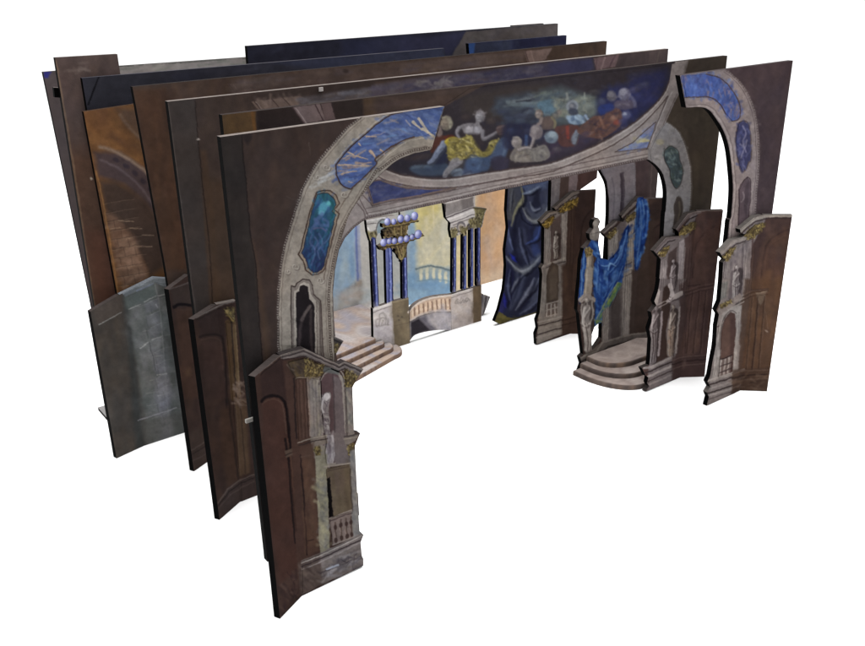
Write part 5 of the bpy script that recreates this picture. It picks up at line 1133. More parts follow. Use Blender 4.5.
def wing_third_right():
    t = Wing('wing draped with bright blue cloth, with a statue column standing free at its left', 1.438, 1.752, (1.797, 1.400), 'R')
    c = Canvas(570, 190, 672, 400, (62, 50, 48)); fi = t.inner
    c.off()
    c.dabs(L(640,200, 664,198, 660,340, 640,350), 60, [(68,54,51), (54,44,43), (74,58,52), (60,48,44)], 18, 4, 93, 12, .45, 1.6); c.poly(L(645,205, 668,200, 668,216, 648,222), (56,46,45), .7, 3); c.line(L(648,260, 652,232, 664,222), 1.6, (42,34,35), .7, 1)
    c.poly(L(606,236, 648,196, 650,380, 600,400, 606,330), (88,80,80), 1, 1); c.poly(L(640,215, 655,215, 650,350, 634,352), (66,54,50), .9, 3)
    # columns and panel
    c.at(480, 170)
    c.poly(L(640,330, 690,300, 690,440, 640,460), (124,116,114), 1, 1); c.dabs(L(640,340, 688,310, 670,450, 642,450), 20, [(140,132,128), (104,96,96)], 10, 2, 92, 8, .6); c.poly(L(690,280, 745,230, 740,360, 690,420), (88,80,82), 1, 1.5)
    c.poly(L(740,260, 778,230, 765,640, 705,640), (128,120,116), 1, 1); c.dabs(L(742,270, 775,240, 760,640, 712,640), 40, [(144,136,130), (108,100,98), (120,112,112)], 14, 2, 93, 8, .6, .9); c.line(L(776,240, 764,640), 6, (70,60,60), .7, 1)
    flutes(c, L(742,265, 776,235, 764,640, 708,640), 8, (152,144,138), (88,80,78)); flutes(c, L(642,345, 686,312, 668,435, 642,448), 6, (148,140,134), (84,76,75))
    c.poly(L(725,455, 762,445, 755,510, 712,535), (114,106,102), 1, .8); 
    for y in (462, 490, 515): c.line(L(718, y + 18, 760, y), 6, (150,142,136) if y == 490 else (74,66,66), .8, .6)
    c.line(L(615,315, 680,258), 13, (104,95,94), 1, .7); c.line(L(622,326, 684,274), 5, (46,40,40), .9); leafwork(c, L(632,330, 680,285, 682,310, 650,350), 24, -45, 5, 1.1)
    c.line(L(705,235, 778,165), 14, (104,95,93), 1, .7); c.line(L(714,244, 780,184), 5, (46,40,40), .9); leafwork(c, L(722,246, 776,205, 776,235, 740,262), 26, -45, 5, 1.1)
    # blue cloth
    BL = [(40,78,152), (22,44,106), (64,110,176), (16,30,80), (46,88,164), (104,146,198), (30,60,128)]
    c.poly(L(792,138, 815,135, 836,160, 848,230, 835,300, 822,390, 805,430, 790,505, 775,512, 772,420, 780,250, 780,170), (30,58,124), 1, .7)
    c.dabs(L(795,140, 832,165, 842,230, 815,400, 780,500, 776,300, 784,180), 130, BL, 8, 2.0, 97, 22, .8, .7)
    c.line(L(800,160, 806,260, 796,360, 784,480), 7, (74,112,168), .7, 1.2); c.line(L(826,180, 830,240, 818,330), 7, (22,42,108), .7, 1.4); c.line(L(812,150, 822,220), 5, (92,128,176), .7, 1)
    c.poly(L(722,300, 746,270, 738,370, 725,480, 716,540, 706,560, 690,600) + L(660,700, 640,740, 612,780) + L(575,790, 572,640, 570,470, 592,420, 605,440, 640,452, 690,400), (30,58,122), 1, .7)
    reg = L(724,310, 742,280, 735,370, 722,480, 700,570, 650,720, 612,770, 580,770, 575,500, 600,450, 645,458, 692,405)
    c.dabs(reg, 260, BL, 9, 2.2, lambda p: 120 if p[0] > 612 else 70, 28, .7, .9)
    for a, w, col in ((L(735,300, 715,390, 690,460, 650,510), 9, (74,112,170)), (L(700,420, 670,470, 620,480, 590,460), 8, (84,124,178)), (L(715,480, 690,540, 650,580, 620,640), 8, (66,102,160)), (L(600,470, 610,540, 605,620, 600,700), 9, (26,48,118)), (L(650,520, 640,600, 615,690), 8, (24,44,112)), (L(690,520, 640,640, 610,740), 6, (56,94,156)), (L(680,480, 650,470, 640,500), 8, (104,144,192)), (L(590,440, 590,520, 585,600), 6, (60,98,156))):
        fold(c, a, w * .9, col, (24,44,108)) if sum(col) > 240 else c.line(a, w * 1.3, col, .7, 2, w1=w * .3)
    c.at(480, 270)
    c.line(L(696,70, 660,140, 620,205, 585,262), 20, (92,112,60), .95, 1, w1=14); c.dabs(L(690,70, 705,80, 590,270, 580,250), 26, [(126,134,72), (70,98,86), (104,124,58), (50,86,120)], 7, 1.6, 120, 25, .8, .7); c.line(L(690,60, 640,140, 585,240), 5, (150,146,90), .6, .8)
    # left free column, statue, urn
    c.at(480, 170)
    c.poly(L(540,378, 560,352, 590,360, 604,450, 570,430), (28,54,116), 1, .7); c.dabs(L(545,370, 590,362, 600,440, 570,420), 20, BL, 8, 2, 60, 30, .7)
    c.poly(L(520,392, 545,380, 545,640, 490,650, 500,540), (30,60,122), 1, .7); c.dabs(L(515,400, 535,395, 525,640, 495,640, 505,500), 34, BL, 10, 2, 92, 14, .7); c.line(L(522,420, 512,520, 504,630), 6, (84,122,168), .7, 1)
    c.poly(L(575,250, 592,240, 600,262, 590,280, 598,310, 590,345, 552,348, 548,318, 566,292, 562,262), (112,106,104), 1, .7, True); c.ell(576,268, 12,14, (132,126,122), 0, .8, 1); c.line(L(556,320, 590,312), 6, (78,72,72), .8); c.ell(568,318, 8,14, (138,132,128), 0, .7, 1)
    c.line(L(550,430, 545,540, 538,640), 34, (118,108,100), 1, .8, w1=38); c.line(L(542,430, 537,540, 528,640), 9, (150,140,128), .7, 1); c.line(L(562,430, 558,540, 552,640), 8, (76,68,66), .8, 1)
    c.poly(L(522,395, 545,384, 566,400, 562,430, 530,436), (124,112,88), 1, .7); leafwork(c, L(526,398, 545,388, 562,402, 558,426, 532,430), 16, 80, 5, 1.2)
    c.at(480, 270)
    c.line(L(545,0, 540,80, 535,140), 38, (120,112,106), 1, .8, w1=40); c.line(L(536,0, 530,80, 526,130), 9, (150,142,134), .7, 1)
    c.line(L(505,150, 530,130, 565,150), 26, (128,120,118), 1, 1); c.line(L(536,175, 530,260, 537,330, 540,405), 46, (104,97,96), .9, 1.5, w1=30); statue(c, L(535,150, 536,180, 528,260, 538,330, 540,405), 9.5, (150,143,141), (88,80,80))
    for a in (L(510,170, 505,210, 520,250), L(560,160, 565,220, 548,270), L(520,280, 530,340, 525,400), L(545,290, 552,340, 545,395)): c.line(a, 8, (150,143,142), .75, 1)
    # lower right panel, column and base
    c.poly(L(640,200, 690,110, 720,80, 725,300, 720,370, 640,390, 610,350), (88,80,80), 1, 1); c.poly(L(612,210, 645,180, 640,350, 612,360), (116,108,106), 1, 1); c.dabs(L(614,220, 642,190, 638,350, 614,350), 16, [(134,126,122), (98,90,90)], 12, 2, 92, 8, .6)
    c.poly(L(655,170, 700,100, 700,340, 655,360), (72,64,64), .9, 1.5); c.poly(L(712,40, 760,20, 745,360, 708,370), (124,116,114), 1, 1); c.dabs(L(715,50, 755,30, 742,350, 712,360), 30, [(140,132,128), (104,97,96), (118,110,110)], 14, 2, 93, 8, .6); c.poly(L(760,0, 800,0, 780,330, 745,350), (66,55,52), .9, 2)
    flutes(c, L(712,40, 758,22, 744,358, 710,370), 8, (150,142,136), (86,78,76)); flutes(c, L(613,212, 644,182, 640,350, 613,360), 6, (142,134,128), (80,72,71))
    c.poly(L(500,440, 610,360, 850,310, 850,400, 700,420, 500,520), (98,90,88), 1, 1)
    for a, w, col in ((L(500,440, 585,405, 612,362, 740,325, 830,315), 9, (124,116,112)), (L(505,458, 590,420, 640,385, 780,350), 6, (54,47,47)), (L(505,470, 600,430, 720,380), 8, (120,112,108)), (L(505,490, 600,450, 700,400), 6, (60,52,52))): c.line(a, w, col, .9, .8, smooth=False)
    c.contrast(1.2, 70); c.warm(.99, .985, .955); c.gain = 1.12
    c.off().mottle(.13, 12)
    outer_leaf(t, c, (663.6, 198.6), (643.6, 198.6), .7)
    e = P(560,160, 555,245, 525,244, 500,268, 412,372, 432,394, 420,412, 375,405, 285,485, 300,505, 320,522, 320,560, s=6.654) + L(608,257) + P(480,170, 640,450, 606,440, 592,372, 594,345, 600,310, 592,282, 602,258, 592,240, 572,248, 562,270, 566,292, 546,318, 550,345, 556,352, 540,370, 520,392, 505,450, 500,540, 490,640) + P(480,270, 487,200, 495,217, 506,330, 516,420, 500,436, 510,470, 498,505)
    fz = fi.uv([(643.6, 198.6)])[0][1]
    hole = P(480,270, 610,262, 607,340, 580,382, 560,400, 556,330, 572,285, 590,270)
    li = t.plate('leaf', fi, [fi.px(t.xf, fz)] + e + [fi.uv([e[-1]]) is None or fi.px(fi.uv([e[-1]])[0][0], 0), fi.px(t.xf, 0)], c, res=.5, holes=[hole], rim=(58,52,50))
    R = lambda n, o, lv=1, par=None: t.relief(n, fi, o, c, lv, par or li, res=.45)
    d = R('drape', P(480,170, 724,306, 744,276, 738,370, 725,480, 708,560, 660,690) + P(480,270, 700,75, 640,190, 596,262, 580,262) + P(480,170, 578,640, 572,470, 592,424, 606,444, 640,456, 690,404)); d['label'] = 'bright blue cloth slung between the columns'
    d = R('drape', P(480,170, 794,141, 813,139, 832,162, 843,230, 832,300, 818,390, 802,430, 788,503, 777,506, 776,420, 783,250, 783,170)); d['label'] = 'bright blue cloth hanging from the cornice'
    cl = R('column', P(480,170, 532,430, 566,430, 556,640) + P(480,270, 558,130, 514,130) + P(480,170, 518,640)); R('capital', P(480,170, 522,397, 545,385, 566,400, 562,428, 530,434), 2, cl)
    R('statue', P(480,270, 506,150, 535,132, 566,150, 564,220, 552,270, 558,330, 552,402, 520,408, 520,330, 508,260, 502,200)); R('urn', P(480,170, 575,250, 591,243, 598,262, 590,282, 597,310, 588,343, 554,346, 550,318, 568,292, 564,264))
    cr = R('column', P(480,170, 742,262, 776,236, 764,640) + P(480,270, 748,350, 712,362)); R('capital', P(480,170, 724,248, 774,208, 775,234, 742,260), 2, cr)
    cs = R('column', P(480,170, 643,345, 686,312, 668,435, 644,448)); R('capital', P(480,170, 634,332, 680,288, 682,310, 650,348), 2, cs)
    R('cornice', P(480,170, 706,234, 778,166, 780,184, 714,246)); R('cornice', P(480,170, 618,312, 680,258, 684,274, 624,326))

def wing_fourth_right():
    t = Wing('slim grey wing with gilt capitals and a niche figure, right of the dark blue curtain', 1.632, (570, 334.4), (1.747, 1.598), 'R')
    c = Canvas(530, 180, 610, 350, (60, 48, 46)); fi = t.inner
    c.off()
    c.dabs(L(577,195, 603,191, 598,250, 582,330, 568,330), 70, [(66,53,50), (53,43,42), (74,58,52), (60,48,44)], 16, 4, 93, 12, .45, 1.6); c.poly(L(577,192, 604,188, 603,202, 578,210), (54,44,43), .7, 3); c.line(L(580,260, 582,228, 588,214, 601,204), 1.5, (44,36,36), .7, 1)
    c.poly(L(563,270, 590,262, 585,335, 560,335), (68,54,48), .7, 5)
    c.at(480, 170)
    c.poly(L(300,258, 345,212, 385,205, 460,115, 500,105, 430,220, 440,330, 415,640, 300,640), (104,96,95), 1, 1)
    c.poly(L(325,290, 355,270, 350,470, 322,470), (112,104,102), 1, 1); c.poly(L(352,270, 405,220, 412,440, 352,470), (80,68,66), 1, 1.2); c.poly(L(405,220, 440,200, 430,460, 408,450), (124,116,114), 1, 1); c.poly(L(440,190, 480,150, 470,640, 418,640, 430,440), (68,54,50), .95, 2)
    c.dabs(L(325,290, 350,275, 350,470, 325,470), 14, [(128,120,116), (94,86,86)], 10, 1.8, 92, 8, .6); c.dabs(L(408,225, 436,210, 428,450, 410,450), 18, [(138,130,126), (106,98,97)], 10, 1.8, 92, 8, .6)
    flutes(c, L(326,292, 354,272, 350,468, 324,472), 6, (142,134,128), (80,72,70)); flutes(c, L(407,224, 438,206, 428,452, 410,452), 6, (150,142,136), (84,76,74)); flutes(c, L(440,200, 476,170, 465,640, 425,640), 5, (80,66,60), (48,39,37)); statue(c, L(380,313, 380,333, 378,380, 380,410, 378,440), 5.6, (140,132,127), (64,54,52))
    c.line(L(372,195, 465,118, 490,110), 14, (100,90,86), 1, .7, smooth=False); c.line(L(378,206, 468,130, 490,122), 5, (50,43,42), .9, smooth=False); c.line(L(300,258, 348,216, 385,208), 12, (104,94,88), 1, .7, smooth=False); c.line(L(306,270, 352,228, 380,222), 5, (48,41,40), .9, smooth=False)
    YG = [(128,104,50), (158,132,70), (92,74,40), (112,90,44), (54,44,32), (40,33,28)]
    for reg in (L(388,208, 440,160, 486,140, 488,165, 450,200, 410,214), L(310,275, 345,238, 372,230, 362,265, 330,295)):
        c.poly(reg, (92,76,44), 1, .7); c.dabs(reg, 90, YG, 3, .9, -40, 55, .95, .35)
    c.line(L(305,485, 350,468, 425,440), 9, (132,124,120), .95, .7, smooth=False); c.line(L(308,500, 350,482, 425,456), 5, (56,48,48), .9, smooth=False)
    c.at(480, 270)
    c.poly(L(305,0, 415,-20, 410,320, 283,372, 290,280), (112,104,100), 1, 1); c.poly(L(332,40, 340,0, 360,-40, 392,-20, 396,60, 390,150, 332,165), (70,60,54), 1, 1); c.poly(L(345,20, 372,-20, 388,0, 384,140, 350,150), (88,76,68), .7, 2)
    c.poly(L(328,165, 388,150, 385,225, 326,240), (84,72,68), 1, .8)
    for x in (335, 355, 375): c.line(L(x, 172, x - 2, 232), 8, (130,121,116), .9, .7, smooth=False)
    for y in (168, 198, 232): c.line(L(328, y + 4, 388, y - 12), 6, (126,117,112), .9, .6, smooth=False)
    c.dabs(L(308,10, 330,0, 325,240, 300,250), 16, [(128,120,116), (96,88,86)], 12, 1.8, 93, 8, .6); c.dabs(L(398,0, 412,-10, 410,230, 392,240), 14, [(128,120,116), (96,88,86)], 12, 1.8, 93, 8, .6)
    for a, w, col in ((L(290,262, 410,232), 9, (130,122,118)), (L(292,280, 410,250), 6, (58,50,50)), (L(290,295, 410,266), 9, (118,110,106)), (L(282,325, 410,288), 6, (62,54,54)), (L(282,340, 410,305), 9, (120,112,108))): c.line(a, w, col, .95, .7, smooth=False)
    c.poly(L(412,-20, 500,-40, 500,320, 445,325, 408,325), (66,52,47), .9, 3); c.dabs(L(415,0, 495,-10, 490,250, 415,260), 26, [(74,58,50), (58,46,42), (82,64,54)], 14, 3, 92, 10, .5, 1.2)
    for y in (245, 270): c.line(L(412, y + 6, 500, y - 16), 6, (48,38,36), .7, .8)
    c.contrast(1.25, 70); c.warm(.99, .985, .955); c.gain = 1.35
    c.off().mottle(.13, 12)
    outer_leaf(t, c, (602, 190), (577.5, 190.8), .7)
    e = P(480,170, 478,106, 458,115, 370,190, 384,203, 345,211, 300,258, 312,277, 322,290, 319,470, 306,490, 312,520, 305,640) + P(480,270, 298,215, 285,250, 291,290, 280,320, 283,373)
    fz = fi.uv([(577.5, 190.8)])[0][1]
    li = t.plate('leaf', fi, [fi.px(t.xf, fz)] + e + [fi.px(t.xf, 0)], c, res=.5, rim=(56,50,47))
    R = lambda n, o, lv=1, par=None: t.relief(n, fi, o, c, lv, par or li, res=.45)
    c1 = R('column', P(480,170, 408,222, 438,202, 428,452, 411,452)); R('capital', P(480,170, 390,208, 440,162, 476,146, 478,165, 450,198, 412,212), 2, c1)
    c2 = R('column', P(480,170, 327,292, 354,272, 350,470, 325,472)); R('capital', P(480,170, 314,275, 346,240, 370,232, 362,265, 330,290), 2, c2)
    R('cornice', P(480,170, 374,192, 460,118, 476,112, 478,124, 468,132, 380,206)); R('cornice', P(480,170, 304,260, 348,214, 382,207, 380,222, 352,230, 312,272))
    R('statue', P(480,170, 374,305, 388,303, 396,350, 390,440, 368,444, 366,380, 368,335)); w = R('window', P(480,270, 332,160, 334,40, 344,0, 364,-36, 390,-20, 396,60, 390,150)); R('balustrade', P(480,270, 328,166, 388,151, 385,224, 326,240))
    R('base_moulding', P(480,270, 292,258, 408,230, 406,322, 288,368, 286,325, 296,290))

def fold(c, pts, w, lt, dk, a=.85):
    n = len(pts); q = spline(pts, False, 4) if n > 2 else [pts[0], ((pts[0][0] + pts[1][0]) / 2, (pts[0][1] + pts[1][1]) / 2), pts[1]]
    m = len(q) // 2
    for col, off, k in ((dk, w * .9, 1.7), (tuple(p * .62 + q * .38 for p, q in zip(lt, dk)), 0, 1.9), (lt, 0, .95), (tuple(min(255, v * 1.15) for v in lt), -w * .15, .4)):
        p = [(x + off, y + off * .6) for x, y in q]
        c.line(p[:m + 1][::-1], w * k, col, a * .8, 1.5, w1=w * .12, smooth=False); c.line(p[m:], w * k, col, a * .8, 1.5, w1=w * .12, smooth=False)

def curtain():
    fr = Frame(1.812); c = Canvas(485, 170, 565, 335, (40, 43, 68)); c.at(480, 170)
    reg = L(140,60, 370,20, 360,200, 320,300, 310,640, 110,640, 135,300)
    c.dabs(reg, 150, [(46,50,80), (34,36,58), (54,58,88), (30,32,54), (44,46,96)], 18, 3.5, 100, 28, .5, 1.6)
    c.poly(L(145,80, 215,70, 240,120, 200,180, 150,240, 140,150), (66,68,84), .9, 2); c.poly(L(200,80, 370,40, 365,160, 330,220, 280,262, 230,250, 205,190), (56,60,88), .9, 2)
    c.poly(L(210,80, 330,60, 300,110, 230,120), (70,84,132), .8, 2.5)
    for a, w, col in ((L(150,90, 160,150, 150,230), 46, (78,78,86)), (L(215,120, 210,160, 180,210), 40, (52,54,74)), (L(240,90, 300,80, 345,70), 44, (70,82,118)), (L(230,200, 275,235, 330,190), 50, (72,76,96)), (L(285,110, 280,170), 40, (30,32,52)), (L(330,110, 335,170), 30, (62,66,90)), (L(175,300, 170,400, 190,470), 40, (30,32,58)), (L(140,300, 150,400), 34, (60,68,108)), (L(215,300, 230,380, 260,450), 44, (58,64,98)), (L(290,290, 270,360, 290,430), 44, (46,60,116)), (L(150,450, 215,505, 300,440), 48, (72,78,100)), (L(160,540, 140,620), 46, (34,36,66)), (L(220,530, 180,600, 165,640), 44, (66,72,102)), (L(290,510, 240,600, 220,640), 44, (36,38,62)), (L(300,560, 280,640), 36, (60,66,96))):
        c.line(a, w * .5, col, .75, 3.0, w1=w)
    c.at(480, 270)
    for a, w, col in ((L(150,20, 150,120, 120,200), 44, (34,36,74)), (L(200,20, 190,110, 150,190), 44, (62,68,98)), (L(260,40, 220,140, 180,215), 44, (40,42,66)), (L(295,60, 270,150, 230,210), 40, (66,72,98)), (L(110,170, 100,220), 40, (44,44,110))):
        c.line(a, w, col, .75, 3.0, w1=w * .5)
    c.at(480, 170)
    for a, w, col in ((L(205,80, 215,140, 180,200, 158,280), 12, (126,124,104)), (L(210,120, 250,110, 300,80), 11, (108,122,158)), (L(215,190, 240,240, 280,258, 320,230, 345,180), 14, (120,124,136)), (L(250,160, 270,200, 300,190), 9, (100,106,130)), (L(300,100, 290,150, 310,190), 8, (34,36,54)), (L(230,130, 225,180), 7, (30,32,50)), (L(340,70, 345,140), 7, (32,34,52)), (L(160,100, 150,200), 6, (92,96,112))): fold(c, a, w * 1.15, col, (26,27,44)) if sum(col) > 150 else c.line(a, w * 1.3, col, .7, 2.2, w1=w * .3)
    c.line(L(198,200, 215,250, 260,275, 310,262), 5, (22,24,40), .9, 1)
    for a, w, col in ((L(140,290, 150,350, 165,400), 8, (84,96,146)), (L(195,290, 205,370, 225,440, 240,470), 11, (74,82,118)), (L(300,280, 285,340, 230,370), 10, (54,74,148)), (L(128,430, 170,480, 215,508, 260,480, 305,430), 15, (112,118,136)), (L(150,420, 185,460), 10, (34,44,170)), (L(215,520, 180,560, 150,620), 9, (98,104,130)), (L(300,540, 260,600, 230,640), 10, (90,98,128)), (L(230,380, 260,430, 280,440), 12, (30,32,58)), (L(150,520, 140,600), 10, (28,30,52)), (L(255,300, 265,350), 9, (32,34,56)), (L(250,540, 215,600), 9, (32,34,58))): fold(c, a, w * 1.15, col, (24,25,42)) if sum(col) > 150 else c.line(a, w * 1.3, col, .7, 2.2, w1=w * .3)
    c.at(480, 270)
    for a, w, col in ((L(275,40, 230,120, 180,200), 13, (98,104,132)), (L(150,0, 140,80, 150,150), 9, (70,78,116)), (L(300,140, 250,190, 200,220), 9, (72,78,110)), (L(120,120, 130,190), 12, (38,40,140)), (L(200,20, 190,90, 160,170), 10, (30,32,56)), (L(240,160, 200,200), 10, (30,32,56)), (L(300,60, 290,130), 8, (64,70,104))): fold(c, a, w * 1.15, col, (24,25,42)) if sum(col) > 150 else c.line(a, w * 1.3, col, .7, 2.2, w1=w * .3)
    c.off().blur(L(494,172, 562,172, 545,330, 490,332), .4, 2); c.at(480, 270)
    c.poly(L(72,258, 95,205, 140,235, 180,240, 295,205, 300,222, 180,252, 150,258, 105,275), (84,78,50), 1, 1); c.dabs(L(80,250, 98,215, 150,240, 290,212, 290,220, 110,268), 24, [(112,104,64), (66,61,42), (94,88,52)], 7, 1.6, -10, 30, .7, .7)
    c.contrast(1.2, 54); c.warm(1.02, 1, .93); c.gain = 1.08
    c.off().mottle(.12, 10)
    t = Thing('curtain_flat', 'dark navy painted curtain with pale folds and gold hem, left of slim wing', 'painted curtain', (1.7, 1.812, 0))
    uT = fr.uv([(508, 187)])[0][0]
    left = P(480,170, 140,85, 133,200, 141,290, 126,400, 131,480, 127,540) + P(480,270, 129,20, 120,100, 95,200, 73,258, 105,273, 150,251, 230,232, 295,213)
    bd = t.plate('board', fr, [fr.px(uT, .72), fr.px(uT + .20, .72), fr.px(uT + .20, .02)] + left[::-1], c, res=.55)
    t.relief('hem', fr, P(480,270, 78,256, 97,210, 140,236, 180,241, 290,208, 290,213, 180,246, 148,252, 106,270), c, 1, bd, res=.45)
    t.relief('swag', fr, P(480,170, 205,80, 300,62, 352,52, 348,180, 322,228, 280,256, 242,238, 216,190), c, 1, bd, res=.45)

def wing_second_left():
    # hidden behind the front wing except for its cornice tip
    fi_y = 1.250
    t = Wing('wing almost hidden behind the front left wing, only a dark cornice tip showing', fi_y, 2 * AX - 1.7215, (2 * AX - 1.776, 1.213), 'L')
    fi = t.inner; c = Canvas(255, 300, 372, 560, (64, 52, 49)); c.off()
    z = lambda u_, v_: fi.px(u_, v_)
    c.poly([z(.655,.0), z(.70,.0), z(.70,.34), z(.655,.36)], (108,100,98), 1, 1); c.poly([z(.615,.0), z(.655,.0), z(.655,.4), z(.615,.42)], (76,60,54), 1, 1)
    for k in range(5): c.line([z(.61,.03 + .016 * k), z(.72,.03 + .016 * k)], 2, (120,112,110) if k % 2 else (54,46,46), .9, .7)
    c.at(230, 318); c.poly(L(505,85, 570,112, 545,150, 530,180, 500,190), (60,55,54), 1, .8); c.line(L(510,92, 568,116), 7, (104,98,96), .9, .6); c.line(L(514,106, 560,128), 5, (30,27,28), .9); leafwork(c, L(514,126, 548,134, 534,170, 516,178), 22, 70, 5, 1.1)
    c.off().mottle(.13, 12)
    outer_leaf(t, c, .42, .44, 1.5)
    q = [fi.uv([p])[0] for p in P(230,318, 517,92, 568,115, 545,150, 530,178)]
    li = t.plate('leaf', fi, [(t.xf, 0), (.742, 0), (.742, .05), (.728, .08), (.724, .2), (.722, .3)] + [tuple(q[3]), tuple(q[2]), tuple(q[1]), tuple(q[0])] + [(.66, .42), (t.xf, .44)], c, uv=True, res=.7)
    t.relief('cornice', fi, P(230,318, 519,95, 564,116, 546,148, 532,174, 519,180), c, 1, li, res=.4)

def wing_third_left():
    t = Wing('brown wing at the left with gilt column, just behind the front arch edge', 1.438, (240, 502), tuple(gnd((219.5, 520))), 'L')
    fi, fo = t.inner, t.outer; c = Canvas(185, 295, 275, 530, (62, 47, 43)); c.off()
    c.dabs(L(196,318, 222,304, 262,310, 262,485, 240,502, 220,520), 120, [(70,52,46), (56,42,40), (78,56,46), (64,48,42)], 20, 4, 88, 14, .45, 1.8)
    c.at(80, 270)
    c.poly(L(585,245, 700,185, 720,200, 725,360, 690,330, 640,330, 600,345), (54,42,41), .8, 4); c.line(L(600,335, 640,325, 690,325, 715,350, 728,480, 735,700), 12, (38,30,30), .9, 1.2); c.line(L(605,350, 650,340, 690,345, 705,370, 715,500), 5, (88,68,58), .5, 1)
    c.poly(L(610,360, 690,350, 712,400, 730,640, 640,640), (68,50,46), .6, 4)
    c.line(L(580,238, 700,175, 770,158), 8, (118,108,104), .95, .7, smooth=False); c.line(L(585,250, 700,190, 760,172), 6, (42,34,33), .9, smooth=False)
    leafwork(c, L(715,195, 775,188, 772,265, 760,262, 740,225), 34, 60, 6, 1.2); c.ell(735,208, 9,10, (150,128,80), 0, .9, .8); c.line(L(740,225, 765,255), 8, (142,118,68), .8)
    c.line(L(742,260, 755,450, 770,640), 30, (84,64,46), 1, 1.2); c.line(L(770,270, 782,450, 795,640), 20, (100,80,58), 1, 1.2); c.line(L(757,260, 768,450, 782,640), 6, (46,38,36), .9, 1); c.line(L(778,280, 788,460, 800,640), 5, (132,110,84), .7, 1)
    c.dabs(L(770,570, 815,560, 820,645, 775,645), 22, [(124,104,92), (84,66,56), (140,120,108)], 6, 1.6, 40, 50, .8, .7)
    c.at(80, 399); c.poly(L(700,60, 760,20, 800,400, 740,440, 710,300), (72,52,42), .8, 5); c.line(L(742,0, 768,200, 792,400), 9, (44,35,34), .8, 1.2); c.poly(L(775,0, 830,0, 850,370, 800,385), (88,68,52), .9, 3); c.line(L(800,0, 815,200, 828,370), 5, (54,43,38), .8, 1); c.line(L(780,10, 800,380), 5, (108,88,68), .6, 1)
    c.dabs(L(770,0, 820,-10, 822,30, 775,35), 16, [(122,102,90), (84,66,58), (138,118,106)], 6, 1.6, 40, 50, .8, .7)
    c.poly(L(690,560, 740,440, 805,400, 870,375, 880,480, 800,520, 700,610), (66,54,52), .85, 2)
    for a, w, col in ((L(690,520, 740,450, 800,405, 870,380), 7, (96,82,76)), (L(690,535, 745,464, 805,420, 870,395), 6, (40,33,33)), (L(690,550, 750,480, 810,440, 870,412), 5, (84,70,66))): c.line(a, w, col, .85, .8, smooth=False)
    c.gain = 1.0
    c.off().mottle(.13, 12)
    q0, q1 = fo.uv([(196.4, 318)])[0], fi.uv([(216.4, 304.6)])[0]
    outer_leaf(t, c, (196.4, 318), (216.4, 304.6), .65)
    q2 = fi.uv([(236, 300.6)])[0]
    li = t.plate('leaf', fi, [(t.xf, 0), (.70, 0), (.70, .06), (.69, .09), (.69, .34), (.71, .36), (.70, .385), (.655, .395), tuple(q2), (t.xf, q1[1])], c, uv=True, res=.7)
    R = lambda n, o, lv=1, par=None: t.relief(n, fi, o, c, lv, par or li, res=.5)
    R('cornice', P(80,270, 690,184, 702,178, 770,161, 764,176, 702,194)); cl = R('column', P(80,270, 730,262, 778,268, 800,560) + P(80,399, 812,0, 850,372, 800,388, 778,180, 765,0)); R('capital', P(80,270, 718,198, 772,190, 770,262, 758,260, 742,228), 2, cl)
    R('base_moulding', P(80,399, 808,408, 870,382, 872,474, 808,512))

def wing_fourth_left():
    t = Wing('narrow dark brown wing at the left, seen as a sliver beside the grey stone wing', 1.632, 2 * AX - 1.705 - .02, tuple(gnd((194, 471.5))), 'L')
    fi, fo = t.inner, t.outer; c = Canvas(160, 270, 260, 480, (62, 47, 43)); c.off()
    c.dabs(L(170,290, 195,282, 215,460, 194,472), 80, [(70,52,44), (54,42,40), (78,56,44), (64,50,46)], 20, 4, 86, 12, .45, 1.8)
    c.at(80, 270); c.poly(L(450,95, 560,60, 560,170, 470,190), (60,51,49), .8, 3); c.line(L(445,96, 550,60), 7, (92,82,80), .9, .7); c.line(L(470,185, 500,172, 560,178), 15, (24,20,23), .95, 1.2); c.line(L(475,205, 560,196), 5, (88,70,62), .5, 1)
    c.poly(L(480,200, 560,195, 600,640, 520,640), (72,52,44), .8, 4); c.ell(540,510, 14,20, (96,72,52), 0, .5, 4)
    c.at(80, 399); c.poly(L(530,180, 640,120, 650,300, 560,360), (66,53,48), .8, 3)
    for a, w, col in ((L(545,265, 650,200), 6, (90,76,70)), (L(548,285, 650,222), 5, (40,33,32)), (L(552,320, 650,260), 5, (80,66,62))): c.line(a, w, col, .8, .8, smooth=False)
    c.gain = 1.1
    c.off().mottle(.13, 12)
    zt = fo.uv([(169.6, 289)])[0][1]
    outer_leaf(t, c, zt, zt + .012, .65)
    t.plate('leaf', fi, [(t.xf, 0), (.72, 0), (.715, .07), (.70, .10), (.70, .33), (.72, .35), (.71, .38), (t.xf, zt + .012)], c, uv=True, res=1.0)

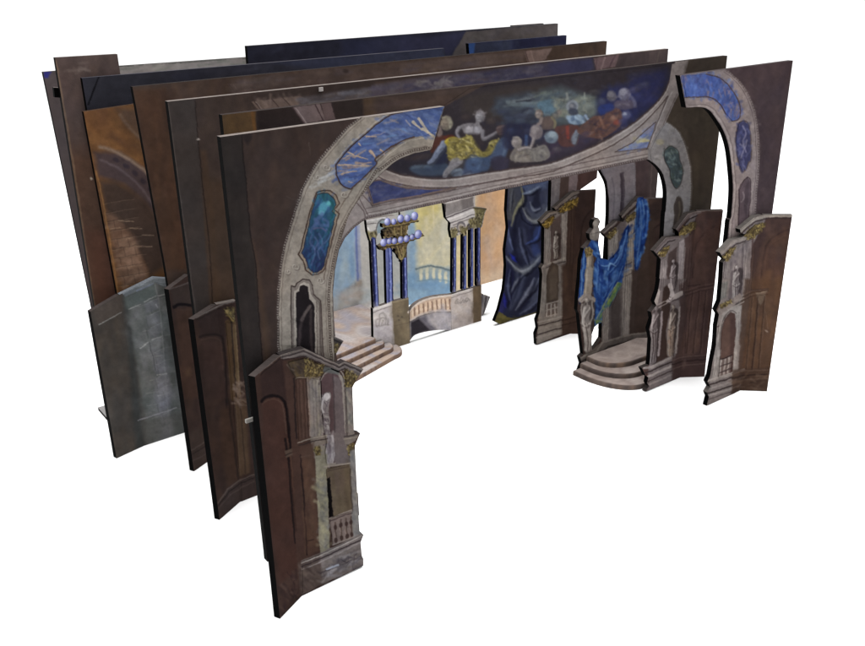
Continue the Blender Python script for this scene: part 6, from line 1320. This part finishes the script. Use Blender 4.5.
def wing_rear_left():
    t = Wing('grey painted stone pier wing at far left, joints scratched in white, bluish cap', 1.780, (144, 446), tuple(gnd((116.6, 458.6))), 'L')
    fi, fo = t.inner, t.outer; c = Canvas(85, 260, 235, 470, (68, 63, 59)); c.off()
    c.dabs(L(92,311, 124,292, 146,446, 117,458), 110, [(74,67,62), (60,57,55), (78,68,60), (66,62,60)], 20, 4.5, 85, 16, .45, 2)
    c.poly(L(93,311, 122,294, 124,310, 97,326), (78,69,64), .8, 3)
    c.at(80, 270)
    c.poly(L(215,118, 372,40, 440,95, 540,640, 560,900, 380,900, 320,640), (84,87,86), 1, 3)
    c.poly(L(385,60, 440,85, 520,640, 550,900, 470,900, 420,500), (72,75,74), 1, 2); c.poly(L(215,130, 250,180, 330,900, 280,900, 240,400), (58,60,60), .9, 5)
    c.poly(L(250,200, 380,130, 420,500, 450,900, 340,900, 290,500), (94,97,96), .9, 5); c.poly(L(360,400, 430,380, 450,640, 470,900, 400,900), (112,112,120), .85, 6)
    c.dabs(L(230,130, 370,60, 440,100, 530,640, 540,800, 330,860, 270,400), 150, [(100,103,102), (78,82,80), (110,110,112), (66,70,68), (92,90,92), (120,120,128)], 14, 4, 75, 45, .4, 1.8)
    c.poly(L(215,118, 372,38, 545,8, 545,45, 445,90, 372,62, 225,135), (98,104,110), 1, 1); c.line(L(215,118, 370,40, 430,42, 500,38, 545,8), 6, (138,146,156), .95, .7, smooth=False); c.line(L(285,105, 365,70), 9, (122,130,156), .9, .8); c.line(L(440,90, 500,62, 545,36), 5, (40,42,46), .9); c.line(L(375,62, 440,70, 500,60), 4, (70,76,80), .8)
    c.poly(L(220,140, 372,66, 385,128, 240,195), (82,92,90), .8, 4)
    for a in (L(245,195, 305,172), L(320,160, 382,128), L(392,128, 425,122), L(95,275, 205,212), L(320,375, 345,358), L(360,350, 405,335), L(375,432, 412,426), L(385,525, 435,518), L(390,630, 445,612), L(300,390, 330,372), L(380,170, 388,190)): c.line(a, 5, (150,150,148), .85, .7, w1=3)
    for k in range(11):
        y = 150 + k * 62; xl, xr = 262 + k * 9, 392 + k * 7
        if rng.random() < .75: c.line(L(xl + 40 * rng.random(), y + 34, xl + 80, y + 22 - 6 * rng.random()), 3, (132,132,130), .55, .8, w1=1.5)
        if rng.random() < .8: c.line(L(xl + 75, y + 14, xr, y - 8), 3.5, (146,146,146), .6, .8, w1=2)
        c.line(L(xr + 8, y - 10, xr + 48, y - 16), 3, (108,110,108), .5, .8, w1=1.5)
        x = xl + 45 + 50 * rng.random(); c.line(L(x, y + 20, x + 10, y + 70), 3, (62,64,64), .6, .8)
        c.poly(L(xl + 60, y + 18, xr - 6, y - 4, xr + 4, y + 40, xl + 68, y + 66), (110 + 16 * rng.random(),) * 2 + (118 + 14 * rng.random(),), .32, 2)
    c.line(L(375,70, 400,200, 425,500, 455,900), 4, (124,126,126), .6, 1); c.line(L(366,430, 375,500), 3, (60,60,62), .8); c.line(L(352,380, 362,430), 3, (64,64,66), .7)
    c.at(80, 399); c.line(L(290,108, 380,78, 480,45), 5, (140,138,146), .8, .8); c.ell(420,-20, 40,60, (124,122,136), 10, .4, 6); c.poly(L(300,120, 520,60, 530,170, 330,230), (80,80,78), .6, 5)
    c.gain = 1.25
    c.off().mottle(.14, 12)
    zo, zf = fo.uv([(92.4, 311)])[0][1], fi.uv([(120.5, 294.5)])[0][1]
    outer_leaf(t, c, zo, zf, .65)
    e = P(80,270, 370,38, 430,42, 500,36, 543,8)
    q = [tuple(fi.uv([p])[0]) for p in e]
    li = t.plate('leaf', fi, [(t.xf, 0), (.70, 0), (.69, .3), (.70, q[3][1] - .01), q[3], q[2], q[1], q[0], (t.xf, zf)], c, uv=True, res=.65, rim=(120,126,134))
    t.relief('cornice', fi, P(80,270, 222,117, 370,42, 430,46, 500,40, 538,14, 538,40, 445,84, 374,64, 228,134), c, 1, li, res=.5)

# ================================================================== rear colonnade, chandelier, stairs
def colonnade():
    fr = Frame(1.870); c = Canvas(355, 195, 500, 355, (176, 168, 164)); c.at(325, 180)
    WH, WD = (196,188,186), (112,102,98)
    # left capitals and block
    c.poly(L(200,195, 300,180, 330,230, 240,310, 210,270), (186,182,178), 1, 1); c.poly(L(258,225, 270,200, 300,192, 300,260, 262,275), (150,166,172), .9, 1.5); c.line(L(208,205, 300,188), 8, (214,208,206), .9); c.line(L(210,222, 255,214), 5, (96,88,88), .8); c.line(L(214,240, 228,262), 8, (226,222,220), .8)
    c.poly(L(262,276, 264,232, 284,206, 306,212, 312,250, 300,262, 284,262), (128,150,160), 1, 1); c.line(L(258,276, 260,226, 284,198, 312,204), 7, (86,80,82), .8, .8); c.line(L(202,206, 206,250, 216,270), 6, (60,52,54), .8, .8)
    for reg in (L(215,265, 258,258, 252,300, 225,305), L(285,260, 350,250, 345,290, 295,296), L(372,300, 412,290, 408,330, 380,334)): c.poly(reg, (112,104,72), 1, .8); c.dabs(reg, 70, [(150,140,92), (84,76,52), (124,114,72), (58,52,42), (168,158,120)], 3.2, .9, 80, 50, .95, .35)
    # blue columns
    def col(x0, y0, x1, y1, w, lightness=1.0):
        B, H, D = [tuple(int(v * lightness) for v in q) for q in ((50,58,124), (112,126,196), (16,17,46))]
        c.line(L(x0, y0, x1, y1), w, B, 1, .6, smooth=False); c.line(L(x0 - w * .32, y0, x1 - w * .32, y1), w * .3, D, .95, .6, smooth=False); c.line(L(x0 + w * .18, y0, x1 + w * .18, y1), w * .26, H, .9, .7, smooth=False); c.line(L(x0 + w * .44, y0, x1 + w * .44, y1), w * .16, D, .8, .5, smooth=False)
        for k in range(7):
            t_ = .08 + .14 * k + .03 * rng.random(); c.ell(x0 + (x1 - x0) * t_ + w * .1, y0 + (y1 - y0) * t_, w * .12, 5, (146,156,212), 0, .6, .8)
    LC = [(242, 300, 257, 640, 27), (318, 290, 326, 620, 34), (397, 330, 401, 600, 25)]
    RC = [(648, 280, 646, 560, 19), (699, 262, 697, 545, 19), (734, 240, 734, 535, 17), (768, 232, 768, 525, 18)]
    for q in LC + RC: col(*q)
    c.line(L(308,300, 312,620), 14, (108,118,186), .8, .8)
    # right entablature
    c.poly(L(594,120, 640,112, 740,85, 745,145, 640,185, 604,190), (130,122,119), 1, .8); c.poly(L(680,100, 740,85, 742,140, 690,165), (104,96,95), .8, 2)
    c.poly(L(606,180, 740,132, 760,190, 720,215, 700,220, 690,240, 660,250, 630,250, 628,215), (190,182,178), 1, .8)
    for a, w, cl_ in ((L(606,188, 740,138), 7, (84,74,76)), (L(610,200, 742,150), 6, (216,208,204)), (L(625,216, 745,172), 5, (92,84,86)), (L(600,124, 600,188), 8, (40,34,36))): c.line(a, w, cl_, .9, .7, smooth=False)
    for q in (L(662,262, 668,236, 680,228, 690,238, 688,262), L(708,250, 712,222, 722,212, 728,222, 726,245), L(745,230, 748,204, 754,200, 758,230)): c.poly(q, (74,68,74), .95, .8)
    for q in (L(640,226, 690,206, 742,188), L(632,240, 660,232)): c.line(q, 7, (112,104,104), .8, .8)
    c.ell(680,232, 22,26, (98,92,96), 0, .9, 1); c.ell(680,236, 15,18, (170,160,150), 0, .9, 1); c.ell(680,238, 8,9, (120,108,84), 0, .8, 1)
    for reg in (L(624,250, 664,246, 656,285, 634,290), L(680,245, 714,236, 710,270, 686,275), L(720,200, 760,190, 752,235, 726,240), L(745,135, 808,140, 800,160, 780,235, 756,235)): c.poly(reg, (104,96,66), 1, .7); c.dabs(reg, 70, [(142,130,84), (80,72,50), (118,108,70), (54,48,40), (160,148,112)], 3.2, .9, 85, 50, .95, .35)
    c.line(L(745,140, 806,145), 9, (84,74,54), .9, .7)
    # pedestals
    c.at(325, 260)
    c.poly(L(235,240, 340,205, 345,430, 300,420, 236,380), (182,174,172), 1, .7); c.dabs(L(240,250, 335,220, 340,420, 240,380), 30, [(194,186,182), (164,156,158), (202,192,184)], 16, 3.5, 20, 40, .5, 1.6); c.poly(L(240,330, 340,300, 345,420, 240,380), (168,162,170), .6, 4)
    c.line(L(236,250, 340,213), 10, (206,200,196), .9, .7, smooth=False); c.line(L(238,264, 340,226), 4, (110,100,100), .8, smooth=False)
    for a in (L(258,330, 258,300, 272,295, 275,275, 290,265, 305,280, 308,295, 316,300, 316,325), L(262,332, 316,325), L(272,325, 275,300, 290,290, 304,300, 306,322), L(285,322, 290,305, 297,322)): c.line(a, 9, (112,104,102), .5, 1.0); c.line([(x + 3, y + 3) for x, y in a], 4, (206,200,196), .4, .8)
    c.poly(L(335,205, 418,188, 428,425, 350,445), (112,98,78), 1, .7); c.dabs(L(340,210, 415,195, 422,420, 350,430), 40, [(124,110,86), (98,86,70), (116,100,76)], 16, 3.5, 85, 25, .5, 1.6); c.line(L(338,210, 418,194), 8, (136,122,98), .8); c.line(L(345,330, 425,312), 3, (82,70,56), .6); 
    for x, y in ((365,280), (385,285), (370,300)): c.ell(x, y, 6,5, (82,72,62), 0, .8, .8)
    c.poly(L(628,175, 742,140, 742,318, 632,352), (184,174,170), 1, .7); c.dabs(L(635,185, 738,150, 738,310, 638,345), 30, [(196,186,180), (166,156,154), (180,164,152), (150,136,132)], 16, 3.5, 30, 40, .5, 1.6); c.poly(L(640,290, 742,255, 742,316, 634,350), (150,136,130), .6, 4)
    c.line(L(618,178, 742,136), 10, (206,198,192), .9, .7, smooth=False); c.line(L(630,190, 742,152), 4, (112,102,100), .8, smooth=False)
    for a in (L(652,215, 662,198, 672,212, 684,190, 696,206, 708,190, 722,200), L(655,220, 690,210, 722,202), L(662,210, 676,220, 690,200, 704,212, 716,196)): c.line(a, 9, (118,108,104), .5, 1.0); c.line([(x + 3, y + 3) for x, y in a], 4, (204,196,190), .4, .8)
    c.poly(L(740,138, 782,125, 782,308, 742,320), (106,88,68), 1, .7); c.dabs(L(744,145, 778,135, 778,305, 746,312), 20, [(120,100,76), (92,76,60)], 16, 3.5, 90, 20, .5, 1.6)
    # bridge
    c.poly(L(420,260, 440,235, 490,205, 550,188, 630,180, 630,255, 560,255, 490,270, 425,300), (178,152,132), 1, .8)
    for k in range(9):
        x = 438 + k * 22; y = 248 - 42 * math.sin(min(1, (k + .6) / 8) * 1.45)
        c.line(L(x, y - 8, x + 2, y + 40), 12, (206,178,152), .95, .8, smooth=False); c.line(L(x + 10, y - 8, x + 12, y + 40), 6, (128,98,82), .9, .7, smooth=False); c.ell(x + 1, y + 18, 7,9, (218,192,168), 0, .8, .8)
    c.line(L(418,262, 445,232, 490,205, 550,187, 632,178), 9, (202,186,172), .95, .7); c.line(L(420,250, 445,222, 490,195, 550,178, 632,168), 5, (60,52,52), .9, .7); c.line(L(424,300, 490,268, 560,252, 630,252), 8, (190,172,160), .9, .7); c.line(L(424,310, 490,278, 560,262, 630,262), 4, (96,82,78), .8)
    c.poly(L(428,310, 490,280, 560,264, 630,264, 630,352, 570,350, 500,360, 450,375, 428,400), (152,146,150), 1, 1)
    c.poly(L(428,310, 470,290, 510,330, 535,352, 500,360, 450,375, 428,400), (44,40,46), 1, 3); c.poly(L(470,290, 500,278, 560,350, 530,352), (84,80,90), .85, 4)
    c.dabs(L(530,280, 625,268, 625,345, 560,348), 26, [(172,166,170), (136,130,138), (160,156,166), (184,172,168)], 14, 3, 60, 35, .5, 1.4)
    c.off().mottle(.07, 10, .012, .08, .35); c.gain = 1.45
    t = Thing('colonnade_flat', 'cut-out colonnade of slim blue columns on two pedestals joined by a small bridge', 'stage flat', (1.4, 1.870, 0))
    A = P(325,260, 236,246, 340,206, 418,188, 424,250, 426,330)
    uv = lambda p: tuple(fr.uv([p])[0])
    zb = .035
    pedL = [(373, 308.6), (393, 301.4), (408.6, 297.6), (410, 345), (395, 348.5)] + [fr.px(fr.uv([(373, 330)])[0][0], 0.02)]
    pl = t.plate('pedestal', fr, pedL, c, res=.45)
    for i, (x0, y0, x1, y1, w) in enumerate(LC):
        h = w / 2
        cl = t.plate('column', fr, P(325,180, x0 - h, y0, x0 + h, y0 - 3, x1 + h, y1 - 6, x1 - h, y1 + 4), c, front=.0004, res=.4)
        tops = (P(325,180, 205,200, 262,188, 262,270, 252,304, 226,306, 212,262), P(325,180, 262,188, 350,176, 352,252, 342,292, 294,298, 284,262, 262,268), P(325,180, 370,240, 414,232, 412,292, 406,332, 380,336, 374,300))[i]
        t.plate('capital', fr, tops, c, front=.0011, res=.4, parent=cl)
    pr = t.plate('pedestal', fr, [(450.6, 294.6), (473.4, 287.6), (481.4, 284.8), (481.4, 321.6), (451.6, 330.6)], c, res=.45)
    en = t.plate('entablature', fr, P(325,180, 594,118, 645,95, 748,72, 750,134, 808,142, 798,166, 784,236, 712,248, 700,262, 632,290, 624,250, 626,214, 604,190), c, front=.0011, res=.4)
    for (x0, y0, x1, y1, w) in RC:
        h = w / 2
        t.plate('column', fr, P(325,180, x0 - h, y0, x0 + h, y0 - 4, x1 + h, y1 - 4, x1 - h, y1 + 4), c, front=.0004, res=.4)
    top = spline(P(325,260, 424,256, 445,226, 490,198, 550,181, 632,172), False, 5); bot = spline(P(325,260, 632,352, 570,350, 500,360, 450,376, 424,404), False, 5)
    br = t.plate('bridge', fr, top + bot, c, res=.42, front=-.0004)
    t.relief('balustrade', fr, top[2:] + P(325,260, 628,256, 560,256, 490,272, 428,304), c, 1, br, res=.4)
    # painted stair end standing to the right of the colonnade
    f2 = Frame(1.900); c2 = Canvas(475, 285, 500, 330, (150,140,140)); c2.at(325, 260)
    for x, col_ in ((784, (122,110,112)), (796, (176,166,166)), (806, (108,98,100)), (815, (186,176,176)), (824, (120,110,112))): c2.line(L(x + 4, 170, x - 16, 300), 9, col_, 1, .8, smooth=False)
    c2.off().mottle(.1, 8)
    s = Thing('stair_flat', 'small cut-out of pale steps leaning to the right of the far pedestal', 'stage steps', (1.6, 1.900, 0))
    b0 = f2.px(f2.uv([(481, 320)])[0][0], 0.0)
    s.plate('board', f2, P(325,260, 770,178, 792,170, 800,184, 812,178, 826,184, 806,240, 786,292, 768,306), c2, res=.5)

def chandelier():
    fr = Frame(1.745); c = Canvas(365, 195, 430, 270, (92, 80, 50)); c.at(325, 180)
    G = [(116,92,58), (88,70,48), (166,142,98), (40,30,26), (104,84,54), (24,20,20), (70,54,42), (140,116,80)]
    body = P(325,180, 284,222, 340,214, 400,204, 462,192, 471,206, 430,219, 416,228, 413,242, 407,262, 420,281, 440,276, 486,266, 495,281, 460,297, 424,307, 414,330, 404,350, 408,372, 394,392, 384,412, 372,396, 360,374, 350,360, 352,338, 320,340, 290,352, 272,350, 264,330, 290,322, 340,304, 352,290, 345,276, 322,292, 296,282, 290,256, 310,240, 284,238)
    body = [(p[0] + rng.normal() * .45, p[1] + rng.normal() * .45) for p in dense(body, 1.6)]
    c.off().dabs(body, 420, G, 3.2, .9, 60, 70, .95, .35)
    c.at(325, 180)
    for a in (L(290,240, 380,228, 465,205), L(275,335, 370,322, 485,285), L(340,360, 380,405, 405,352)): c.line(a, 8, (62,52,36), .7, 1); c.line([(x, y - 6) for x, y in a], 4, (176,156,96), .8, .7)
    for a in (L(345,240, 350,285), L(380,230, 382,300), L(410,230, 405,280), L(360,330, 380,395), L(395,330, 388,395)): c.line(a, 6, (166,146,88), .7, .8)
    c.off().mottle(.12, 6)
    c.gain = 1.35
    t = Thing('chandelier', 'gilt chandelier cut-out with two rows of bluish globes, hanging before the left blue columns', 'chandelier', (1.2, 1.745, .4))
    bd = t.plate('frame', fr, body, c, res=.4)
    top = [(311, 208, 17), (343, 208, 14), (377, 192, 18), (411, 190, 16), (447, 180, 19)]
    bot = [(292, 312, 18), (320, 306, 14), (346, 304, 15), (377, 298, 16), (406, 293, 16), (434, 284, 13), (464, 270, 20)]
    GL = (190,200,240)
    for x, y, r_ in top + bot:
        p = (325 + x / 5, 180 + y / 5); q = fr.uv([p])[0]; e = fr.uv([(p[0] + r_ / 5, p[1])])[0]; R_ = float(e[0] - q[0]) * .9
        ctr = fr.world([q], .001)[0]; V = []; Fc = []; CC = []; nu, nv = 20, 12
        for j in range(nv + 1):
            th = math.pi * j / nv
            for i in range(nu):
                ph = 2 * math.pi * i / nu
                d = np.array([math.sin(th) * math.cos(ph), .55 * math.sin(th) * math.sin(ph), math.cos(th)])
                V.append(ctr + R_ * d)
                k = max(0.0, -d[1] * .76 - d[0] * .6 + d[2] * .36); k = min(1, k) ** 1.9     # shading put into the globe colour: highlight toward the viewer, dark rim
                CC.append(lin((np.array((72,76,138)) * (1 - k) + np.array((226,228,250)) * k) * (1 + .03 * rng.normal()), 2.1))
        for j in range(nv):
            for i in range(nu): Fc.append((j * nu + i, (j + 1) * nu + i, (j + 1) * nu + (i + 1) % nu, j * nu + (i + 1) % nu))
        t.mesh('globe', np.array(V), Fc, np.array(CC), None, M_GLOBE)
    # cord up to the border above
    q = fr.uv([(401, 218)])[0]; V = []; Fc = []; n = 8
    for z in (q[1], .79):
        for i in range(n): V.append((q[0] + .0022 * math.cos(6.2832 * i / n), 1.752 + .0022 * math.sin(6.2832 * i / n), z))
    for i in range(n): Fc.append((i, (i + 1) % n, n + (i + 1) % n, n + i))
    t.mesh('cord', np.array(V), Fc, np.tile(lin((60,50,40)), (2 * n, 1)))

def tier_mesh(poly, z0, z1, n_round, colf, riserf):
    """one step: polygon in plan, rounded nosing, subdivided top"""
    V, Fc, CC = [], [], []
    n = len(poly); P_ = np.array(poly)
    cen = P_.mean(0)
    prof = [(0, z0), (0, z1 - .004), (.0012, z1 - .0012), (.004, z1)]
    for off, z in prof:
        for p in P_:
            d = cen - p; d = d / (np.linalg.norm(d) + 1e-9); q = p + d * off
            V.append((q[0], q[1], z)); CC.append(riserf(q) if z < z1 - .001 else colf(q))
    for k in range(len(prof) - 1):
        for i in range(n):
            Fc.append((k * n + i, k * n + (i + 1) % n, (k + 1) * n + (i + 1) % n, (k + 1) * n + i))
    base = (len(prof) - 1) * n
    rings = 26
    prev = list(range(base, base + n))
    for r_ in range(1, rings + 1):
        t_ = r_ / rings; ids = []
        for i in range(n):
            p = np.array(V[base + i][:2]); q = p + (cen - p) * t_ * .999
            V.append((q[0], q[1], z1)); CC.append(colf(q)); ids.append(len(V) - 1)
        for i in range(n): Fc.append((prev[i], prev[(i + 1) % n], ids[(i + 1) % n], ids[i]))
        prev = ids
    return np.array(V), Fc, np.array(CC)

def dense(poly, h):
    q = [np.array(p, float) for p in poly]; out = []
    for i in range(len(q)):
        a, b_ = q[i], q[(i + 1) % len(q)]; n = max(1, int(np.linalg.norm(b_ - a) / h)); out += [tuple(a + (b_ - a) * k / n) for k in range(n)]
    return out

def noise_tone(cols, seed, sc=60.0):
    g = np.random.default_rng(seed); ph = g.random((6, 3)) * 6.28; fr_ = g.normal(size=(6, 2)) * sc
    def f(p):
        s_ = sum(math.sin(fr_[k, 0] * p[0] + fr_[k, 1] * p[1] + ph[k, 0]) for k in range(6)) / 6
        t_ = min(max(.5 + s_ * .9, 0), .999) * (len(cols) - 1); i = int(t_); w = t_ - i
        return lin((np.array(cols[i]) * (1 - w) + np.array(cols[min(i + 1, len(cols) - 1)]) * w) * (1 + .03 * g.normal()))
    return f

def steps_right():
    t = Thing('stage_steps', 'three rounded marble steps standing at the foot of the blue draped wing', 'stage steps', (1.62, 1.36, 0))
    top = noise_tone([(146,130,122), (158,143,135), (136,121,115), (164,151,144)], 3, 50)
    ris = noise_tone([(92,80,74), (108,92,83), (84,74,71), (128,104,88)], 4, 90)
    back = 1.433
    spec = [(1.518, 1.268, .0, .0135), (1.543, 1.302, .0135, .027), (1.566, 1.338, .027, .0405)]
    for x0, y0, z0, z1 in spec:
        xr = 1.80; ry = back - y0; rx = .085
        arc = [(x0 + rx - rx * math.sin(a), back - .02 - (ry - .02) * (1 - math.cos(a)) ** .8) for a in [math.pi / 2 * k / 12 for k in range(12, -1, -1)]]
        arc = [(x0, back)] + [(x0 + rx * (1 - math.cos(a)), back - .03 - (ry - .03) * math.sin(a)) for a in [math.pi / 2 * k / 12 for k in range(13)]]
        poly = arc + [(xr, y0 - .004), (xr, back)]
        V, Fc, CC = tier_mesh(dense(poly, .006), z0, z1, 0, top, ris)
        t.mesh('step', V, Fc, CC)

def steps_left():
    t = Thing('stage_steps', 'four pale marble steps with brown risers, round at the end, below the left pedestal', 'stage steps', (1.1, 1.85, 0))
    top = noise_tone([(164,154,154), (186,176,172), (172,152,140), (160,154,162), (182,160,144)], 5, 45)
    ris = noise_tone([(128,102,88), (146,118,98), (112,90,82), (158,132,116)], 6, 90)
    N = 4
    for k in range(N):
        f_ = k / (N - 1)
        a = np.array((.93, 1.716)) * (1 - f_) + np.array((.93, 1.813)) * f_
        b_ = np.array((1.215, 1.806)) * (1 - f_) + np.array((1.180, 1.858)) * f_
        rr = .05 * (1 - f_) + .014 * f_
        end = [(b_[0] + rr * math.sin(a_) * .9, b_[1] + rr * (1 - math.cos(a_))) for a_ in [math.pi / 2 * j / 8 for j in range(9)]]
        yb = 2.112 if k == N - 1 else 1.866
        poly = [tuple(a)] + end + ([(1.183, 1.8835), (1.30, 1.8835)] if k == N - 1 else []) + ([(end[-1][0], yb)] if k < N - 1 else [(1.30, yb)]) + [(.93, yb)]
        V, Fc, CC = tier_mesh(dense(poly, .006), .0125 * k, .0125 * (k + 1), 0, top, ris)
        t.mesh('step', V, Fc, CC)

def base_board():
    x0, x1, y0, y1, z = .478, .90, 1.925, 2.02, .008
    V = []; q = [(x0, y0), (x1, y0), (x1, y1), (x0, y1)]
    for zz in (0, z): V += [(p[0], p[1], zz) for p in q]
    Fc = [(0, 3, 2, 1), (4, 5, 6, 7)] + [(i, (i + 1) % 4, 4 + (i + 1) % 4, 4 + i) for i in range(4)]
    V2, F2, C2 = [], [], []
    for f in Fc:
        k = len(V2); V2 += [V[i] for i in f]; F2.append((k, k + 1, k + 2, k + 3)); up = all(V[i][2] == z for i in f); C2 += [lin((150,147,146) if up else (26,22,22))] * 4
    o = make_mesh('base_board', np.array(V2, float), F2, np.array(C2), None, M_PAINT, np.array([x0, y0, 0.0])); o.location = (x0, y0, 0)
    o['label'] = 'thin white floor board with black edge poking out behind the grey stone wing'; o['category'] = 'base board'

portal_left(); portal_right(); ceiling_flat(); third_flat(); fourth_flat(); rear_pieces(); backdrop()
wing_front_left(); wing_front_right(); wing_second_right(); wing_third_right(); wing_fourth_right(); curtain()
wing_second_left(); wing_third_left(); wing_fourth_left(); wing_rear_left()
colonnade(); chandelier(); steps_right(); steps_left(); base_board()


# ------------------------------------------------------------------ floor
def floor():
    S = 60.0
    me = bpy.data.meshes.new('floor')
    me.from_pydata([(-S, -S, 0), (S, -S, 0), (S, S, 0), (-S, S, 0)], [], [(0, 1, 2, 3)])
    o = bpy.data.objects.new('floor', me); COL.objects.link(o); o['kind'] = 'structure'
    m = bpy.data.materials.new('white_floor'); m.use_nodes = True; nt = m.node_tree
    bs = nt.nodes['Principled BSDF']; bs.inputs['Roughness'].default_value = .9; bs.inputs['Specular IOR Level'].default_value = .1
    n = nt.nodes.new('ShaderNodeTexNoise'); n.inputs['Scale'].default_value = 3
    rp = nt.nodes.new('ShaderNodeValToRGB'); rp.color_ramp.elements[0].color = (.86, .86, .86, 1); rp.color_ramp.elements[1].color = (.9, .9, .9, 1)
    nt.links.new(n.outputs['Fac'], rp.inputs[0]); nt.links.new(rp.outputs[0], bs.inputs['Base Color'])
    me.materials.append(m)
floor()

# ------------------------------------------------------------------ light: even white world, plus an added overhead lamp to wash out floor shadows
world = bpy.data.worlds.new('World'); scene.world = world; world.use_nodes = True
bg = world.node_tree.nodes['Background']; bg.inputs['Color'].default_value = (1, 1, 1, 1); bg.inputs['Strength'].default_value = 1.3
ld = bpy.data.lights.new('overhead_fill', 'AREA'); ld.shape = 'SQUARE'; ld.size = 3.4; ld.energy = 430
lo_ = bpy.data.objects.new('overhead_fill', ld); COL.objects.link(lo_); lo_.location = (1.17, 1.6, 4.2)

scene.render.engine = 'CYCLES'
scene.view_settings.view_transform = 'Standard'; scene.view_settings.look = 'None'
scene.view_settings.exposure = 0; scene.view_settings.gamma = 1
